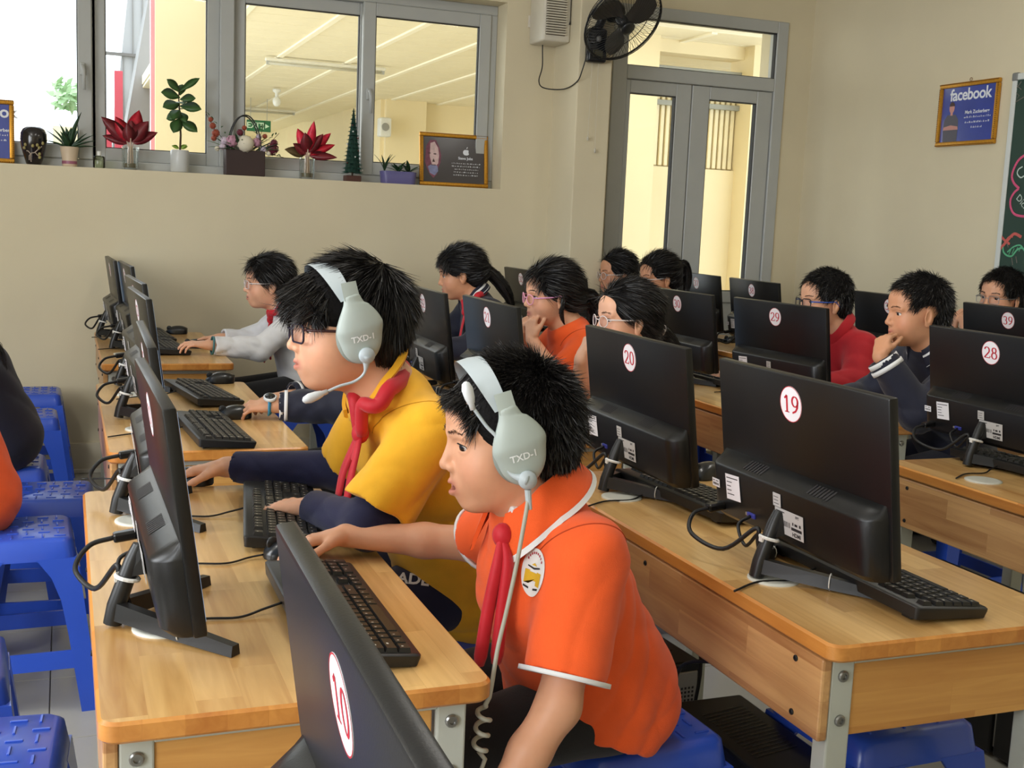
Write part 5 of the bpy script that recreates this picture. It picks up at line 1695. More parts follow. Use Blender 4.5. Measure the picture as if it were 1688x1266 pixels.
def glasses(H, label, frame_mat, lens=(.021, .017), shape='round', temple=None, drop=0.0, thick=.0016):
    o = empty('glasses', (0, 0, 0))
    T = H.mat(); o.matrix_world = T
    y0 = .0335
    lm = glass_mat('spectacle_lens', (.96, .97, .99), .8, .03, .7)
    for s_ in (-1, 1):
        if shape == 'round': out = ell(0, 0, lens[0], lens[1], 28)
        else: out = rrect(-lens[0], lens[0], -lens[1], lens[1], .008, 4)
        pts = [(.1035 - abs(s_ * y0 + a) ** 2 * 3.2, s_ * y0 + a, -.002 + c - drop) for a, c in out]
        b = MB(); b.tube(pts + pts[:2], thick, 6, cap=False); b.build('rim', frame_mat, o, smooth=True)
        b = MB(); b.add([(p[0], p[1], p[2]) for p in pts] , [tuple(range(len(pts)))]); b.build('lens', lm, o)
        xe = .1035 - (y0 + lens[0]) ** 2 * 3.2
        b = MB(); b.tube([(xe, s_ * (y0 + lens[0]), .006 - drop), (xe - .012, s_ * (y0 + lens[0] + .014), .006 - drop), (.03, s_ * .0755, .004 - drop * .5), (-.004, s_ * .079, .006), (-.022, s_ * .078, -.014)], [thick * 1.1, thick * 1.3, thick * 1.3, thick * 1.1, thick], 6)
        b.build('temple', temple or frame_mat, o, smooth=True)
    b = MB(); b.tube([(.1035 - (y0 - lens[0]) ** 2 * 3.2, -(y0 - lens[0]), .003 - drop), (.108, 0, .005 - drop), (.1035 - (y0 - lens[0]) ** 2 * 3.2, y0 - lens[0], .003 - drop)], thick, 6); b.build('bridge', frame_mat, o, smooth=True)
    return tag(o, label, 'glasses', 'glasses worn by the children')
# ---------------------------------------------------------------- the children
ORANGE = cloth('orange_pique', (240, 92, 30))
YELLOW = cloth('yellow_jersey', (246, 182, 36))
NAVY = cloth('navy_fabric', (15, 18, 40), .7)
NAVY_KNIT = cloth('navy_undersleeve', (18, 20, 56), .85)
REDJ = cloth('red_jacket', (188, 20, 34), .7)
WHITEC = cloth('white_shirt', (226, 226, 228), .8)
PINKC = cloth('pale_pink_shirt', (240, 206, 198), .85)
STRIPE_W = M('white_rib', (226, 226, 226), .8, var=.03)
MOUSE_CURL = (.30, .38, .25)
TYPE_CURL = [(.25, .45, .3), (.3, .5, .35), (.35, .55, .4), (.4, .6, .4)]
REST_CURL = (.25, .3, .2)
FIST = (1.0, 1.25, .8)
UPZ = (0, 0, 1)

P1 = person('boy in an orange polo shirt with a red neckerchief and grey headset', (.634, 1.638, .975, 172.9, 6.0, 1.2), .98,
    (.688, 1.640, .868), (.728, 1.652, .735), (.825, 1.69, .535),
    dict(L=(.728, 1.522, .815), R=(.724, 1.770, .822)), dict(L=(.662, 1.460, .615), R=(.682, 1.893, .735)), dict(L=(.548, 1.44, .462), R=(.462, 1.972, .742)),
    dict(L=((-.35, 0, -1), (0, -1, 0), -1, REST_CURL, (.5, .2)), R=((-1, .10, -.10), (0, .15, 1), 1, MOUSE_CURL, (.75, .25))),
    dict(mat=ORANGE, sleeve='short', slen=.80, loose=.018, wr=.0055, wf=34, res=.0042, hemcut=((.826, 1.6, .485), (-.36, 0, -.93))), dict(style_short(9000, out=.62), headset=True), seed=3, tone='b', res=(.0021, .0020, .0045), mouth=.006, eye_open=1.25, gaze=(1, .42, -.2), belly=.012, deep=.012, size=1.0,
    knees=((.55, 1.60, .50), (.54, 1.80, .50)), feet=((.60, 1.58, .07), (.58, 1.82, .07)))
P2 = person('boy in a yellow shirt with dark glasses, red neckerchief and grey headset', (.493, 2.129, 1.096, 182.2, 1.4, -.1), 1.03,
    (.568, 2.145, .982), (.655, 2.18, .83), (.80, 2.28, .56),
    dict(L=(.628, 2.020, .915), R=(.612, 2.318, .925)), dict(L=(.508, 1.995, .752), R=(.565, 2.43, .757)), dict(L=(.44, 2.18, .742), R=(.330, 2.572, .742)),
    dict(L=((-.6, .8, -.08), (0, 0, 1), -1, REST_CURL, (.6, .2)), R=((-1, .2, -.12), (0, .1, 1), 1, MOUSE_CURL, (.75, .25))),
    dict(mat=YELLOW, sleeve='short', slen=.84, loose=.016, wr=.006, wf=30, res=.0046), style_mop(12000), seed=5, tone='d', res=(.0022, .0022, .005), chub=1.0, belly=.02, size=1.12, trousers=(22, 26, 56),
    knees=((.48, 2.20, .50), (.47, 2.40, .50)), feet=((.55, 2.2, .07), (.55, 2.42, .07)))
P3 = person('child in a navy jacket with striped cuffs and a blue watch', (.80, 3.44, .99, 180, 8, 0), .97,
    (.875, 3.44, .88), (.925, 3.44, .755), (.975, 3.43, .54),
    dict(L=(.90, 3.31, .835), R=(.90, 3.575, .835)), dict(L=(.772, 3.345, .742), R=(.80, 3.56, .748)), dict(L=(.562, 3.385, .742), R=(.628, 3.505, .748)),
    dict(L=((-1, .28, -.06), (0, -.35, 1), -1, (.55, .6, .4), (.5, .3)), R=((-1, -.42, .10), (0, .1, 1), 1, (.5, .5, .3), (.4, .3))),
    dict(mat=NAVY, sleeve='long', slen=.90, loose=.016, wr=.006, wf=40), style_short(1500), seed=7, tone='b', res=(.004, .0022, .007))
P4 = person('girl in a white shirt with clear glasses and a red neckerchief', (.818, 5.052, .998, 180.2, 2.3, -1.2), .96,
    (.882, 5.06, .888), (.93, 5.06, .76), (.995, 5.08, .54),
    dict(L=(.91, 4.935, .838), R=(.91, 5.19, .838)), dict(L=(.765, 4.925, .728), R=(.79, 5.26, .735)), dict(L=(.548, 4.915, .745), R=(.628, 5.215, .742)),
    dict(L=((-1, .05, .10), (0, -.15, 1), -1, TYPE_CURL, (.5, .3)), R=((-1, -.02, -.02), (0, .15, 1), 1, MOUSE_CURL, (.75, .25))),
    dict(mat=WHITEC, sleeve='long', slen=.86, loose=.012, wr=.0055, wf=44, part='blouse', hem=.02), style_girl(5000, bangs=600, back=(-.09, 0, -.06), nape=-.085), seed=9, tone='a', res=(.0034, .0024, .006), size=.96)
P5 = person('girl in a navy jacket with striped collar and an orange hair tie', (1.648, 4.915, 1.064, 162, 11, -.3), .97,
    (1.715, 4.905, .955), (1.775, 4.91, .82), (1.90, 4.93, .55),
    dict(L=(1.752, 4.782, .900), R=(1.752, 5.045, .900)), dict(L=(1.645, 4.73, .752), R=(1.64, 5.10, .752)), dict(L=(1.50, 4.79, .742), R=(1.46, 5.04, .742)),
    dict(L=((-1, .05, -.1), (0, 0, 1), -1, REST_CURL, (.6, .2)), R=((-1, -.05, -.1), (0, 0, 1), 1, REST_CURL, (.6, .2))),
    dict(mat=NAVY, sleeve='long', slen=.92, loose=.018, wr=.004, wf=34), style_girl(5000, bangs=1500, back=(-.11, 0, .02), locks=[
        dict(path=[(1.735, 4.905, 1.075), (1.775, 4.895, 1.075), (1.825, 4.885, 1.03), (1.868, 4.875, .965), (1.885, 4.87, .90)], rad=([0, .2, .6, 1], [.016, .030, .030, .010]), n=500)]), seed=11, tone='c', res=(.0034, .003, .007))
P6 = person('girl in orange with pink glasses and clasped hands at her mouth', (1.641, 3.857, 1.049, 179, 4.6, -2.5), .97,
    (1.708, 3.86, .938), (1.765, 3.865, .81), (1.91, 3.92, .55),
    dict(L=(1.745, 3.735, .882), R=(1.745, 3.995, .882)), dict(L=(1.622, 3.715, .757), R=(1.60, 3.985, .752)), dict(L=(1.556, 3.822, .895), R=(1.552, 3.905, .890)),
    dict(L=((.02, .25, 1), (-1, -.35, .1), -1, (.75, .9, .6), (.4, .55)), R=((.02, -.25, 1), (-1, .35, .1), 1, (.8, 1.0, .6), (.4, .55))),
    dict(mat=ORANGE, sleeve='short', slen=.86, loose=.018, wr=.0065, wf=36, res=.005), style_girl(5500, bangs=900, back=(-.11, 0, .0), locks=[
        dict(path=[(1.745, 3.86, 1.045), (1.79, 3.855, 1.045), (1.822, 3.85, .99), (1.815, 3.845, .93), (1.79, 3.84, .89)], rad=([0, .25, .6, 1], [.018, .032, .034, .012]), n=600),
        dict(path=[(1.655, 3.785, 1.05), (1.650, 3.782, 1.01), (1.655, 3.785, .975), (1.668, 3.79, .95)], rad=([0, .5, 1], [.010, .009, .003]), n=90)]), seed=13, tone='d', res=(.0032, .0024, .006))
P7 = person('girl with clear glasses looking over monitor twenty, hand at her chin', (1.661, 3.289, 1.014, 179.6, 1.5, .5), .97,
    (1.722, 3.29, .905), (1.752, 3.295, .78), (1.795, 3.31, .54),
    dict(L=(1.745, 3.165, .852), R=(1.745, 3.425, .852)), dict(L=(1.668, 3.09, .752), R=(1.565, 3.40, .757)), dict(L=(1.475, 3.165, .742), R=(1.498, 3.262, .895)),
    dict(L=((-1, .1, -.12), (0, 0, 1), -1, REST_CURL, (.6, .2)), R=((.35, .0, 1), (-1, .1, .3), 1, FIST, (.5, .4))),
    dict(mat=PINKC, sleeve='short', slen=.84, loose=.016, wr=.003, wf=36), style_girl(5500, bangs=0, back=(-.11, 0, -.03), locks=[
        dict(path=[(1.768, 3.285, .985), (1.80, 3.285, .972), (1.835, 3.28, .93), (1.85, 3.28, .88)], rad=([0, .3, .7, 1], [.015, .022, .020, .008]), n=350)]), seed=15, tone='a', res=(.0030, .003, .007))
P8 = person('girl with thin clear glasses and smooth hair sitting by the pillar', (2.732, 5.548, 1.051, 180.7, 3.2, -1.1), .97,
    (2.792, 5.55, .945), (2.835, 5.53, .81), (2.90, 5.44, .55),
    dict(L=(2.845, 5.425, .885), R=(2.845, 5.66, .885)), dict(L=(2.76, 5.40, .757), R=(2.78, 5.68, .757)), dict(L=(2.56, 5.38, .742), R=(2.58, 5.50, .742)),
    dict(L=((-1, .05, -.1), UPZ, -1, REST_CURL, (.6, .2)), R=((-1, 0, -.1), UPZ, 1, REST_CURL, (.6, .2))),
    dict(mat=NAVY, sleeve='long', slen=.92, loose=.014), style_girl(3000, bangs=0, back=(-.10, 0, -.02)), seed=17, tone='c', res=(.0040, .004, .009))
P9 = person('girl with thin clear glasses and a high ponytail', (2.733, 5.088, 1.06, 182.3, 7.2, -.5), .97,
    (2.795, 5.09, .95), (2.84, 5.08, .82), (2.91, 5.04, .55),
    dict(L=(2.83, 4.965, .895), R=(2.83, 5.215, .895)), dict(L=(2.72, 4.93, .757), R=(2.73, 5.25, .757)), dict(L=(2.50, 4.96, .742), R=(2.50, 5.18, .742)),
    dict(L=((-1, .05, -.1), UPZ, -1, REST_CURL, (.6, .2)), R=((-1, 0, -.1), UPZ, 1, REST_CURL, (.6, .2))),
    dict(mat=NAVY, sleeve='long', slen=.92, loose=.014), style_girl(3000, bangs=250, back=(-.10, 0, .05), locks=[
        dict(path=[(2.83, 5.085, 1.10), (2.862, 5.08, 1.135), (2.885, 5.08, 1.10), (2.89, 5.078, 1.03), (2.875, 5.075, .96)], rad=([0, .3, .7, 1], [.014, .022, .022, .008]), n=350)]), seed=19, tone='c', res=(.0040, .004, .009))
P10 = person('boy in a red jacket with blue-armed glasses', (2.728, 3.731, 1.051, 175.6, 1.7, -.3), .97,
    (2.792, 3.735, .942), (2.845, 3.75, .81), (2.955, 3.86, .55),
    dict(L=(2.828, 3.61, .885), R=(2.828, 3.868, .885)), dict(L=(2.765, 3.55, .762), R=(2.72, 3.95, .755)), dict(L=(2.575, 3.56, .745), R=(2.475, 3.965, .745)),
    dict(L=((-1, .05, -.1), UPZ, -1, REST_CURL, (.6, .2)), R=((-1, -.1, -.1), UPZ, 1, TYPE_CURL, (.6, .2))),
    dict(mat=REDJ, sleeve='long', slen=.92, loose=.018, wr=.0075, wf=38), style_short(3500, out=.5, ln=(.014, .022), fringe=700, w=.001), seed=21, tone='b', res=(.0032, .003, .007))
P11 = person('boy in a navy jacket with white striped collar and cuff, fingers at his lips', (2.587, 3.039, 1.069, 164.1, 4.6, -.5), .97,
    (2.655, 3.03, .955), (2.722, 3.05, .82), (2.905, 3.14, .55),
    dict(L=(2.692, 2.905, .898), R=(2.70, 3.168, .898)), dict(L=(2.512, 2.905, .762), R=(2.62, 3.29, .755)), dict(L=(2.412, 2.988, .935), R=(2.44, 3.23, .745)),
    dict(L=((.45, .35, 1), (-1, -.25, .5), -1, (.85, 1.05, .5), (.35, .6)), R=((-1, -.05, -.1), UPZ, 1, REST_CURL, (.6, .2))),
    dict(mat=NAVY, sleeve='long', slen=.94, loose=.020, wr=.008, wf=36, res=.005), dict(style_short(5000, out=.55, ln=(.016, .030), fringe=700, w=.0009, thick=.007), sides=[((-.012, .100, -.030), (.080, .045, .072), .010)]), seed=23, tone='c', res=(.0026, .0024, .006),
    trousers=(22, 24, 44), gaze=(1, .2, -.1), eye_open=1.15)
P12 = person('boy with thin glasses and clasped hands by the chalkboard wall', (3.713, 3.851, 1.072, 191.1, 2.1, -1.9), .97,
    (3.772, 3.86, .962), (3.812, 3.865, .83), (3.87, 3.93, .55),
    dict(L=(3.80, 3.735, .90), R=(3.80, 3.99, .90)), dict(L=(3.585, 3.70, .757), R=(3.60, 3.98, .757)), dict(L=(3.478, 3.775, .932), R=(3.482, 3.865, .932)),
    dict(L=((-.05, .3, 1), (-1, -.4, 0), -1, (.8, 1.0, .6), (.4, .5)), R=((-.05, -.3, 1), (-1, .4, 0), 1, (.8, 1.0, .6), (.4, .5))),
    dict(mat=NAVY, sleeve='long', slen=.92, loose=.016), style_short(3000, out=.5, ln=(.014, .026), fringe=900, w=.001), seed=25, tone='b', res=(.0034, .003, .008))
LONG = dict(path=[(-.455, 3.99, 1.05), (-.40, 3.98, .98), (-.33, 3.96, .90), (-.235, 3.95, .84), (-.185, 3.94, .76)], rad=([0, .3, .7, 1], [.03, .06, .055, .02]), n=700)
P13 = person('person in a navy jacket with long dark hair, back turned, at the aisle', (-.52, 3.99, 1.02, 180, 6, 0), .97,
    (-.365, 4.0, .90), (-.275, 4.0, .77), (-.195, 4.05, .55),
    dict(L=(-.34, 3.86, .845), R=(-.34, 4.13, .845)), dict(L=(-.46, 3.82, .752), R=(-.46, 4.16, .752)), dict(L=(-.66, 3.88, .742), R=(-.66, 4.1, .742)),
    dict(L=((-1, .05, -.1), UPZ, -1, REST_CURL, (.6, .2)), R=((-1, 0, -.1), UPZ, 1, REST_CURL, (.6, .2))),
    dict(mat=NAVY, sleeve='long', slen=.92, loose=.022, wr=.005, wf=26, hem=-.01), style_girl(2500, bangs=0, back=(-.10, 0, -.06), nape=-.1, locks=[LONG]), seed=27, tone='b', res=(.005, .004, .008))
P14 = person('person in an orange shirt seated at the aisle, back turned', (-.48, 3.26, .97, 180, 6, 0), .97,
    (-.37, 3.265, .865), (-.29, 3.27, .735), (-.235, 3.285, .535),
    dict(L=(-.33, 3.145, .81), R=(-.33, 3.39, .81)), dict(L=(-.45, 3.09, .745), R=(-.45, 3.44, .745)), dict(L=(-.63, 3.15, .742), R=(-.63, 3.38, .742)),
    dict(L=((-1, .05, -.1), UPZ, -1, REST_CURL, (.6, .2)), R=((-1, 0, -.1), UPZ, 1, REST_CURL, (.6, .2))),
    dict(mat=ORANGE, sleeve='short', slen=.8, loose=.020, wr=.005, wf=26), style_short(1500, w=.001), seed=29, tone='b', res=(.005, .004, .008))
from mathutils.bvhtree import BVHTree
# ---------------------------------------------------------------- what the children wear
HS_GREY = M('headset_grey', (168, 178, 172), .42, var=.03)
HS_PAD = M('headset_pad', (138, 146, 138), .6, var=.03)
HS_PALE = M('headset_pale', (180, 190, 194), .4, var=.02)
def headset(H, label, boom, mic, pivot, top=.100):
    o = empty('headset'); o.matrix_world = H.mat()
    # band
    path, wid = [], []
    for k in range(33):
        a = math.radians(-72 + 144 * k / 32)
        c = math.cos(a)
        path.append((.014 + .038 * max(0, c) ** .8, .1060 * math.sin(a) * (1 + .03 * c), .028 + top * max(0, c) ** .85))
        wid.append(.022 + .022 * max(0, c - .35) ** .7)
    b = MB(); ribbon_mesh(b, path, wid, (1, 0, -.15), .0035); b.build('headband', HS_PALE, o, angle=50)
    for s_ in (-1, 1):
        b = MB(); ribbon_mesh(b, [(.0265, s_ * .1035, .092), (.0235, s_ * .1062, .076), (.0205, s_ * .1080, .062)], [.027, .0275, .028], (1, 0, -.2), .0055); b.build('slider', HS_GREY, o, angle=50)
        ops = [('+', Ell((.003, s_ * .102, -.002), (.038, .0165, .049)), 0), ('+', Tap((.006, s_ * .104, .016), (.0205, s_ * .1065, .066), (1, 0, 0), (.030, .0115), (.0150, .0065)), .022)]
        v, f = field_mesh(ops, .0024); cup = np_mesh('ear_cup', v, f, HS_GREY, o)
        ops = [('+', Ell((.004, s_ * .087, -.002), (.0405, .016, .0505)), 0)]
        v, f = field_mesh(ops, .004); np_mesh('cushion', v, f, HS_PAD, o)
        b = MB(); tv, tf = text_mesh('TXD-1', .0150, bold=.0003)
        yax = (0, 0, 1); 
        T = Matrix(((-1 if s_ > 0 else 1, 0, 0, .003), (0, 0, s_, s_ * .1172), (0, 1, 0, -.004), (0, 0, 0, 1)))
        b.T = T @ Matrix.Rotation(math.radians(12 * s_), 4, 'Z')
        bvc = BVHTree.FromPolygons([tuple(x.co) for x in cup.data.vertices], [tuple(p.vertices) for p in cup.data.polygons])
        def bend(p):
            w = b.T @ Vector(p); h_ = bvc.ray_cast(Vector((w.x, s_ * .2, w.z)), Vector((0, -s_, 0)))
            return (w.x, h_[0].y + s_ * .0008, w.z) if h_[0] is not None else tuple(w)
        pts = [bend(p) for p in tv]; b.T = Matrix.Identity(4); b.add(pts, tf); b.build('cup_lettering', M('cup_print', (236, 240, 240), .4, var=0), cup)
    px, py, pz = pivot
    b = MB(); b.T = Matrix.Translation((px, py, pz)) @ Matrix.Rotation(-PI / 2, 4, 'X'); b.lathe([(.013, -.004), (.0145, 0), (.0135, .006), (.0, .0068)], 18, cap=False); b.build('boom_pivot', HS_PALE, o, smooth=True)
    b = MB(); sp_ = spline([(px, py + .001, pz)] + boom, 7); n = len(sp_)
    b.tube(sp_, [.0095 - .0068 * min(1, i / (n * .22)) for i in range(n)], 8); bo = b.build('mic_boom', HS_PALE, o, smooth=True)
    d = Vector(mic[1]) - Vector(mic[0])
    b = MB(); b.tube([Vector(mic[0]) + d * t for t in (-.25, 0, .05, .3, .65, .92, 1.0)], [.0042, .0046, .0058, .0078, .0088, .0060, .002], 12); b.build('microphone', M('mic_silver', (214, 218, 220), .3, var=.02), o, smooth=True)
    return tag(o, label, 'headset', 'grey headsets')
hs1 = headset(P1['H'], 'grey headset with raised microphone on the boy in orange', [(.026, .110, -.026), (.036, .107, .020), (.053, .102, .044), (.070, .1, .072)], ((.073, .1, .079), (.080, .1, .113)), (.0, .117, -.040), .104)
hs2 = headset(P2['H'], 'grey headset with lowered microphone on the boy in yellow', [(-.001, .112, -.064), (.015, .107, -.080), (.041, .103, -.088), (.062, .1, -.097)], ((.071, .1, -.100), (.106, .1, -.112)), (-.003, .117, -.034), .090)
# headset cable with a coil, hanging in front of the polo shirt
H = P1['H']; Hm = H.mat()
def cable_path():
    p = [tuple(H(.0, .116, -.055)), (.625, 1.522, .905), (.616, 1.512, .870), (.602, 1.500, .812), (.585, 1.486, .755), (.568, 1.470, .708), (.555, 1.452, .668), (.547, 1.440, .650)]
    out = spline(p, 8)
    a0 = Vector((.540, 1.437, .640)); a1 = Vector((.531, 1.430, .572)); n = 90
    for k in range(n + 1):
        t = k / n; c = a0.lerp(a1, t); an = 2 * PI * 3.2 * t
        rr = .0095 * min(1, t * 8)
        out.append(c + Vector((math.cos(an) * rr, math.sin(an) * rr, 0)))
    out += [Vector(x) for x in ((.543, 1.437, .560), (.538, 1.437, .545), (.515, 1.44, .538), (.49, 1.45, .52))]
    return out
b = MB(); b.tube(cable_path(), .0034, 8)
Mi = Hm.inverted(); b.v = [tuple(Mi @ Vector(p)) for p in b.v]
b.build('cable', M('headset_cable', (168, 166, 152), .45, var=.05), hs1, smooth=True)
b = MB(); b.lathe([(.0052, 0), (.0046, -.030)], 10); ob = b.build('strain_relief', HS_PALE, hs1); ob.location = (0, .116, -.055)

# glasses
glasses(P2['H'], 'dark rectangular glasses on the boy in yellow', M('dark_frame', (38, 28, 46), .25, var=0), (.0225, .0165), 'rect', M('brown_temple', (58, 28, 28), .3, var=0), thick=.0019)
CLEAR = M('clear_frame', (226, 214, 210), .2, var=0)
glasses(P4['H'], 'pale glasses on the girl in white', CLEAR, (.0215, .0175), 'rect', thick=.0017)
glasses(P6['H'], 'pink framed glasses on the girl with clasped hands', M('pink_frame', (232, 160, 182), .3, var=0), (.0215, .0185), 'round', M('pink_temple', (214, 150, 190), .3, var=.15, vscale=90), drop=.004, thick=.0021)
glasses(P7['H'], 'clear framed glasses on the girl behind monitor twenty', CLEAR, (.022, .0185), 'round', thick=.0018)
glasses(P8['H'], 'thin round glasses on the girl by the pillar', CLEAR, (.0215, .0185), 'round', thick=.0014)
glasses(P9['H'], 'thin round glasses on the girl with the high ponytail', CLEAR, (.0215, .0185), 'round', thick=.0014)
glasses(P10['H'], 'black glasses with blue arms on the boy in red', M('black_frame', (22, 24, 30), .3, var=0), (.0225, .017), 'rect', M('blue_temple', (38, 84, 176), .3, var=0), thick=.0019)
glasses(P12['H'], 'thin metal glasses on the boy by the chalkboard', M('steel_frame', (150, 150, 150), .3, metal=.6, var=0), (.0225, .0165), 'rect', thick=.0012)

# polo shirt of the boy in orange
collar(P1, ORANGE, (STRIPE_W, [(.86, .985)]), hgt=.052, flare=.040, open_=32, r0=.062, tip=.030, rise=.046)
scarf(P1, (.614, 1.590, .838), [[(.602, 1.572, .80), (.588, 1.568, .73), (.576, 1.566, .645)], [(.616, 1.568, .80), (.608, 1.562, .73), (.601, 1.560, .648)]], w=.040, roll=.0075, r=.060, lift=.004, kn_r=(.016, .017, .019), round_=.0135)
cuff_ring(P1, 'L', .805, STRIPE_W, .0695, .0035, upper=True, name='sleeve_trim')
cuff_ring(P1, 'R', .800, STRIPE_W, .0650, .0035, upper=True, name='sleeve_trim')
b = MB(); b.T = Matrix.Identity(4)
b.rbox(.626, .638, 1.585, 1.612, .856, .882, .003); child(P1, b.build('neck_label', STRIPE_W, P1['P']))
def decal(info, name, mats, c, u, v, n, polys, off=.0016):
    """flat print laid on the shirt: polys = [(mat index, [(a, b) ...], lift)]"""
    u, v, n = V3(*u), V3(*v), V3(*n); n = n / np.linalg.norm(n); u = u - n * (u @ n); u /= np.linalg.norm(u); v = np.cross(n, u)
    me = info['shirt'].data; loc_ = info['shirt'].location
    from mathutils.bvhtree import BVHTree
    bv = BVHTree.FromPolygons([tuple(x.co) for x in me.vertices], [tuple(p.vertices) for p in me.polygons])
    b = MB()
    for mi, pl, lift in polys:
        b.cur = mi; vs = []; fs = []
        if len(pl) > 8:                   # fan of rings so that the patch follows the cloth
            cx = sum(p[0] for p in pl) / len(pl); cy = sum(p[1] for p in pl) / len(pl); R_ = 5
            pts = [(cx, cy)] + [(cx + (p[0] - cx) * k / R_, cy + (p[1] - cy) * k / R_) for k in range(1, R_ + 1) for p in pl]; m = len(pl)
            fs = [(0, 1 + i, 1 + (i + 1) % m) for i in range(m)]
            for k in range(R_ - 1): fs += [(1 + k * m + i, 1 + (k + 1) * m + i, 1 + (k + 1) * m + (i + 1) % m, 1 + k * m + (i + 1) % m) for i in range(m)]
        else:
            pts = pl; fs = [tuple(range(len(pl)))]
        for a, c_ in pts:
            p = V3(*c) + u * a + v * c_; st = p + n * .12
            h_ = bv.ray_cast(Vector(st), Vector(-n), .3)
            q = np.array(h_[0]) if h_[0] is not None else p
            vs.append(tuple(q + n * (off + lift)))
        b.add(vs, fs)
    return child(info, b.build(name, mats, info['P'], smooth=True))
BD = [M('badge_white', (226, 224, 220), .6, var=0), M('badge_gold', (214, 170, 40), .6, var=0), M('badge_red', (170, 60, 70), .6, var=0), M('badge_black', (46, 44, 44), .6, var=0)]
polys = [(0, ell(0, 0, .026, .036, 30), 0)]
polys += [(1, [(-.018, -.018), (-.008, -.018), (-.008, -.008), (.008, -.008), (.008, -.018), (.018, -.018), (.018, .002), (-.018, .002)][:4] , .0006), (1, [(.008, -.018), (.018, -.018), (.018, .002), (.008, .002)], .0006), (1, [(-.018, -.018), (-.008, -.018), (-.008, .002), (-.018, .002)], .0006), (1, [(-.009, -.012), (.009, -.012), (.009, .0), (-.009, .0)], .0006)]
polys += [(3, [(-.014, .007), (0, .004), (.014, .008), (.013, .010), (0, .007), (-.013, .009)], .0006), (1, [(-.006, .010), (.006, .010), (0, .014)], .0006), (3, [(-.006, -.008), (.006, -.008), (.006, -.0055), (-.006, -.0055)], .0009)]
polys += [(3, [(-.018, -.024), (-.006, -.026), (-.006, -.023), (-.018, -.021)], .0006), (3, [(.004, -.026), (.016, -.023), (.016, -.020), (.004, -.023)], .0006)]
for k in range(9):
    a = math.radians(140 - k * 12.5); x, y = .019 * math.cos(a), .029 * math.sin(a)
    polys.append((2, [(x - .0013, y - .0018), (x + .0013, y - .0018), (x + .0013, y + .0018), (x - .0013, y + .0018)], .0006))
decal(P1, 'school_badge', BD, (.628, 1.530, .793), (.45, -1, 0), (0, 0, 1), (-1, -.72, .10), polys)

# navy undersleeves, neckerchief and trouser print of the boy in yellow
def sleeve(info, side, mat, r0, r1, a=.35, bfrac=.93, name='undersleeve'):
    S, E_, W_ = V3(*info['sh'][side]), V3(*info['el'][side]), V3(*info['wr'][side])
    p0 = S + (E_ - S) * a; q = E_ + (W_ - E_) * bfrac; d = (W_ - E_) / np.linalg.norm(W_ - E_)
    ops = [('+', Caps(p0, E_, r0, r0 * .96), 0), ('+', Cut(Caps(E_, q + d * .02, r0 * .96, r1), q, d), .02), ('-', Caps(q - d * .008, q + d * .05, r1 - .005, r1 - .005), 0)]
    lo = np.min([p.bbox()[0] for o_, p, k in ops[:2]], 0) - .02; hi = np.max([p.bbox()[1] for o_, p, k in ops[:2]], 0) + .02
    F, ax = eval_grid(ops, lo, hi, .004); nzz = np.argwhere(np.abs(F) < .02)
    F[tuple(nzz.T)] += wrinkle(lo + nzz * .004, 77, .0022, 60).astype(np.float32)
    v, f = nets(F, lo, .004)
    return child(info, np_mesh(name, v, f, mat, info['P']))
sleeve(P2, 'R', NAVY_KNIT, .046, .034)
sleeve(P2, 'L', NAVY_KNIT, .046, .034)
scarf(P2, (.512, 2.085, .905), [[(.503, 2.075, .87), (.492, 2.07, .82), (.486, 2.072, .77)], [(.500, 2.095, .87), (.486, 2.10, .83), (.478, 2.10, .785)]], w=.06, roll=.012, r=.078, lift=.010, tth=.008)
collar(P2, YELLOW, None, hgt=.012, flare=.012, open_=10, r0=.070, tip=0, name='neckband')
scarf(P4, (.826, 5.02, .845), [[(.815, 5.015, .80), (.805, 5.01, .74), (.80, 5.01, .66)], [(.82, 5.03, .80), (.82, 5.03, .74), (.83, 5.03, .67)]], w=.05)
cuff_ring(P4, 'L', .90, M('teal_band', (70, 120, 124), .5), .0395, .004, name='bracelet')
collar(P4, WHITEC, None, hgt=.03, flare=.022, open_=30, r0=.062, tip=.015)
scarf(P5, (1.655, 4.86, .90), [[(1.645, 4.85, .86), (1.632, 4.845, .80), (1.63, 4.845, .74)], [(1.65, 4.87, .86), (1.64, 4.87, .80), (1.635, 4.87, .75)]], w=.06)
collar(P5, NAVY, (STRIPE_W, [(.25, .42), (.62, .80)]), hgt=.040, flare=.026, open_=26, r0=.062, tip=.0, rise=.044)
collar(P11, NAVY, (STRIPE_W, [(.25, .45), (.66, .84)]), hgt=.046, flare=.030, open_=30, r0=.062, tip=.0, rise=.052)
collar(P10, REDJ, None, hgt=.034, flare=.022, open_=24, r0=.068, tip=.0)
for s_ in ('L', 'R'):
    for fr_ in (.80, .865): cuff_ring(P3, s_, fr_, STRIPE_W, .0462 - (fr_ - .8) * .10, .005)
for fr_ in (.80, .90): cuff_ring(P11, 'L', fr_, STRIPE_W, .0538 - (fr_ - .8) * .035, .0075)
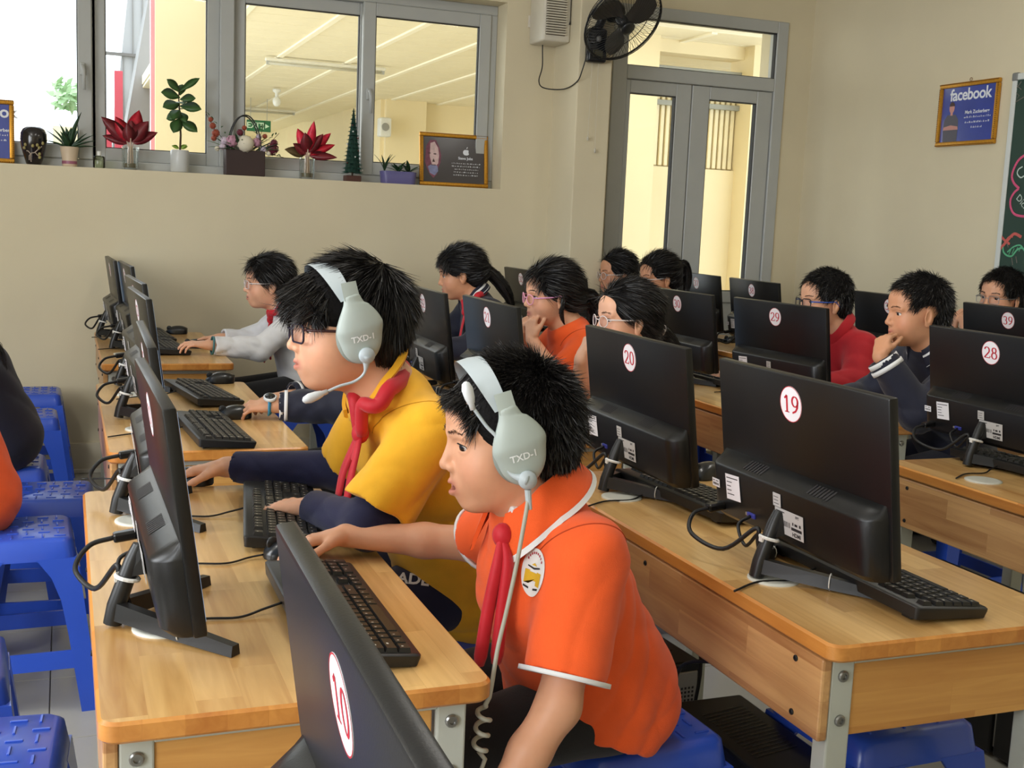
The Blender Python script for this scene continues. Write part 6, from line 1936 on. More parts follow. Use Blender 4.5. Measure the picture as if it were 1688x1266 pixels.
# blue watch
A_, B_ = V3(*P3['el']['L']), V3(*P3['wr']['L']); d_ = (B_ - A_) / np.linalg.norm(B_ - A_); c_ = B_ + d_ * .004
o = empty('wrist_watch', tuple(c_))
q_ = Vector(tuple(d_)).to_track_quat('Z', 'X'); 
WB = M('watch_blue', (62, 150, 196), .4, var=.05)
b = MB(); b.tube([p - Vector(tuple(c_)) for p in ring_pts(tuple(c_), tuple(d_), .0255, 26)], .0085, 8, cap=False, flat=.35); b.build('strap', WB, o, smooth=True)
up_ = Vector((-.1, -.42, .9)); up_ = (up_ - Vector(tuple(d_)) * up_.dot(Vector(tuple(d_)))).normalized()
Tm = Matrix.Translation(up_ * .026) @ up_.to_track_quat('Z', 'Y').to_matrix().to_4x4()
b = MB(); b.T = Tm; b.lathe([(.017, -.003), (.019, 0), (.019, .006), (.0165, .008)], 24); b.build('case', M('watch_white', (226, 230, 232), .3, var=0), o, smooth=True)
b = MB(); b.T = Tm; b.lathe([(.0152, .0078), (.0152, .0085), (0, .0086)], 24, cap=False); b.build('dial', BLK_G, o, smooth=True)
b = MB(); b.T = Tm; b.sphere((.0185, .006, .003), .0028); b.build('button', M('watch_white', (226, 230, 232), .3), o, smooth=True)
tag(o, 'light blue wrist watch with a white bezel and dark dial', 'watch')
# hair ties
def hair_tie(info, c, axis, r, mat, label, th=.006):
    b = MB(); b.tube(ring_pts(c, axis, r, 18), th, 7, cap=False); o = child(info, b.build('hair_tie', mat, info['P'], smooth=True)); o['label'] = label
hair_tie(P5, (1.752, 4.90, 1.077), (1, -.1, .05), .019, M('orange_tie', (176, 78, 34), .8), 'orange brown hair tie', .010)
hair_tie(P6, (1.757, 3.858, 1.046), (1, 0, 0), .020, M('dark_tie', (30, 26, 28), .8), 'dark hair tie', .006)
hair_tie(P7, (1.785, 3.285, .98), (1, 0, -.4), .017, M('white_tie', (232, 224, 222), .7), 'white hair tie', .007)
hair_tie(P9, (2.84, 5.084, 1.112), (1, 0, 1), .016, M('dark_tie', (30, 26, 28), .8), 'dark hair tie', .005)

# stitched seams
from mathutils.bvhtree import BVHTree
def seam(info, c, axis, r, a0, a1, mat, side=None, rad=.0011, n=26):
    me = info['shirt'].data
    bv = BVHTree.FromPolygons([tuple(x.co) for x in me.vertices], [tuple(p.vertices) for p in me.polygons])
    a = Vector(axis).normalized(); u = (Vector((0, 0, 1)) - a * a.z).normalized(); w = a.cross(u); pts = []
    for k in range(n + 1):
        t = math.radians(a0 + (a1 - a0) * k / n); d = u * math.cos(t) + w * math.sin(t)
        h_ = bv.ray_cast(Vector(c) + d * r, -d, r)
        if h_[0] is not None: pts.append(h_[0] + d * .0002)
    if len(pts) > 3:
        b = MB(); b.tube(pts, rad, 5); child(info, b.build('seam', mat, info['P']))
for inf, mt_, sz in ((P1, M('orange_seam', (176, 62, 22), .9, var=0), .2), (P2, M('yellow_seam', (186, 130, 20), .9, var=0), .2), (P6, M('orange_seam', (176, 62, 22), .9), .2)):
    S_, E2 = Vector(inf['sh']['L']), Vector(inf['el']['L']); ax_ = (E2 - S_).normalized() * .55 + Vector(tuple(inf['lat'])).normalized() * .6
    seam(inf, S_ - ax_.normalized() * .012, ax_, sz, -100, 100, mt_)

# white print on the navy shorts of the boy in yellow
tr_ = [c for c in P2['P'].children if c.name.startswith('trousers')][0]
bvt = BVHTree.FromPolygons([tuple(x.co) for x in tr_.data.vertices], [tuple(p.vertices) for p in tr_.data.polygons])
tv, tf = text_mesh('ADE', .034, bold=.001)
nn = Vector((-.25, -.8, .55)).normalized(); uu = Vector((.93, -.3, -.1)); uu = (uu - nn * uu.dot(nn)).normalized(); vv = nn.cross(uu); vs_ = []
for p in tv:
    q = Vector((.640, 2.14, .60)) + uu * p[0] + vv * p[1]; h_ = bvt.ray_cast(q + nn * .15, -nn, .4)
    vs_.append((h_[0] if h_[0] is not None else q) + nn * .0015)
b = MB(); b.add(vs_, tf); child(P2, b.build('shorts_lettering', STRIPE_W, P2['P']))
# ---------------------------------------------------------------- things on the sill
SZ = WZ0 + .0008
GOLD = M('gilt_frame', (196, 140, 44), .32, metal=.55, var=.18, vscale=120, bump=.2, bscale=300)
GOLD_D = M('gilt_dark', (122, 78, 26), .45, metal=.4, var=.1)
CLEARG = glass_mat('jar_glass', (.95, .97, .96), .9, .03, .5)
LEAF = M('leaf_green', (58, 92, 44), .42, var=.2, vscale=40)
LEAF_D = M('leaf_dark', (38, 66, 40), .42, var=.2, vscale=40)
LEAF_R = M('leaf_red', (178, 26, 44), .42, var=.3, vscale=45)
STEM = M('stem_brown', (74, 56, 40), .8)
def leaf_obj(parent, base, dirv, length, width, mat, up=(0, 0, 1), bend=.3, fold=.25, name='leaf', tipw=.0, n=7, peak=.5):
    """one solid, slightly folded leaf"""
    d = Vector(dirv).normalized(); s_ = d.cross(Vector(up)); s_ = s_.normalized() if s_.length > 1e-4 else d.orthogonal().normalized(); u = s_.cross(d)
    vs, fs = [], []
    p = Vector(base); a = 0
    for i in range(n + 1):
        t = i / n
        w = width / 2 * (math.sin(PI * min(1, t ** (math.log(.5) / math.log(peak)))) ** .85 + tipw * (1 - t)) + .0004
        c = Vector(base) + d * (length * t) - u * (bend * length * t * t)
        f_ = u * (fold * w)
        vs += [c - s_ * w + f_, c, c + s_ * w + f_, c - u * .0012]
    for i in range(n):
        q = i * 4
        fs += [(q, q + 1, q + 5, q + 4), (q + 1, q + 2, q + 6, q + 5), (q, q + 4, q + 7, q + 3), (q + 2, q + 3, q + 7, q + 6)]
    b = MB(); b.add(vs, fs); return b.build(name, mat, parent, smooth=True)
def pot(parent, c, prof, mat, name='pot', n=24):
    b = MB(); b.lathe(prof, n, c); return b.build(name, mat, parent, angle=50)

def picture(name, loc, w, h, rot, fw_=.022, th=.018, back=True):
    """framed picture in local xz (x right, z up), facing -y; origin bottom centre"""
    o = empty(name, loc); o.rotation_euler = rot
    for (x0, x1, z0, z1) in ((-w / 2, w / 2, 0, fw_), (-w / 2, w / 2, h - fw_, h), (-w / 2, -w / 2 + fw_, fw_, h - fw_), (w / 2 - fw_, w / 2, fw_, h - fw_)):
        b = MB(); b.rbox(x0, x1, -th, 0, z0, z1, .005, 2); fr_ = b.build('frame_bar', GOLD, o, angle=40)
        hor = (x1 - x0) > (z1 - z0); L = max(x1 - x0, z1 - z0); m = int(L / .009); b = MB()
        for k in range(m):
            t = (k + .5) / m * L
            c = (x0 + t, -th - .0005, (z0 + z1) / 2 + (.006 if z0 < h / 2 else -.006) * -1) if hor else ((x0 + x1) / 2 + (.006 if x0 < 0 else -.006) * -1, -th - .0005, z0 + t)
            b.sphere(c, .0028, 6, 4)
        bd_ = b.build('beading', GOLD_D, fr_); bd_['kind'] = 'stuff'
    return o
def flat(b, pts, y): b.add([(x, y, z) for x, z in pts], [tuple(range(len(pts)))])
def flat_text(b, s, size, x, z, y, bold=0.0, spacing=1.0, shear=0):
    v, f = text_mesh(s, size, bold=bold, spacing=spacing, shear=shear)
    b.add([(p[0] + x, y, p[1] + z) for p in v], f)
FB_BLUE = M('print_blue', (44, 62, 150), .35, var=.12, vscale=8, coat=.6)
PRINT_W = M('print_white', (224, 228, 236), .4, var=0)
PRINT_SK = M('print_skin', (196, 140, 130), .4, var=.1)
PRINT_SK2 = M('print_skin_pale', (206, 178, 176), .4, var=.15, vscale=60)
PRINT_G = M('print_grey_shirt', (84, 82, 92), .4, var=.1)
PRINT_H = M('print_hair', (70, 48, 44), .4, var=.1)
PRINT_D = M('print_dark', (50, 44, 46), .35, var=.08, vscale=10, coat=.5)
PRINT_P = M('print_plum', (120, 66, 84), .4, var=.25, vscale=60)
PRINT_B = M('print_blue_grey', (128, 132, 168), .4, var=.2, vscale=60)
def text_bars(b, x0, x1, z, hgt, y, rnd):
    x = x0
    while x < x1 - .004:
        w = rnd.uniform(.004, .014); w = min(w, x1 - x)
        for k in range(max(1, int(w / .0032))):
            xx = x + k * .0032; hh = hgt * rnd.choice((.55, .6, 1.0))
            flat(b, [(xx, z), (xx + .0022, z), (xx + .0022, z + hh), (xx, z + hh)], y)
        x += w + .004
def blue_poster(o, w, h, inset=.02):
    b = MB(); flat(b, [(-w / 2 + inset, inset), (w / 2 - inset, inset), (w / 2 - inset, h - inset), (-w / 2 + inset, h - inset)], -.008); b.build('print', FB_BLUE, o)
    b = MB(); flat_text(b, 'facebook', h * .26, .01, h * .80, -.009, bold=.0016, spacing=.94); b.build('title_lettering', PRINT_W, o)
    b = MB(); rnd = random.Random(2)
    flat_text(b, 'Mark Zuckerberg', h * .075, w * .16, h * .52, -.009, bold=.0005)
    for z, a, c in ((.43, -.05, .40), (.35, -.03, .38), (.27, .08, .26)): text_bars(b, w * a, w * c, h * z, h * .03, -.009, rnd)
    b.build('small_lettering', PRINT_W, o)
    cx = -w * .27
    b = MB(); flat(b, [(cx - w * .12, h * .07), (cx + w * .12, h * .07), (cx + w * .13, h * .30), (cx + w * .12, h * .42), (cx + w * .07, h * .50), (cx - w * .07, h * .50), (cx - w * .12, h * .42), (cx - w * .13, h * .30)], -.0088); b.build('printed_shirt', PRINT_G, o)
    b = MB(); flat(b, ell(cx, h * .61, w * .045, h * .085, 18), -.0092); flat(b, [(cx - w * .02, h * .49), (cx + w * .02, h * .49), (cx + w * .02, h * .56), (cx - w * .02, h * .56)], -.0091); 
    flat(b, [(cx - w * .13, h * .26), (cx + w * .13, h * .26), (cx + w * .12, h * .31), (cx, h * .335), (cx - w * .12, h * .31)], -.0092); fp = b.build('printed_figure', PRINT_SK, o)
    b = MB(); flat(b, [(cx + w * .047 * math.cos(a), h * (.635 + .07 * math.sin(a))) for a in [PI * k / 10 for k in range(11)]], -.0095); b.build('printed_hair', PRINT_H, o)
o = picture('framed_poster', (-.345, 6.02, SZ), .26, .295, (math.radians(-6), 0, 0)); blue_poster(o, .26, .295)
tag(o, 'gilt framed blue poster leaning on the sill beside the dark vase', 'picture')
o = picture('framed_poster', (4.104 - .002, 4.583, 1.765), .40, .305, (0, 0, -PI / 2)); blue_poster(o, .40, .305)
b = MB(); b.tube(ring_pts((0, -.005, .315), (0, 1, 0), .008, 12), .0012, 5, cap=False); b.build('hanging_ring', GOLD_D, o)
tag(o, 'gilt framed blue poster hanging on the wall beside the chalkboard', 'picture')
# dark poster with a portrait
o = picture('framed_poster', (1.963, 6.035, SZ), .388, .285, (math.radians(-7), 0, 0)); w, h = .388, .285
b = MB(); flat(b, [(-w / 2 + .02, .02), (w / 2 - .02, .02), (w / 2 - .02, h - .02), (-w / 2 + .02, h - .02)], -.008); b.build('print', PRINT_D, o)
def X(a): return -w / 2 + a * w
def Z(a): return a * h
b = MB(); flat(b, [(X(.08), Z(.45)), (X(.10), Z(.75)), (X(.16), Z(.86)), (X(.24), Z(.86)), (X(.29), Z(.72)), (X(.315), Z(.58)), (X(.305), Z(.44)), (X(.27), Z(.34)), (X(.25), Z(.22)), (X(.20), Z(.15)), (X(.15), Z(.22)), (X(.11), Z(.32))], -.0084); b.build('printed_head', PRINT_P, o)
b = MB(); flat(b, [(X(.15), Z(.55)), (X(.16), Z(.80)), (X(.22), Z(.83)), (X(.27), Z(.72)), (X(.285), Z(.58)), (X(.27), Z(.42)), (X(.22), Z(.36)), (X(.18), Z(.40))], -.0088); b.build('printed_face', PRINT_SK2, o)
b = MB(); flat(b, [(X(.12), Z(.36)), (X(.17), Z(.40)), (X(.26), Z(.38)), (X(.27), Z(.28)), (X(.22), Z(.20)), (X(.15), Z(.24))], -.009); b.build('printed_beard', PRINT_B, o)
b = MB(); flat(b, ell(X(.225), Z(.60), .009, .0035, 12), -.0092); flat(b, ell(X(.145), Z(.61), .007, .003, 12), -.0092); flat(b, [(X(.185), Z(.45)), (X(.225), Z(.45)), (X(.205), Z(.52))], -.0092); flat(b, [(X(.17), Z(.385)), (X(.24), Z(.385)), (X(.235), Z(.40)), (X(.175), Z(.40))], -.0094); b.build('printed_features', PRINT_H, o)
b = MB(); cx, cz = X(.68), Z(.66)
lobe = []
for k in range(28):
    a = 2 * PI * k / 28; r = .0165 * (1 + .10 * math.cos(2 * a) - .10 * max(0, math.sin(a)) ** 6 - .06 * max(0, -math.sin(a)) ** 8)
    x_, z_ = r * math.cos(a), r * 1.08 * math.sin(a)
    if math.hypot(x_ - .021, z_ - .002) < .0095: q = Vector((x_ - .021, z_ - .002)).normalized() * .0095; x_, z_ = q.x + .021, q.y + .002
    lobe.append((cx + x_, cz + z_))
flat(b, lobe, -.0088)
flat(b, [(cx + .001, cz + .019), (cx + .003, cz + .026), (cx + .009, cz + .031), (cx + .008, cz + .024)], -.0088); b.build('fruit_emblem', PRINT_W, o)
b = MB(); rnd = random.Random(8); flat_text(b, 'Steve Jobs', .020, X(.67), Z(.545), -.0088, bold=.0004)
for k, (a, c) in enumerate(((.47, .89), (.47, .89), (.51, .86), (.5, .87), (.49, .86))): text_bars(b, X(a), X(c), Z(.44 - k * .055), .006, -.0088, rnd)
b.build('lettering', PRINT_W, o)
tag(o, 'gilt framed dark poster with a portrait and white lettering', 'picture')
# dark vase with a blossom branch
o = empty('vase', (-.131, 5.985, SZ))
VP = [(.028, 0), (.034, .004), (.042, .03), (.054, .075), (.060, .115), (.058, .145), (.050, .163), (.040, .172), (.036, .174), (.034, .168)]
pot(o, (0, 0, 0), VP, M('black_glaze', (30, 24, 26), .15, var=.1, coat=.5), 'body', 32)
def vr(z): return np.interp(z, [p[1] for p in VP[:8]], [p[0] for p in VP[:8]]) + .0008
def von(a, z): return (vr(z) * math.sin(a), -vr(z) * math.cos(a), z)
b = MB()
for ln in ([(-.5, .02), (-.42, .04), (-.2, .052), (.1, .055), (.35, .068), (.7, .085)], [(-.3, .05), (-.45, .06), (-.62, .062)], [(.15, .055), (.35, .045), (.5, .04)], [(-.2, .052), (-.28, .035), (-.3, .012)]):
    b.tube([von(a, z) for a, z in ln], .0022, 5)
b.build('painted_branch', M('branch_paint', (176, 160, 146), .4), o)
for (a, z) in ((-.8, .075), (-.65, .09), (.3, .09), (.45, .078), (.62, .035), (.55, .05), (-.05, .085), (.75, .1)):
    b = MB(); b.sphere(von(a, z), (.007, .004, .008), 8, 6); b.build('blossom', M('blossom_paint', (150, 138, 80), .4, var=.2), o)
tag(o, 'dark glazed vase with a painted blossom branch', 'vase')
# agave in a pink banded pot
o = empty('potted_agave', (.026, 5.985, SZ))
pot(o, (0, 0, 0), [(.030, 0), (.034, .005), (.033, .030), (.040, .070), (.043, .092), (.039, .093), (.036, .082)], M('pale_pot', (206, 186, 160), .4, var=.05), 'pot')
pot(o, (0, 0, 0), [(.0335, .012), (.0350, .012), (.0345, .026), (.0330, .026)], M('pink_band', (150, 90, 110), .4), 'band')
for k, (ax_, el_, L) in enumerate(((-70, 60, .11), (-50, 75, .12), (-20, 80, .10), (10, 78, .10), (35, 72, .18), (70, 40, .12), (-85, 25, .10), (95, 15, .11), (-110, 45, .13), (150, 60, .11), (200, 55, .1), (85, 55, .10), (-30, 55, .09), (60, 25, .12))):
    a, e = math.radians(ax_), math.radians(el_); leaf_obj(o, (.01 * math.sin(a), -.01 * math.cos(a), .085), (math.sin(a) * math.cos(e), -math.cos(a) * math.cos(e) * .6, math.sin(e)), L, .028, LEAF_D, bend=.12, fold=.4, tipw=.5, peak=.35)
tag(o, 'spiky green agave in a pale pot with a pink band', 'plant')
# small bottle
o = empty('glass_bottle', (.158, 5.975, SZ))
pot(o, (0, 0, 0), [(.026, 0), (.028, .004), (.028, .050), (.024, .056), (.009, .060), (.009, .066)], glass_mat('green_glass', (.72, .76, .60), .9, .05, 1.2), 'glass')
pot(o, (0, 0, 0), [(.010, .058), (.010, .078), (.007, .080)], M('white_cap', (226, 226, 220), .4), 'cap')
tag(o, 'small greenish glass bottle with a white cap', 'bottle')
# red leaved plants in glass jars
def red_plant(x, lv, label, hj=.11, r=.040):
    o = empty('potted_aglaonema', (x, 5.985, SZ))
    pot(o, (0, 0, 0), [(r * .92, 0), (r, .004), (r, hj), (r * .93, hj), (r * .90, .010), (0, .010)], CLEARG, 'jar')
    pot(o, (0, 0, 0), [(r * .85, .011), (r * .85, .03), (0, .031)], M('jar_soil', (110, 100, 80), .9), 'soil')
    for k in range(4):
        b = MB(); a = k * 1.6; b.tube([(.012 * math.cos(a), .012 * math.sin(a), .02), (.008 * math.cos(a), .008 * math.sin(a), hj), (.02 * math.cos(a), .01 * math.sin(a), hj + .04)], [.004, .0035, .003], 6); b.build('stem', M('pale_stem', (196, 170, 150), .6), o)
    for (dx, dz, L, w_, m_) in lv:
        d = Vector((dx, random.Random(dx * 91 + dz).uniform(-.5, .1), dz)).normalized()
        leaf_obj(o, (dx * .012, 0, hj + .005 + .02 * max(0, dz)), d, L, w_, m_, up=(0, -1, .35), bend=.16, fold=.18, peak=.45)
    return tag(o, label, 'plant')
LR2 = M('leaf_red_dark', (112, 30, 38), .42, var=.3, vscale=45); LR3 = M('leaf_red_bright', (224, 44, 72), .42, var=.2, vscale=45)
red_plant(.301, [(.25, 1, .16, .075, LEAF_R), (.05, 1, .10, .065, LR2), (-.75, .75, .165, .07, LR2), (-.45, .9, .13, .07, LEAF_R), (.85, .5, .13, .055, LR2), (-1, .35, .12, .045, LR2), (.55, .8, .13, .075, LR2), (-.1, .7, .09, .06, LR2)], 'broad red leaved plant in a clear jar beside the fig sapling')
red_plant(1.158, [(.15, 1, .16, .05, LR3), (-.35, 1, .125, .06, LR3), (-.15, 1, .10, .065, LR2), (.8, .8, .165, .05, LR3), (.6, .9, .12, .05, LR2), (.9, .45, .14, .045, LEAF_R), (.95, .05, .14, .045, LR2), (-.95, .25, .11, .055, M('leaf_olive', (92, 74, 44), .45, var=.3)), (.7, .1, .11, .045, LR2), (-.5, .4, .09, .05, LR2)], 'narrow red leaved plant in a clear jar beside the flower basket')
# fig sapling
o = empty('fig_sapling', (.532, 5.985, SZ))
pot(o, (0, 0, 0), [(.038, 0), (.044, .006), (.045, .100), (.041, .108), (.038, .100)], M('frosted_pot', (196, 198, 196), .3, var=.04), 'pot')
b = MB(); b.tube([(0, 0, .08), (.004, 0, .18), (.0, 0, .27), (-.006, 0, .36), (-.004, 0, .40)], [.0055, .0048, .004, .003, .002], 8); b.build('stem', STEM, o, smooth=True)
for (z, dx, dy, dz, L, w_) in ((.385, -.75, -.3, .75, .085, .045), (.39, .9, -.2, .75, .115, .036), (.36, -1, -.4, .25, .095, .062), (.35, .95, -.3, .2, .075, .050), (.33, -.85, -.5, -.2, .095, .060), (.32, .85, -.4, -.05, .105, .060), (.30, -.5, -.7, -.5, .085, .055), (.29, .35, -.7, -.6, .07, .045), (.26, -.45, -.5, -.9, .085, .058), (.25, .8, -.4, -.45, .10, .056), (.34, .1, -.9, -.1, .07, .055), (.37, .2, .4, .8, .07, .04), (.31, .1, .9, .1, .08, .05), (.28, -.9, .2, -.3, .07, .05)):
    leaf_obj(o, (0, 0, z), (dx, dy, dz), L, w_, LEAF, up=(0, -1, .6), bend=.12, fold=.15, peak=.58, tipw=.1)
for dx in (-1, .6, .9): leaf_obj(o, (dx * .004, 0, .115), (dx, -.3, .5), .035, .02, M('leaf_lime', (128, 158, 62), .5), up=(0, -1, .5))
tag(o, 'fig sapling with round green leaves in a frosted pot', 'plant')
# flower basket
o = empty('flower_basket', (.842, 5.975, SZ))
b = MB(); b.rbox(-.097, .097, -.045, .045, 0, .125, .004); b.build('box', M('dark_box', (52, 36, 34), .5, var=.1), o)
for y in (-.03, .03):
    b = MB(); b.tube([(.078 * math.cos(a), y, .12 + .175 * math.sin(a)) for a in [PI * k / 18 for k in range(19)]], .0035, 7); b.build('handle', BLK_S, o, smooth=True)
def bloom(c, r, mat, name='flower', n=18):
    b = MB(); rnd = random.Random(c[0] * 31 + c[2])
    for k in range(n):
        t = (k + .5) / n; th = math.acos(1 - 1.4 * t); ph = k * 2.4
        d = Vector((math.sin(th) * math.cos(ph), -math.cos(th), math.sin(th) * math.sin(ph)))
        e = d.orthogonal().normalized(); f_ = d.cross(e); p = Vector(c) + d * r * .75; s = r * .42
        b.add([p - e * s, p - f_ * s * .8 + d * s * .2, p + e * s, p + f_ * s * .8 + d * s * .2, p + d * s * .55], [(0, 1, 4), (1, 2, 4), (2, 3, 4), (3, 0, 4)])
    b.sphere(c, r * .72, 8, 6); return b.build(name, mat, o, smooth=True)
WHITEF = M('cream_flower', (226, 218, 196), .6, var=.08); PINKF = M('mauve_flower', (190, 140, 160), .6, var=.12); DARKF = M('wine_flower', (104, 34, 52), .6, var=.15); ORF = M('rust_flower', (158, 74, 52), .6, var=.15); PALEF = M('pale_flower', (206, 190, 206), .6, var=.1)
bloom((.0, -.04, .155), .045, WHITEF, n=40)
for c, r, m_ in (((-.065, -.035, .165), .032, PINKF), ((.055, -.03, .165), .026, PINKF), ((-.10, -.02, .165), .022, PALEF), ((.135, -.02, .140), .034, DARKF), ((.145, -.01, .170), .020, DARKF), ((-.025, -.02, .21), .018, DARKF), ((-.14, 0, .20), .022, ORF), ((-.155, 0, .235), .018, ORF), ((-.165, 0, .265), .014, ORF), ((-.15, -.01, .175), .016, ORF), ((.09, -.03, .135), .020, PALEF), ((.10, 0, .20), .014, ORF), ((0, .01, .235), .014, ORF), ((-.11, -.03, .135), .018, PALEF), ((.07, 0, .195), .016, PALEF), ((.115, -.03, .115), .014, WHITEF), ((-.135, -.02, .125), .014, WHITEF)): bloom(c, r, m_)
rnd = random.Random(4)
for k in range(34):
    a = rnd.uniform(-1, 1); leaf_obj(o, (a * .09, rnd.uniform(-.04, .03), .125), (a * 1.1 + rnd.uniform(-.3, .3), rnd.uniform(-.6, .2), rnd.uniform(.1, 1)), rnd.uniform(.05, .11), .018, rnd.choice((LEAF_D, LEAF, M('leaf_sage', (120, 134, 104), .6))), bend=.2, n=5)
for (dx, dz) in ((-.19, .30), (.10, .27), (.17, .22), (.20, .10)):
    b = MB(); b.tube([(dx * .3, 0, .12), (dx * .8, 0, .12 + (dz - .12) * .6), (dx, 0, dz)], .0014, 5); b.build('twig', STEM, o)
    for k in range(6): t = .4 + k * .1; leaf_obj(o, (dx * t, 0, .12 + (dz - .12) * t), (rnd.uniform(-1, 1), -.3, rnd.uniform(-.2, 1)), .022, .009, LEAF, n=3)
tag(o, 'dark handled basket filled with mixed artificial flowers', 'flowers')
# little bottle brush tree
o = empty('miniature_fir_tree', (1.392, 5.975, SZ))
b = MB(); b.rbox(-.040, .040, -.035, .035, 0, .030, .003); b.build('base', M('brown_base', (76, 46, 38), .7), o)
b = MB(); b.tube([(0, 0, .03), (0, 0, .37)], [.005, .002], 6); b.build('stem', STEM, o)
b = MB(); b.lathe([(.040, .045), (.030, .16), (.014, .28), (.002, .37)], 14); b.build('core', M('fir_core', (20, 52, 42), .9, var=.3, vscale=60, bump=.6, bscale=120), o)
rnd = random.Random(12)
for t in range(16):
    z = .045 + t * .0205; r = .058 * (1 - t / 16.5) + .004; b = MB()
    for k in range(80):
        a = rnd.uniform(0, 2 * PI); q = r * rnd.uniform(.75, 1.05); d = Vector((math.cos(a), math.sin(a), rnd.uniform(-.18, .05))); p0 = Vector((0, 0, z + .004)); p1 = p0 + d * q; s_ = d.cross(Vector((0, 0, 1))).normalized() * .0022
        b.add([p0 - s_, p0 + s_, p1 + s_ * .8, p1 - s_ * .8, p0 + Vector((0, 0, .004))], [(0, 1, 2, 3), (0, 4, 3), (1, 2, 4)])
    g_ = b.build('needle_tier', M('fir_green', (34, 84, 70), .7, var=.2), o)
for k in range(9):
    a = k * 2.4; z = .06 + k * .032; r = .055 * (1 - (z - .045) / .34); b = MB(); b.sphere((r * math.cos(a), -abs(r * math.sin(a)), z), .0045, 7, 5); b.build('bauble', M('bauble_brown', (86, 40, 36), .3) if k % 2 else M('bauble_white', (226, 226, 222), .3), o, smooth=True)
tag(o, 'small green bottle-brush fir tree on a brown base', 'decoration')
# purple trough
o = empty('planter', (1.636, 5.975, SZ))
b = MB(); n_ = 28; T_ = []
for (s_, z) in ((.92, 0), (.94, .004), (1.0, .062), (.96, .064), (.93, .05)):
    T_.append([(x * s_, y * s_, z) for x, y in rrect(-.098, .098, -.04, .04, .036, 6)])
m_ = len(T_[0]); vs = [p for r in T_ for p in r]; fs = [tuple(range(m_ - 1, -1, -1)), tuple(4 * m_ + i for i in range(m_))]
for k in range(4): fs += [(k * m_ + i, k * m_ + (i + 1) % m_, (k + 1) * m_ + (i + 1) % m_, (k + 1) * m_ + i) for i in range(m_)]
b.add(vs, fs); b.build('trough', M('purple_glaze', (96, 92, 140), .35, var=.06), o, angle=50)
rnd = random.Random(6)
for cx in (-.075, .0, .055):
    for k in range(5 if cx < -.05 else 9):
        a = rnd.uniform(0, 2 * PI); e = rnd.uniform(.5, 1.25) if cx > -.05 else 1.35
        leaf_obj(o, (cx, -.005, .055), (math.cos(a) * math.cos(e), math.sin(a) * math.cos(e) * .7, math.sin(e)), rnd.uniform(.05, .085) if cx > -.05 else .10, .022 if cx > -.05 else .012, LEAF_D, bend=.35, fold=.35, peak=.4)
tag(o, 'purple glazed planter with small green plants', 'plant')

# ---------------------------------------------------------------- wall things: fan, vent, socket, chalkboard
BLK_FAN = M('fan_black', (24, 25, 28), .35, var=0)
o = empty('wall_fan', (2.553, 5.60, 2.10))
b = MB(); b.rbox(-.052, .052, -.055, -.001, .03, .20, .014, 3); b.build('wall_base', BLK_FAN, o, angle=50)
b = MB(); b.lathe([(.014, 0), (.016, .004), (.014, .014), (0, .016)], 16); kb_ = b.build('speed_knob', M('knob_grey', (120, 120, 118), .4), o, smooth=True); kb_.rotation_euler = (PI / 2, 0, 0); kb_.location = (.0, -.053, .145)
b = MB(); b.rbox(-.028, .028, -.057, -.054, .055, .09, .002); b.build('name_plate', M('plate_olive', (70, 68, 50), .4), o)
fc = Vector((2.625, 5.42, 2.318)) - Vector((2.553, 5.60, 2.10)); fn = Vector((.19, -.73, -.63)).normalized()
b = MB(); b.tube([(0, -.03, .19), (.02, -.05, .25), tuple(fc - fn * .16 + Vector((0, 0, .0)))], [.022, .022, .03], 10); b.build('arm', BLK_FAN, o, smooth=True)
q = fn.to_track_quat('Z', 'Y').to_matrix().to_4x4(); TF = Matrix.Translation(fc) @ q
b = MB(); b.T = TF; b.lathe([(.03, -.17), (.052, -.15), (.055, -.08), (.045, -.06), (.0, -.058)], 18, cap=False); b.build('motor', BLK_FAN, o, smooth=True)
R_ = .215
for (z, r) in ((0, R_), (.012, R_ * .995), (-.045, R_ * .86)):
    b = MB(); b.T = TF; b.tube([(r * math.cos(2 * PI * k / 40), r * math.sin(2 * PI * k / 40), z) for k in range(41)], .0055 if z <= 0 and r == R_ else .0022, 6, cap=False); b.build('guard_ring', BLK_FAN, o, smooth=True)
b = MB(); b.T = TF
for k in range(64):
    a = 2 * PI * k / 64; c_, s_ = math.cos(a), math.sin(a)
    b.tube([(.035 * c_, .035 * s_, .055), (.11 * c_, .11 * s_, .052), (.18 * c_, .18 * s_, .034), (R_ * c_, R_ * s_, .004)], .0011, 3, cap=False)
    b.tube([(.05 * c_, .05 * s_, -.06), (.15 * c_, .15 * s_, -.06), (R_ * .9 * c_, R_ * .9 * s_, -.035), (R_ * c_, R_ * s_, -.002)], .0011, 3, cap=False)
g_ = b.build('guard_wires', BLK_FAN, o); g_['kind'] = 'stuff'
b = MB(); b.T = TF; b.lathe([(.036, .05), (.036, .058), (.02, .062), (0, .062)], 16, cap=False); b.build('guard_cap', BLK_S, o, smooth=True)
b = MB(); b.T = TF; b.lathe([(.03, -.03), (.03, .01), (.018, .028), (0, .03)], 16, cap=False); b.build('hub', BLK_S, o, smooth=True)
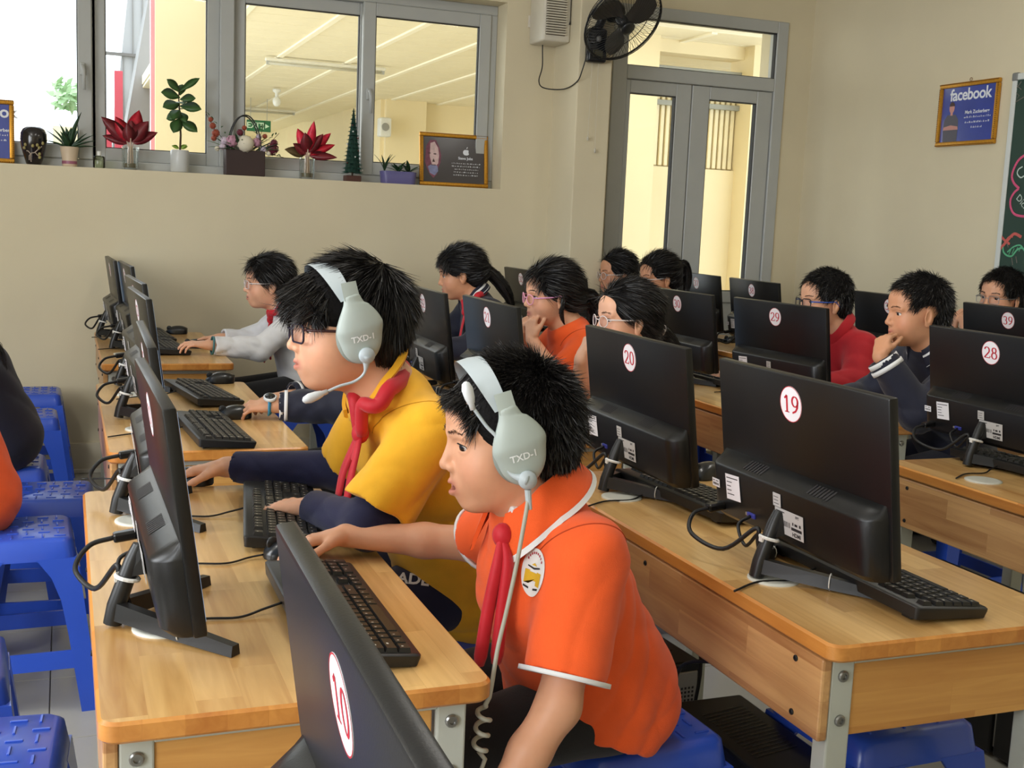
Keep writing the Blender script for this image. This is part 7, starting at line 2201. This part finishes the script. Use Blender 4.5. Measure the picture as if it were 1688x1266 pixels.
for k in range(3):
    a0 = 2 * PI * k / 3 + .5; b = MB(); b.T = TF; vs = []; fs = []
    for i in range(8):
        t = i / 7; r = .03 + .165 * t; sp_ = .25 + .55 * math.sin(PI * min(1, t * .9 + .1)) ** .8
        for j in range(6):
            u = j / 5 - .5; a = a0 + u * sp_ * 1.4 + .35 * t; vs.append((r * math.cos(a), r * math.sin(a), -.012 - u * .035 * (1 - .3 * t)))
    for i in range(7):
        for j in range(5): fs.append((i * 6 + j, i * 6 + j + 1, (i + 1) * 6 + j + 1, (i + 1) * 6 + j))
    n0 = len(vs); vs += [(x, y, z - .003) for x, y, z in vs]; fs += [tuple(n0 + q for q in reversed(f)) for f in list(fs)]
    b.add(vs, fs); b.build('blade', M('fan_blade', (62, 58, 54), .3, var=0), o, smooth=True)
for (x0, z0, x1, z1) in ((2.535, 2.135, 2.536, 1.745), (2.570, 2.13, 2.580, 1.685)):
    b = MB(); b.tube([(x0 - 2.553, -.03, z0 - 2.10), (x1 - 2.553, -.02, z1 - 2.10)], .0011, 5); cd = b.build('pull_cord', M('cord_white', (200, 194, 178), .7), o)
    b = MB(); b.lathe([(.002, .016), (.005, .010), (.006, 0), (.004, -.008)], 10, (x1 - 2.553, -.02, z1 - 2.10)); b.build('pull_knob', M('cord_white', (200, 194, 178), .7), cd, smooth=True)
off_ = Vector((2.553, 5.60, 2.10))
b = MB(); b.tube([p - off_ for p in spline([(2.357, 5.905, 2.352), (2.385, 5.86, 2.33), (2.378, 5.87, 2.25), (2.382, 5.87, 2.13), (2.362, 5.86, 2.05), (2.382, 5.83, 2.013), (2.455, 5.74, 2.005), (2.466, 5.60, 2.03), (2.475, 5.56, 2.08), (2.492, 5.54, 2.18), (2.50, 5.54, 2.28), (2.535, 5.55, 2.31)], 7)], .0032, 7); b.build('power_cord', CABLE, o, smooth=True)
b = MB(); b.lathe([(.014, 0), (.014, .018), (.009, .032), (.005, .034)], 12); pl_ = b.build('plug', BLK_G, o, smooth=True); pl_.rotation_euler = (PI / 2, 0, 0); pl_.location = Vector((2.357, 5.915, 2.352)) - off_
tag(o, 'black wall fan tilted down on the pillar with two pull cords', 'fan')
o = empty('power_socket', (2.356, 5.92, 2.36))
b = MB(); b.rbox(-.048, .048, -.010, 0, -.031, .031, .004); b.build('plate', M('socket_white', (206, 198, 184), .4), o)
b = MB(); b.rbox(-.030, .030, -.012, -.009, -.018, .018, .002); b.build('socket_face', M('socket_face', (192, 186, 174), .4), o)
tag(o, 'white wall socket with the fan plugged in', 'socket')
o = empty('ventilator', (2.39, 5.78, 2.24))
WHP = M('aged_white_plastic', (206, 200, 184), .45, var=.05)
b = MB(); b.rbox(-.072, .0815, -.06, .139, 0, .26, .012, 3); b.build('case', WHP, o, angle=50)
b = MB(); b.rbox(-.060, .050, -.068, -.058, .03, .25, .004); gr_ = b.build('grille_back', M('grille_dark', (96, 88, 74), .6), o)
for k in range(17):
    m_ = MB()
    if k == 0: m_.rbox(-.062, .052, -.078, -.066, -.0035, .0035, .002, 1); s0 = m_.build('slat', WHP, o); sx = s0
    else: sx = link('slat', s0.data, o)
    sx.location.z = .037 + k * .0128
b = MB(); b.tube([(.075, -.064, .27), (.075, -.064, .11), (.072, -.066, .09)], [.002, .002, .005], 6); b.build('pull_string', CABLE, o)
tag(o, 'white slatted ventilator box in the corner beside the pillar', 'ventilator')

# chalkboard on the wall (runs on towards the viewer, outside the picture)
BOARD = M('chalkboard_green', (38, 62, 52), .6, var=.12, vscale=3, bump=.03, bscale=200)
ALU = M('board_rail', (206, 210, 206), .35, var=.02)
o = empty('chalkboard', (4.104, 0, 0))
b = MB(); b.box(-.020, -.001, 1.2, 4.272, .98, 2.055); b.build('writing_surface', BOARD, o)
for (y0, y1, z0, z1) in ((4.268, 4.296, .97, 2.05), (1.19, 1.215, .97, 2.05), (1.215, 4.268, 2.045, 2.075), (1.215, 4.268, .95, .98)):
    b = MB(); b.rbox(-.026, -.001, y0, y1, z0, z1, .004); b.build('rail', ALU, o)
b = MB(); b.rbox(-.029, -.001, 4.262, 4.30, 2.04, 2.08, .008); b.build('corner_cap', M('corner_grey', (120, 122, 120), .5), o)
def chalk(pts, mat, w=.007, nm='chalk_line', sm=True):
    P_ = [(-.0215, y, z) for y, z in pts]; P_ = spline(P_, 5) if sm and len(pts) > 2 else [Vector(p) for p in P_]
    b = MB(); ribbon_mesh(b, P_, [w] * len(P_), (0, .35, 1) if False else [tuple(Vector((1, 0, 0)).cross((P_[min(i + 1, len(P_) - 1)] - P_[max(i - 1, 0)]).normalized())) for i in range(len(P_))], .0006); return b.build(nm, mat, o)
CP = M('chalk_pink', (206, 84, 122), .9, var=.2, vscale=200); CW = M('chalk_white', (190, 204, 196), .9, var=.2, vscale=200); CR = M('chalk_red', (190, 92, 86), .9, var=.2, vscale=200); CG = M('chalk_green', (92, 170, 128), .9, var=.2, vscale=200); CD = M('chalk_dim', (110, 104, 96), .9, var=.2, vscale=200)
chalk([(4.10, 1.70), (4.165, 1.705), (4.215, 1.68), (4.243, 1.621), (4.23, 1.582), (4.193, 1.554)], CP, .012)
chalk([(4.193, 1.554), (4.22, 1.535), (4.238, 1.502), (4.229, 1.463), (4.199, 1.435), (4.13, 1.428), (4.05, 1.44)], CP, .011)
chalk([(4.185, 1.652), (4.208, 1.640), (4.212, 1.62), (4.19, 1.603), (4.17, 1.61)], CW, .006)
chalk([(4.244, 2.036), (4.280, 1.997), (4.25, 1.974), (4.276, 1.943), (4.22, 1.965)], CD, .005, sm=False)
chalk([(4.276, 1.998), (4.284, 2.03), (4.24, 2.0)], CD, .004, sm=False)
tv, tf = text_mesh('Dich', .045)
b = MB(); b.T = Matrix.Translation((-.0222, 4.165, 1.49)) @ Matrix(((0, 0, -1, 0), (-1, 0, 0, 0), (0, 1, 0, 0), (0, 0, 0, 1))) @ Matrix.Rotation(math.radians(-42), 4, 'Z'); b.add(tv, tf); b.build('chalk_lettering', CW, o)
chalk([(4.28, 1.339), (4.242, 1.312), (4.215, 1.300)], CR, .012); chalk([(4.27, 1.277), (4.235, 1.312), (4.195, 1.347), (4.149, 1.334)], CR, .014)
chalk([(4.250, 1.30), (4.225, 1.33), (4.20, 1.335)], CR, .010)
chalk([(4.255, 1.285), (4.248, 1.262), (4.225, 1.247), (4.195, 1.246), (4.17, 1.272), (4.142, 1.284), (4.1, 1.27)], CG, .008)
chalk([(4.225, 1.262), (4.19, 1.288), (4.15, 1.296), (4.12, 1.27)], CG, .007)
for k in range(4): chalk([(4.215 - k * .02, 1.25 + k * .006), (4.205 - k * .02, 1.275 + k * .006)], CG, .004)
chalk([(4.234, 1.306), (4.222, 1.285)], CD, .005); chalk([(4.195, 1.238), (4.184, 1.205)], CD, .005); chalk([(4.170, 1.245), (4.16, 1.215)], CD, .005)
tag(o, 'green chalkboard in a pale rail frame with coloured chalk drawings', 'chalkboard')

# ---------------------------------------------------------------- unseen ceiling lamps added above the picture for top light on the rows
for i, (x, y) in enumerate(ADDED_CEIL_LAMPS):
    o = empty('added_ceiling_lamp', (x, y, ZC))
    b = MB(); b.rbox(-.09, .09, -.62, .62, -.06, 0, .008); b.build('housing', M('lamp_white', (225, 222, 210), .5), o)
    for s_ in (-1, 1):
        b = MB(); b.tube([(s_ * .045, -.59, -.075), (s_ * .045, .59, -.075)], .013, 8); b.build('tube', M('lit_tube', (255, 250, 238), .4, var=0, emit=2.0), o, smooth=True)
    l = area('added_lamp_light', (x, y, ZC - .10), (x, y, 0), .16, 1.2, CEIL_POWER, (1, .97, .91)); l.parent = o; l.matrix_parent_inverse = Matrix.Translation((-x, -y, -ZC))
    tag(o, 'added white twin tube ceiling lamp ' + ('near the side windows', 'over the two middle desk rows', 'near the chalkboard wall')[i], 'lamp', 'added ceiling lamps over the desks')
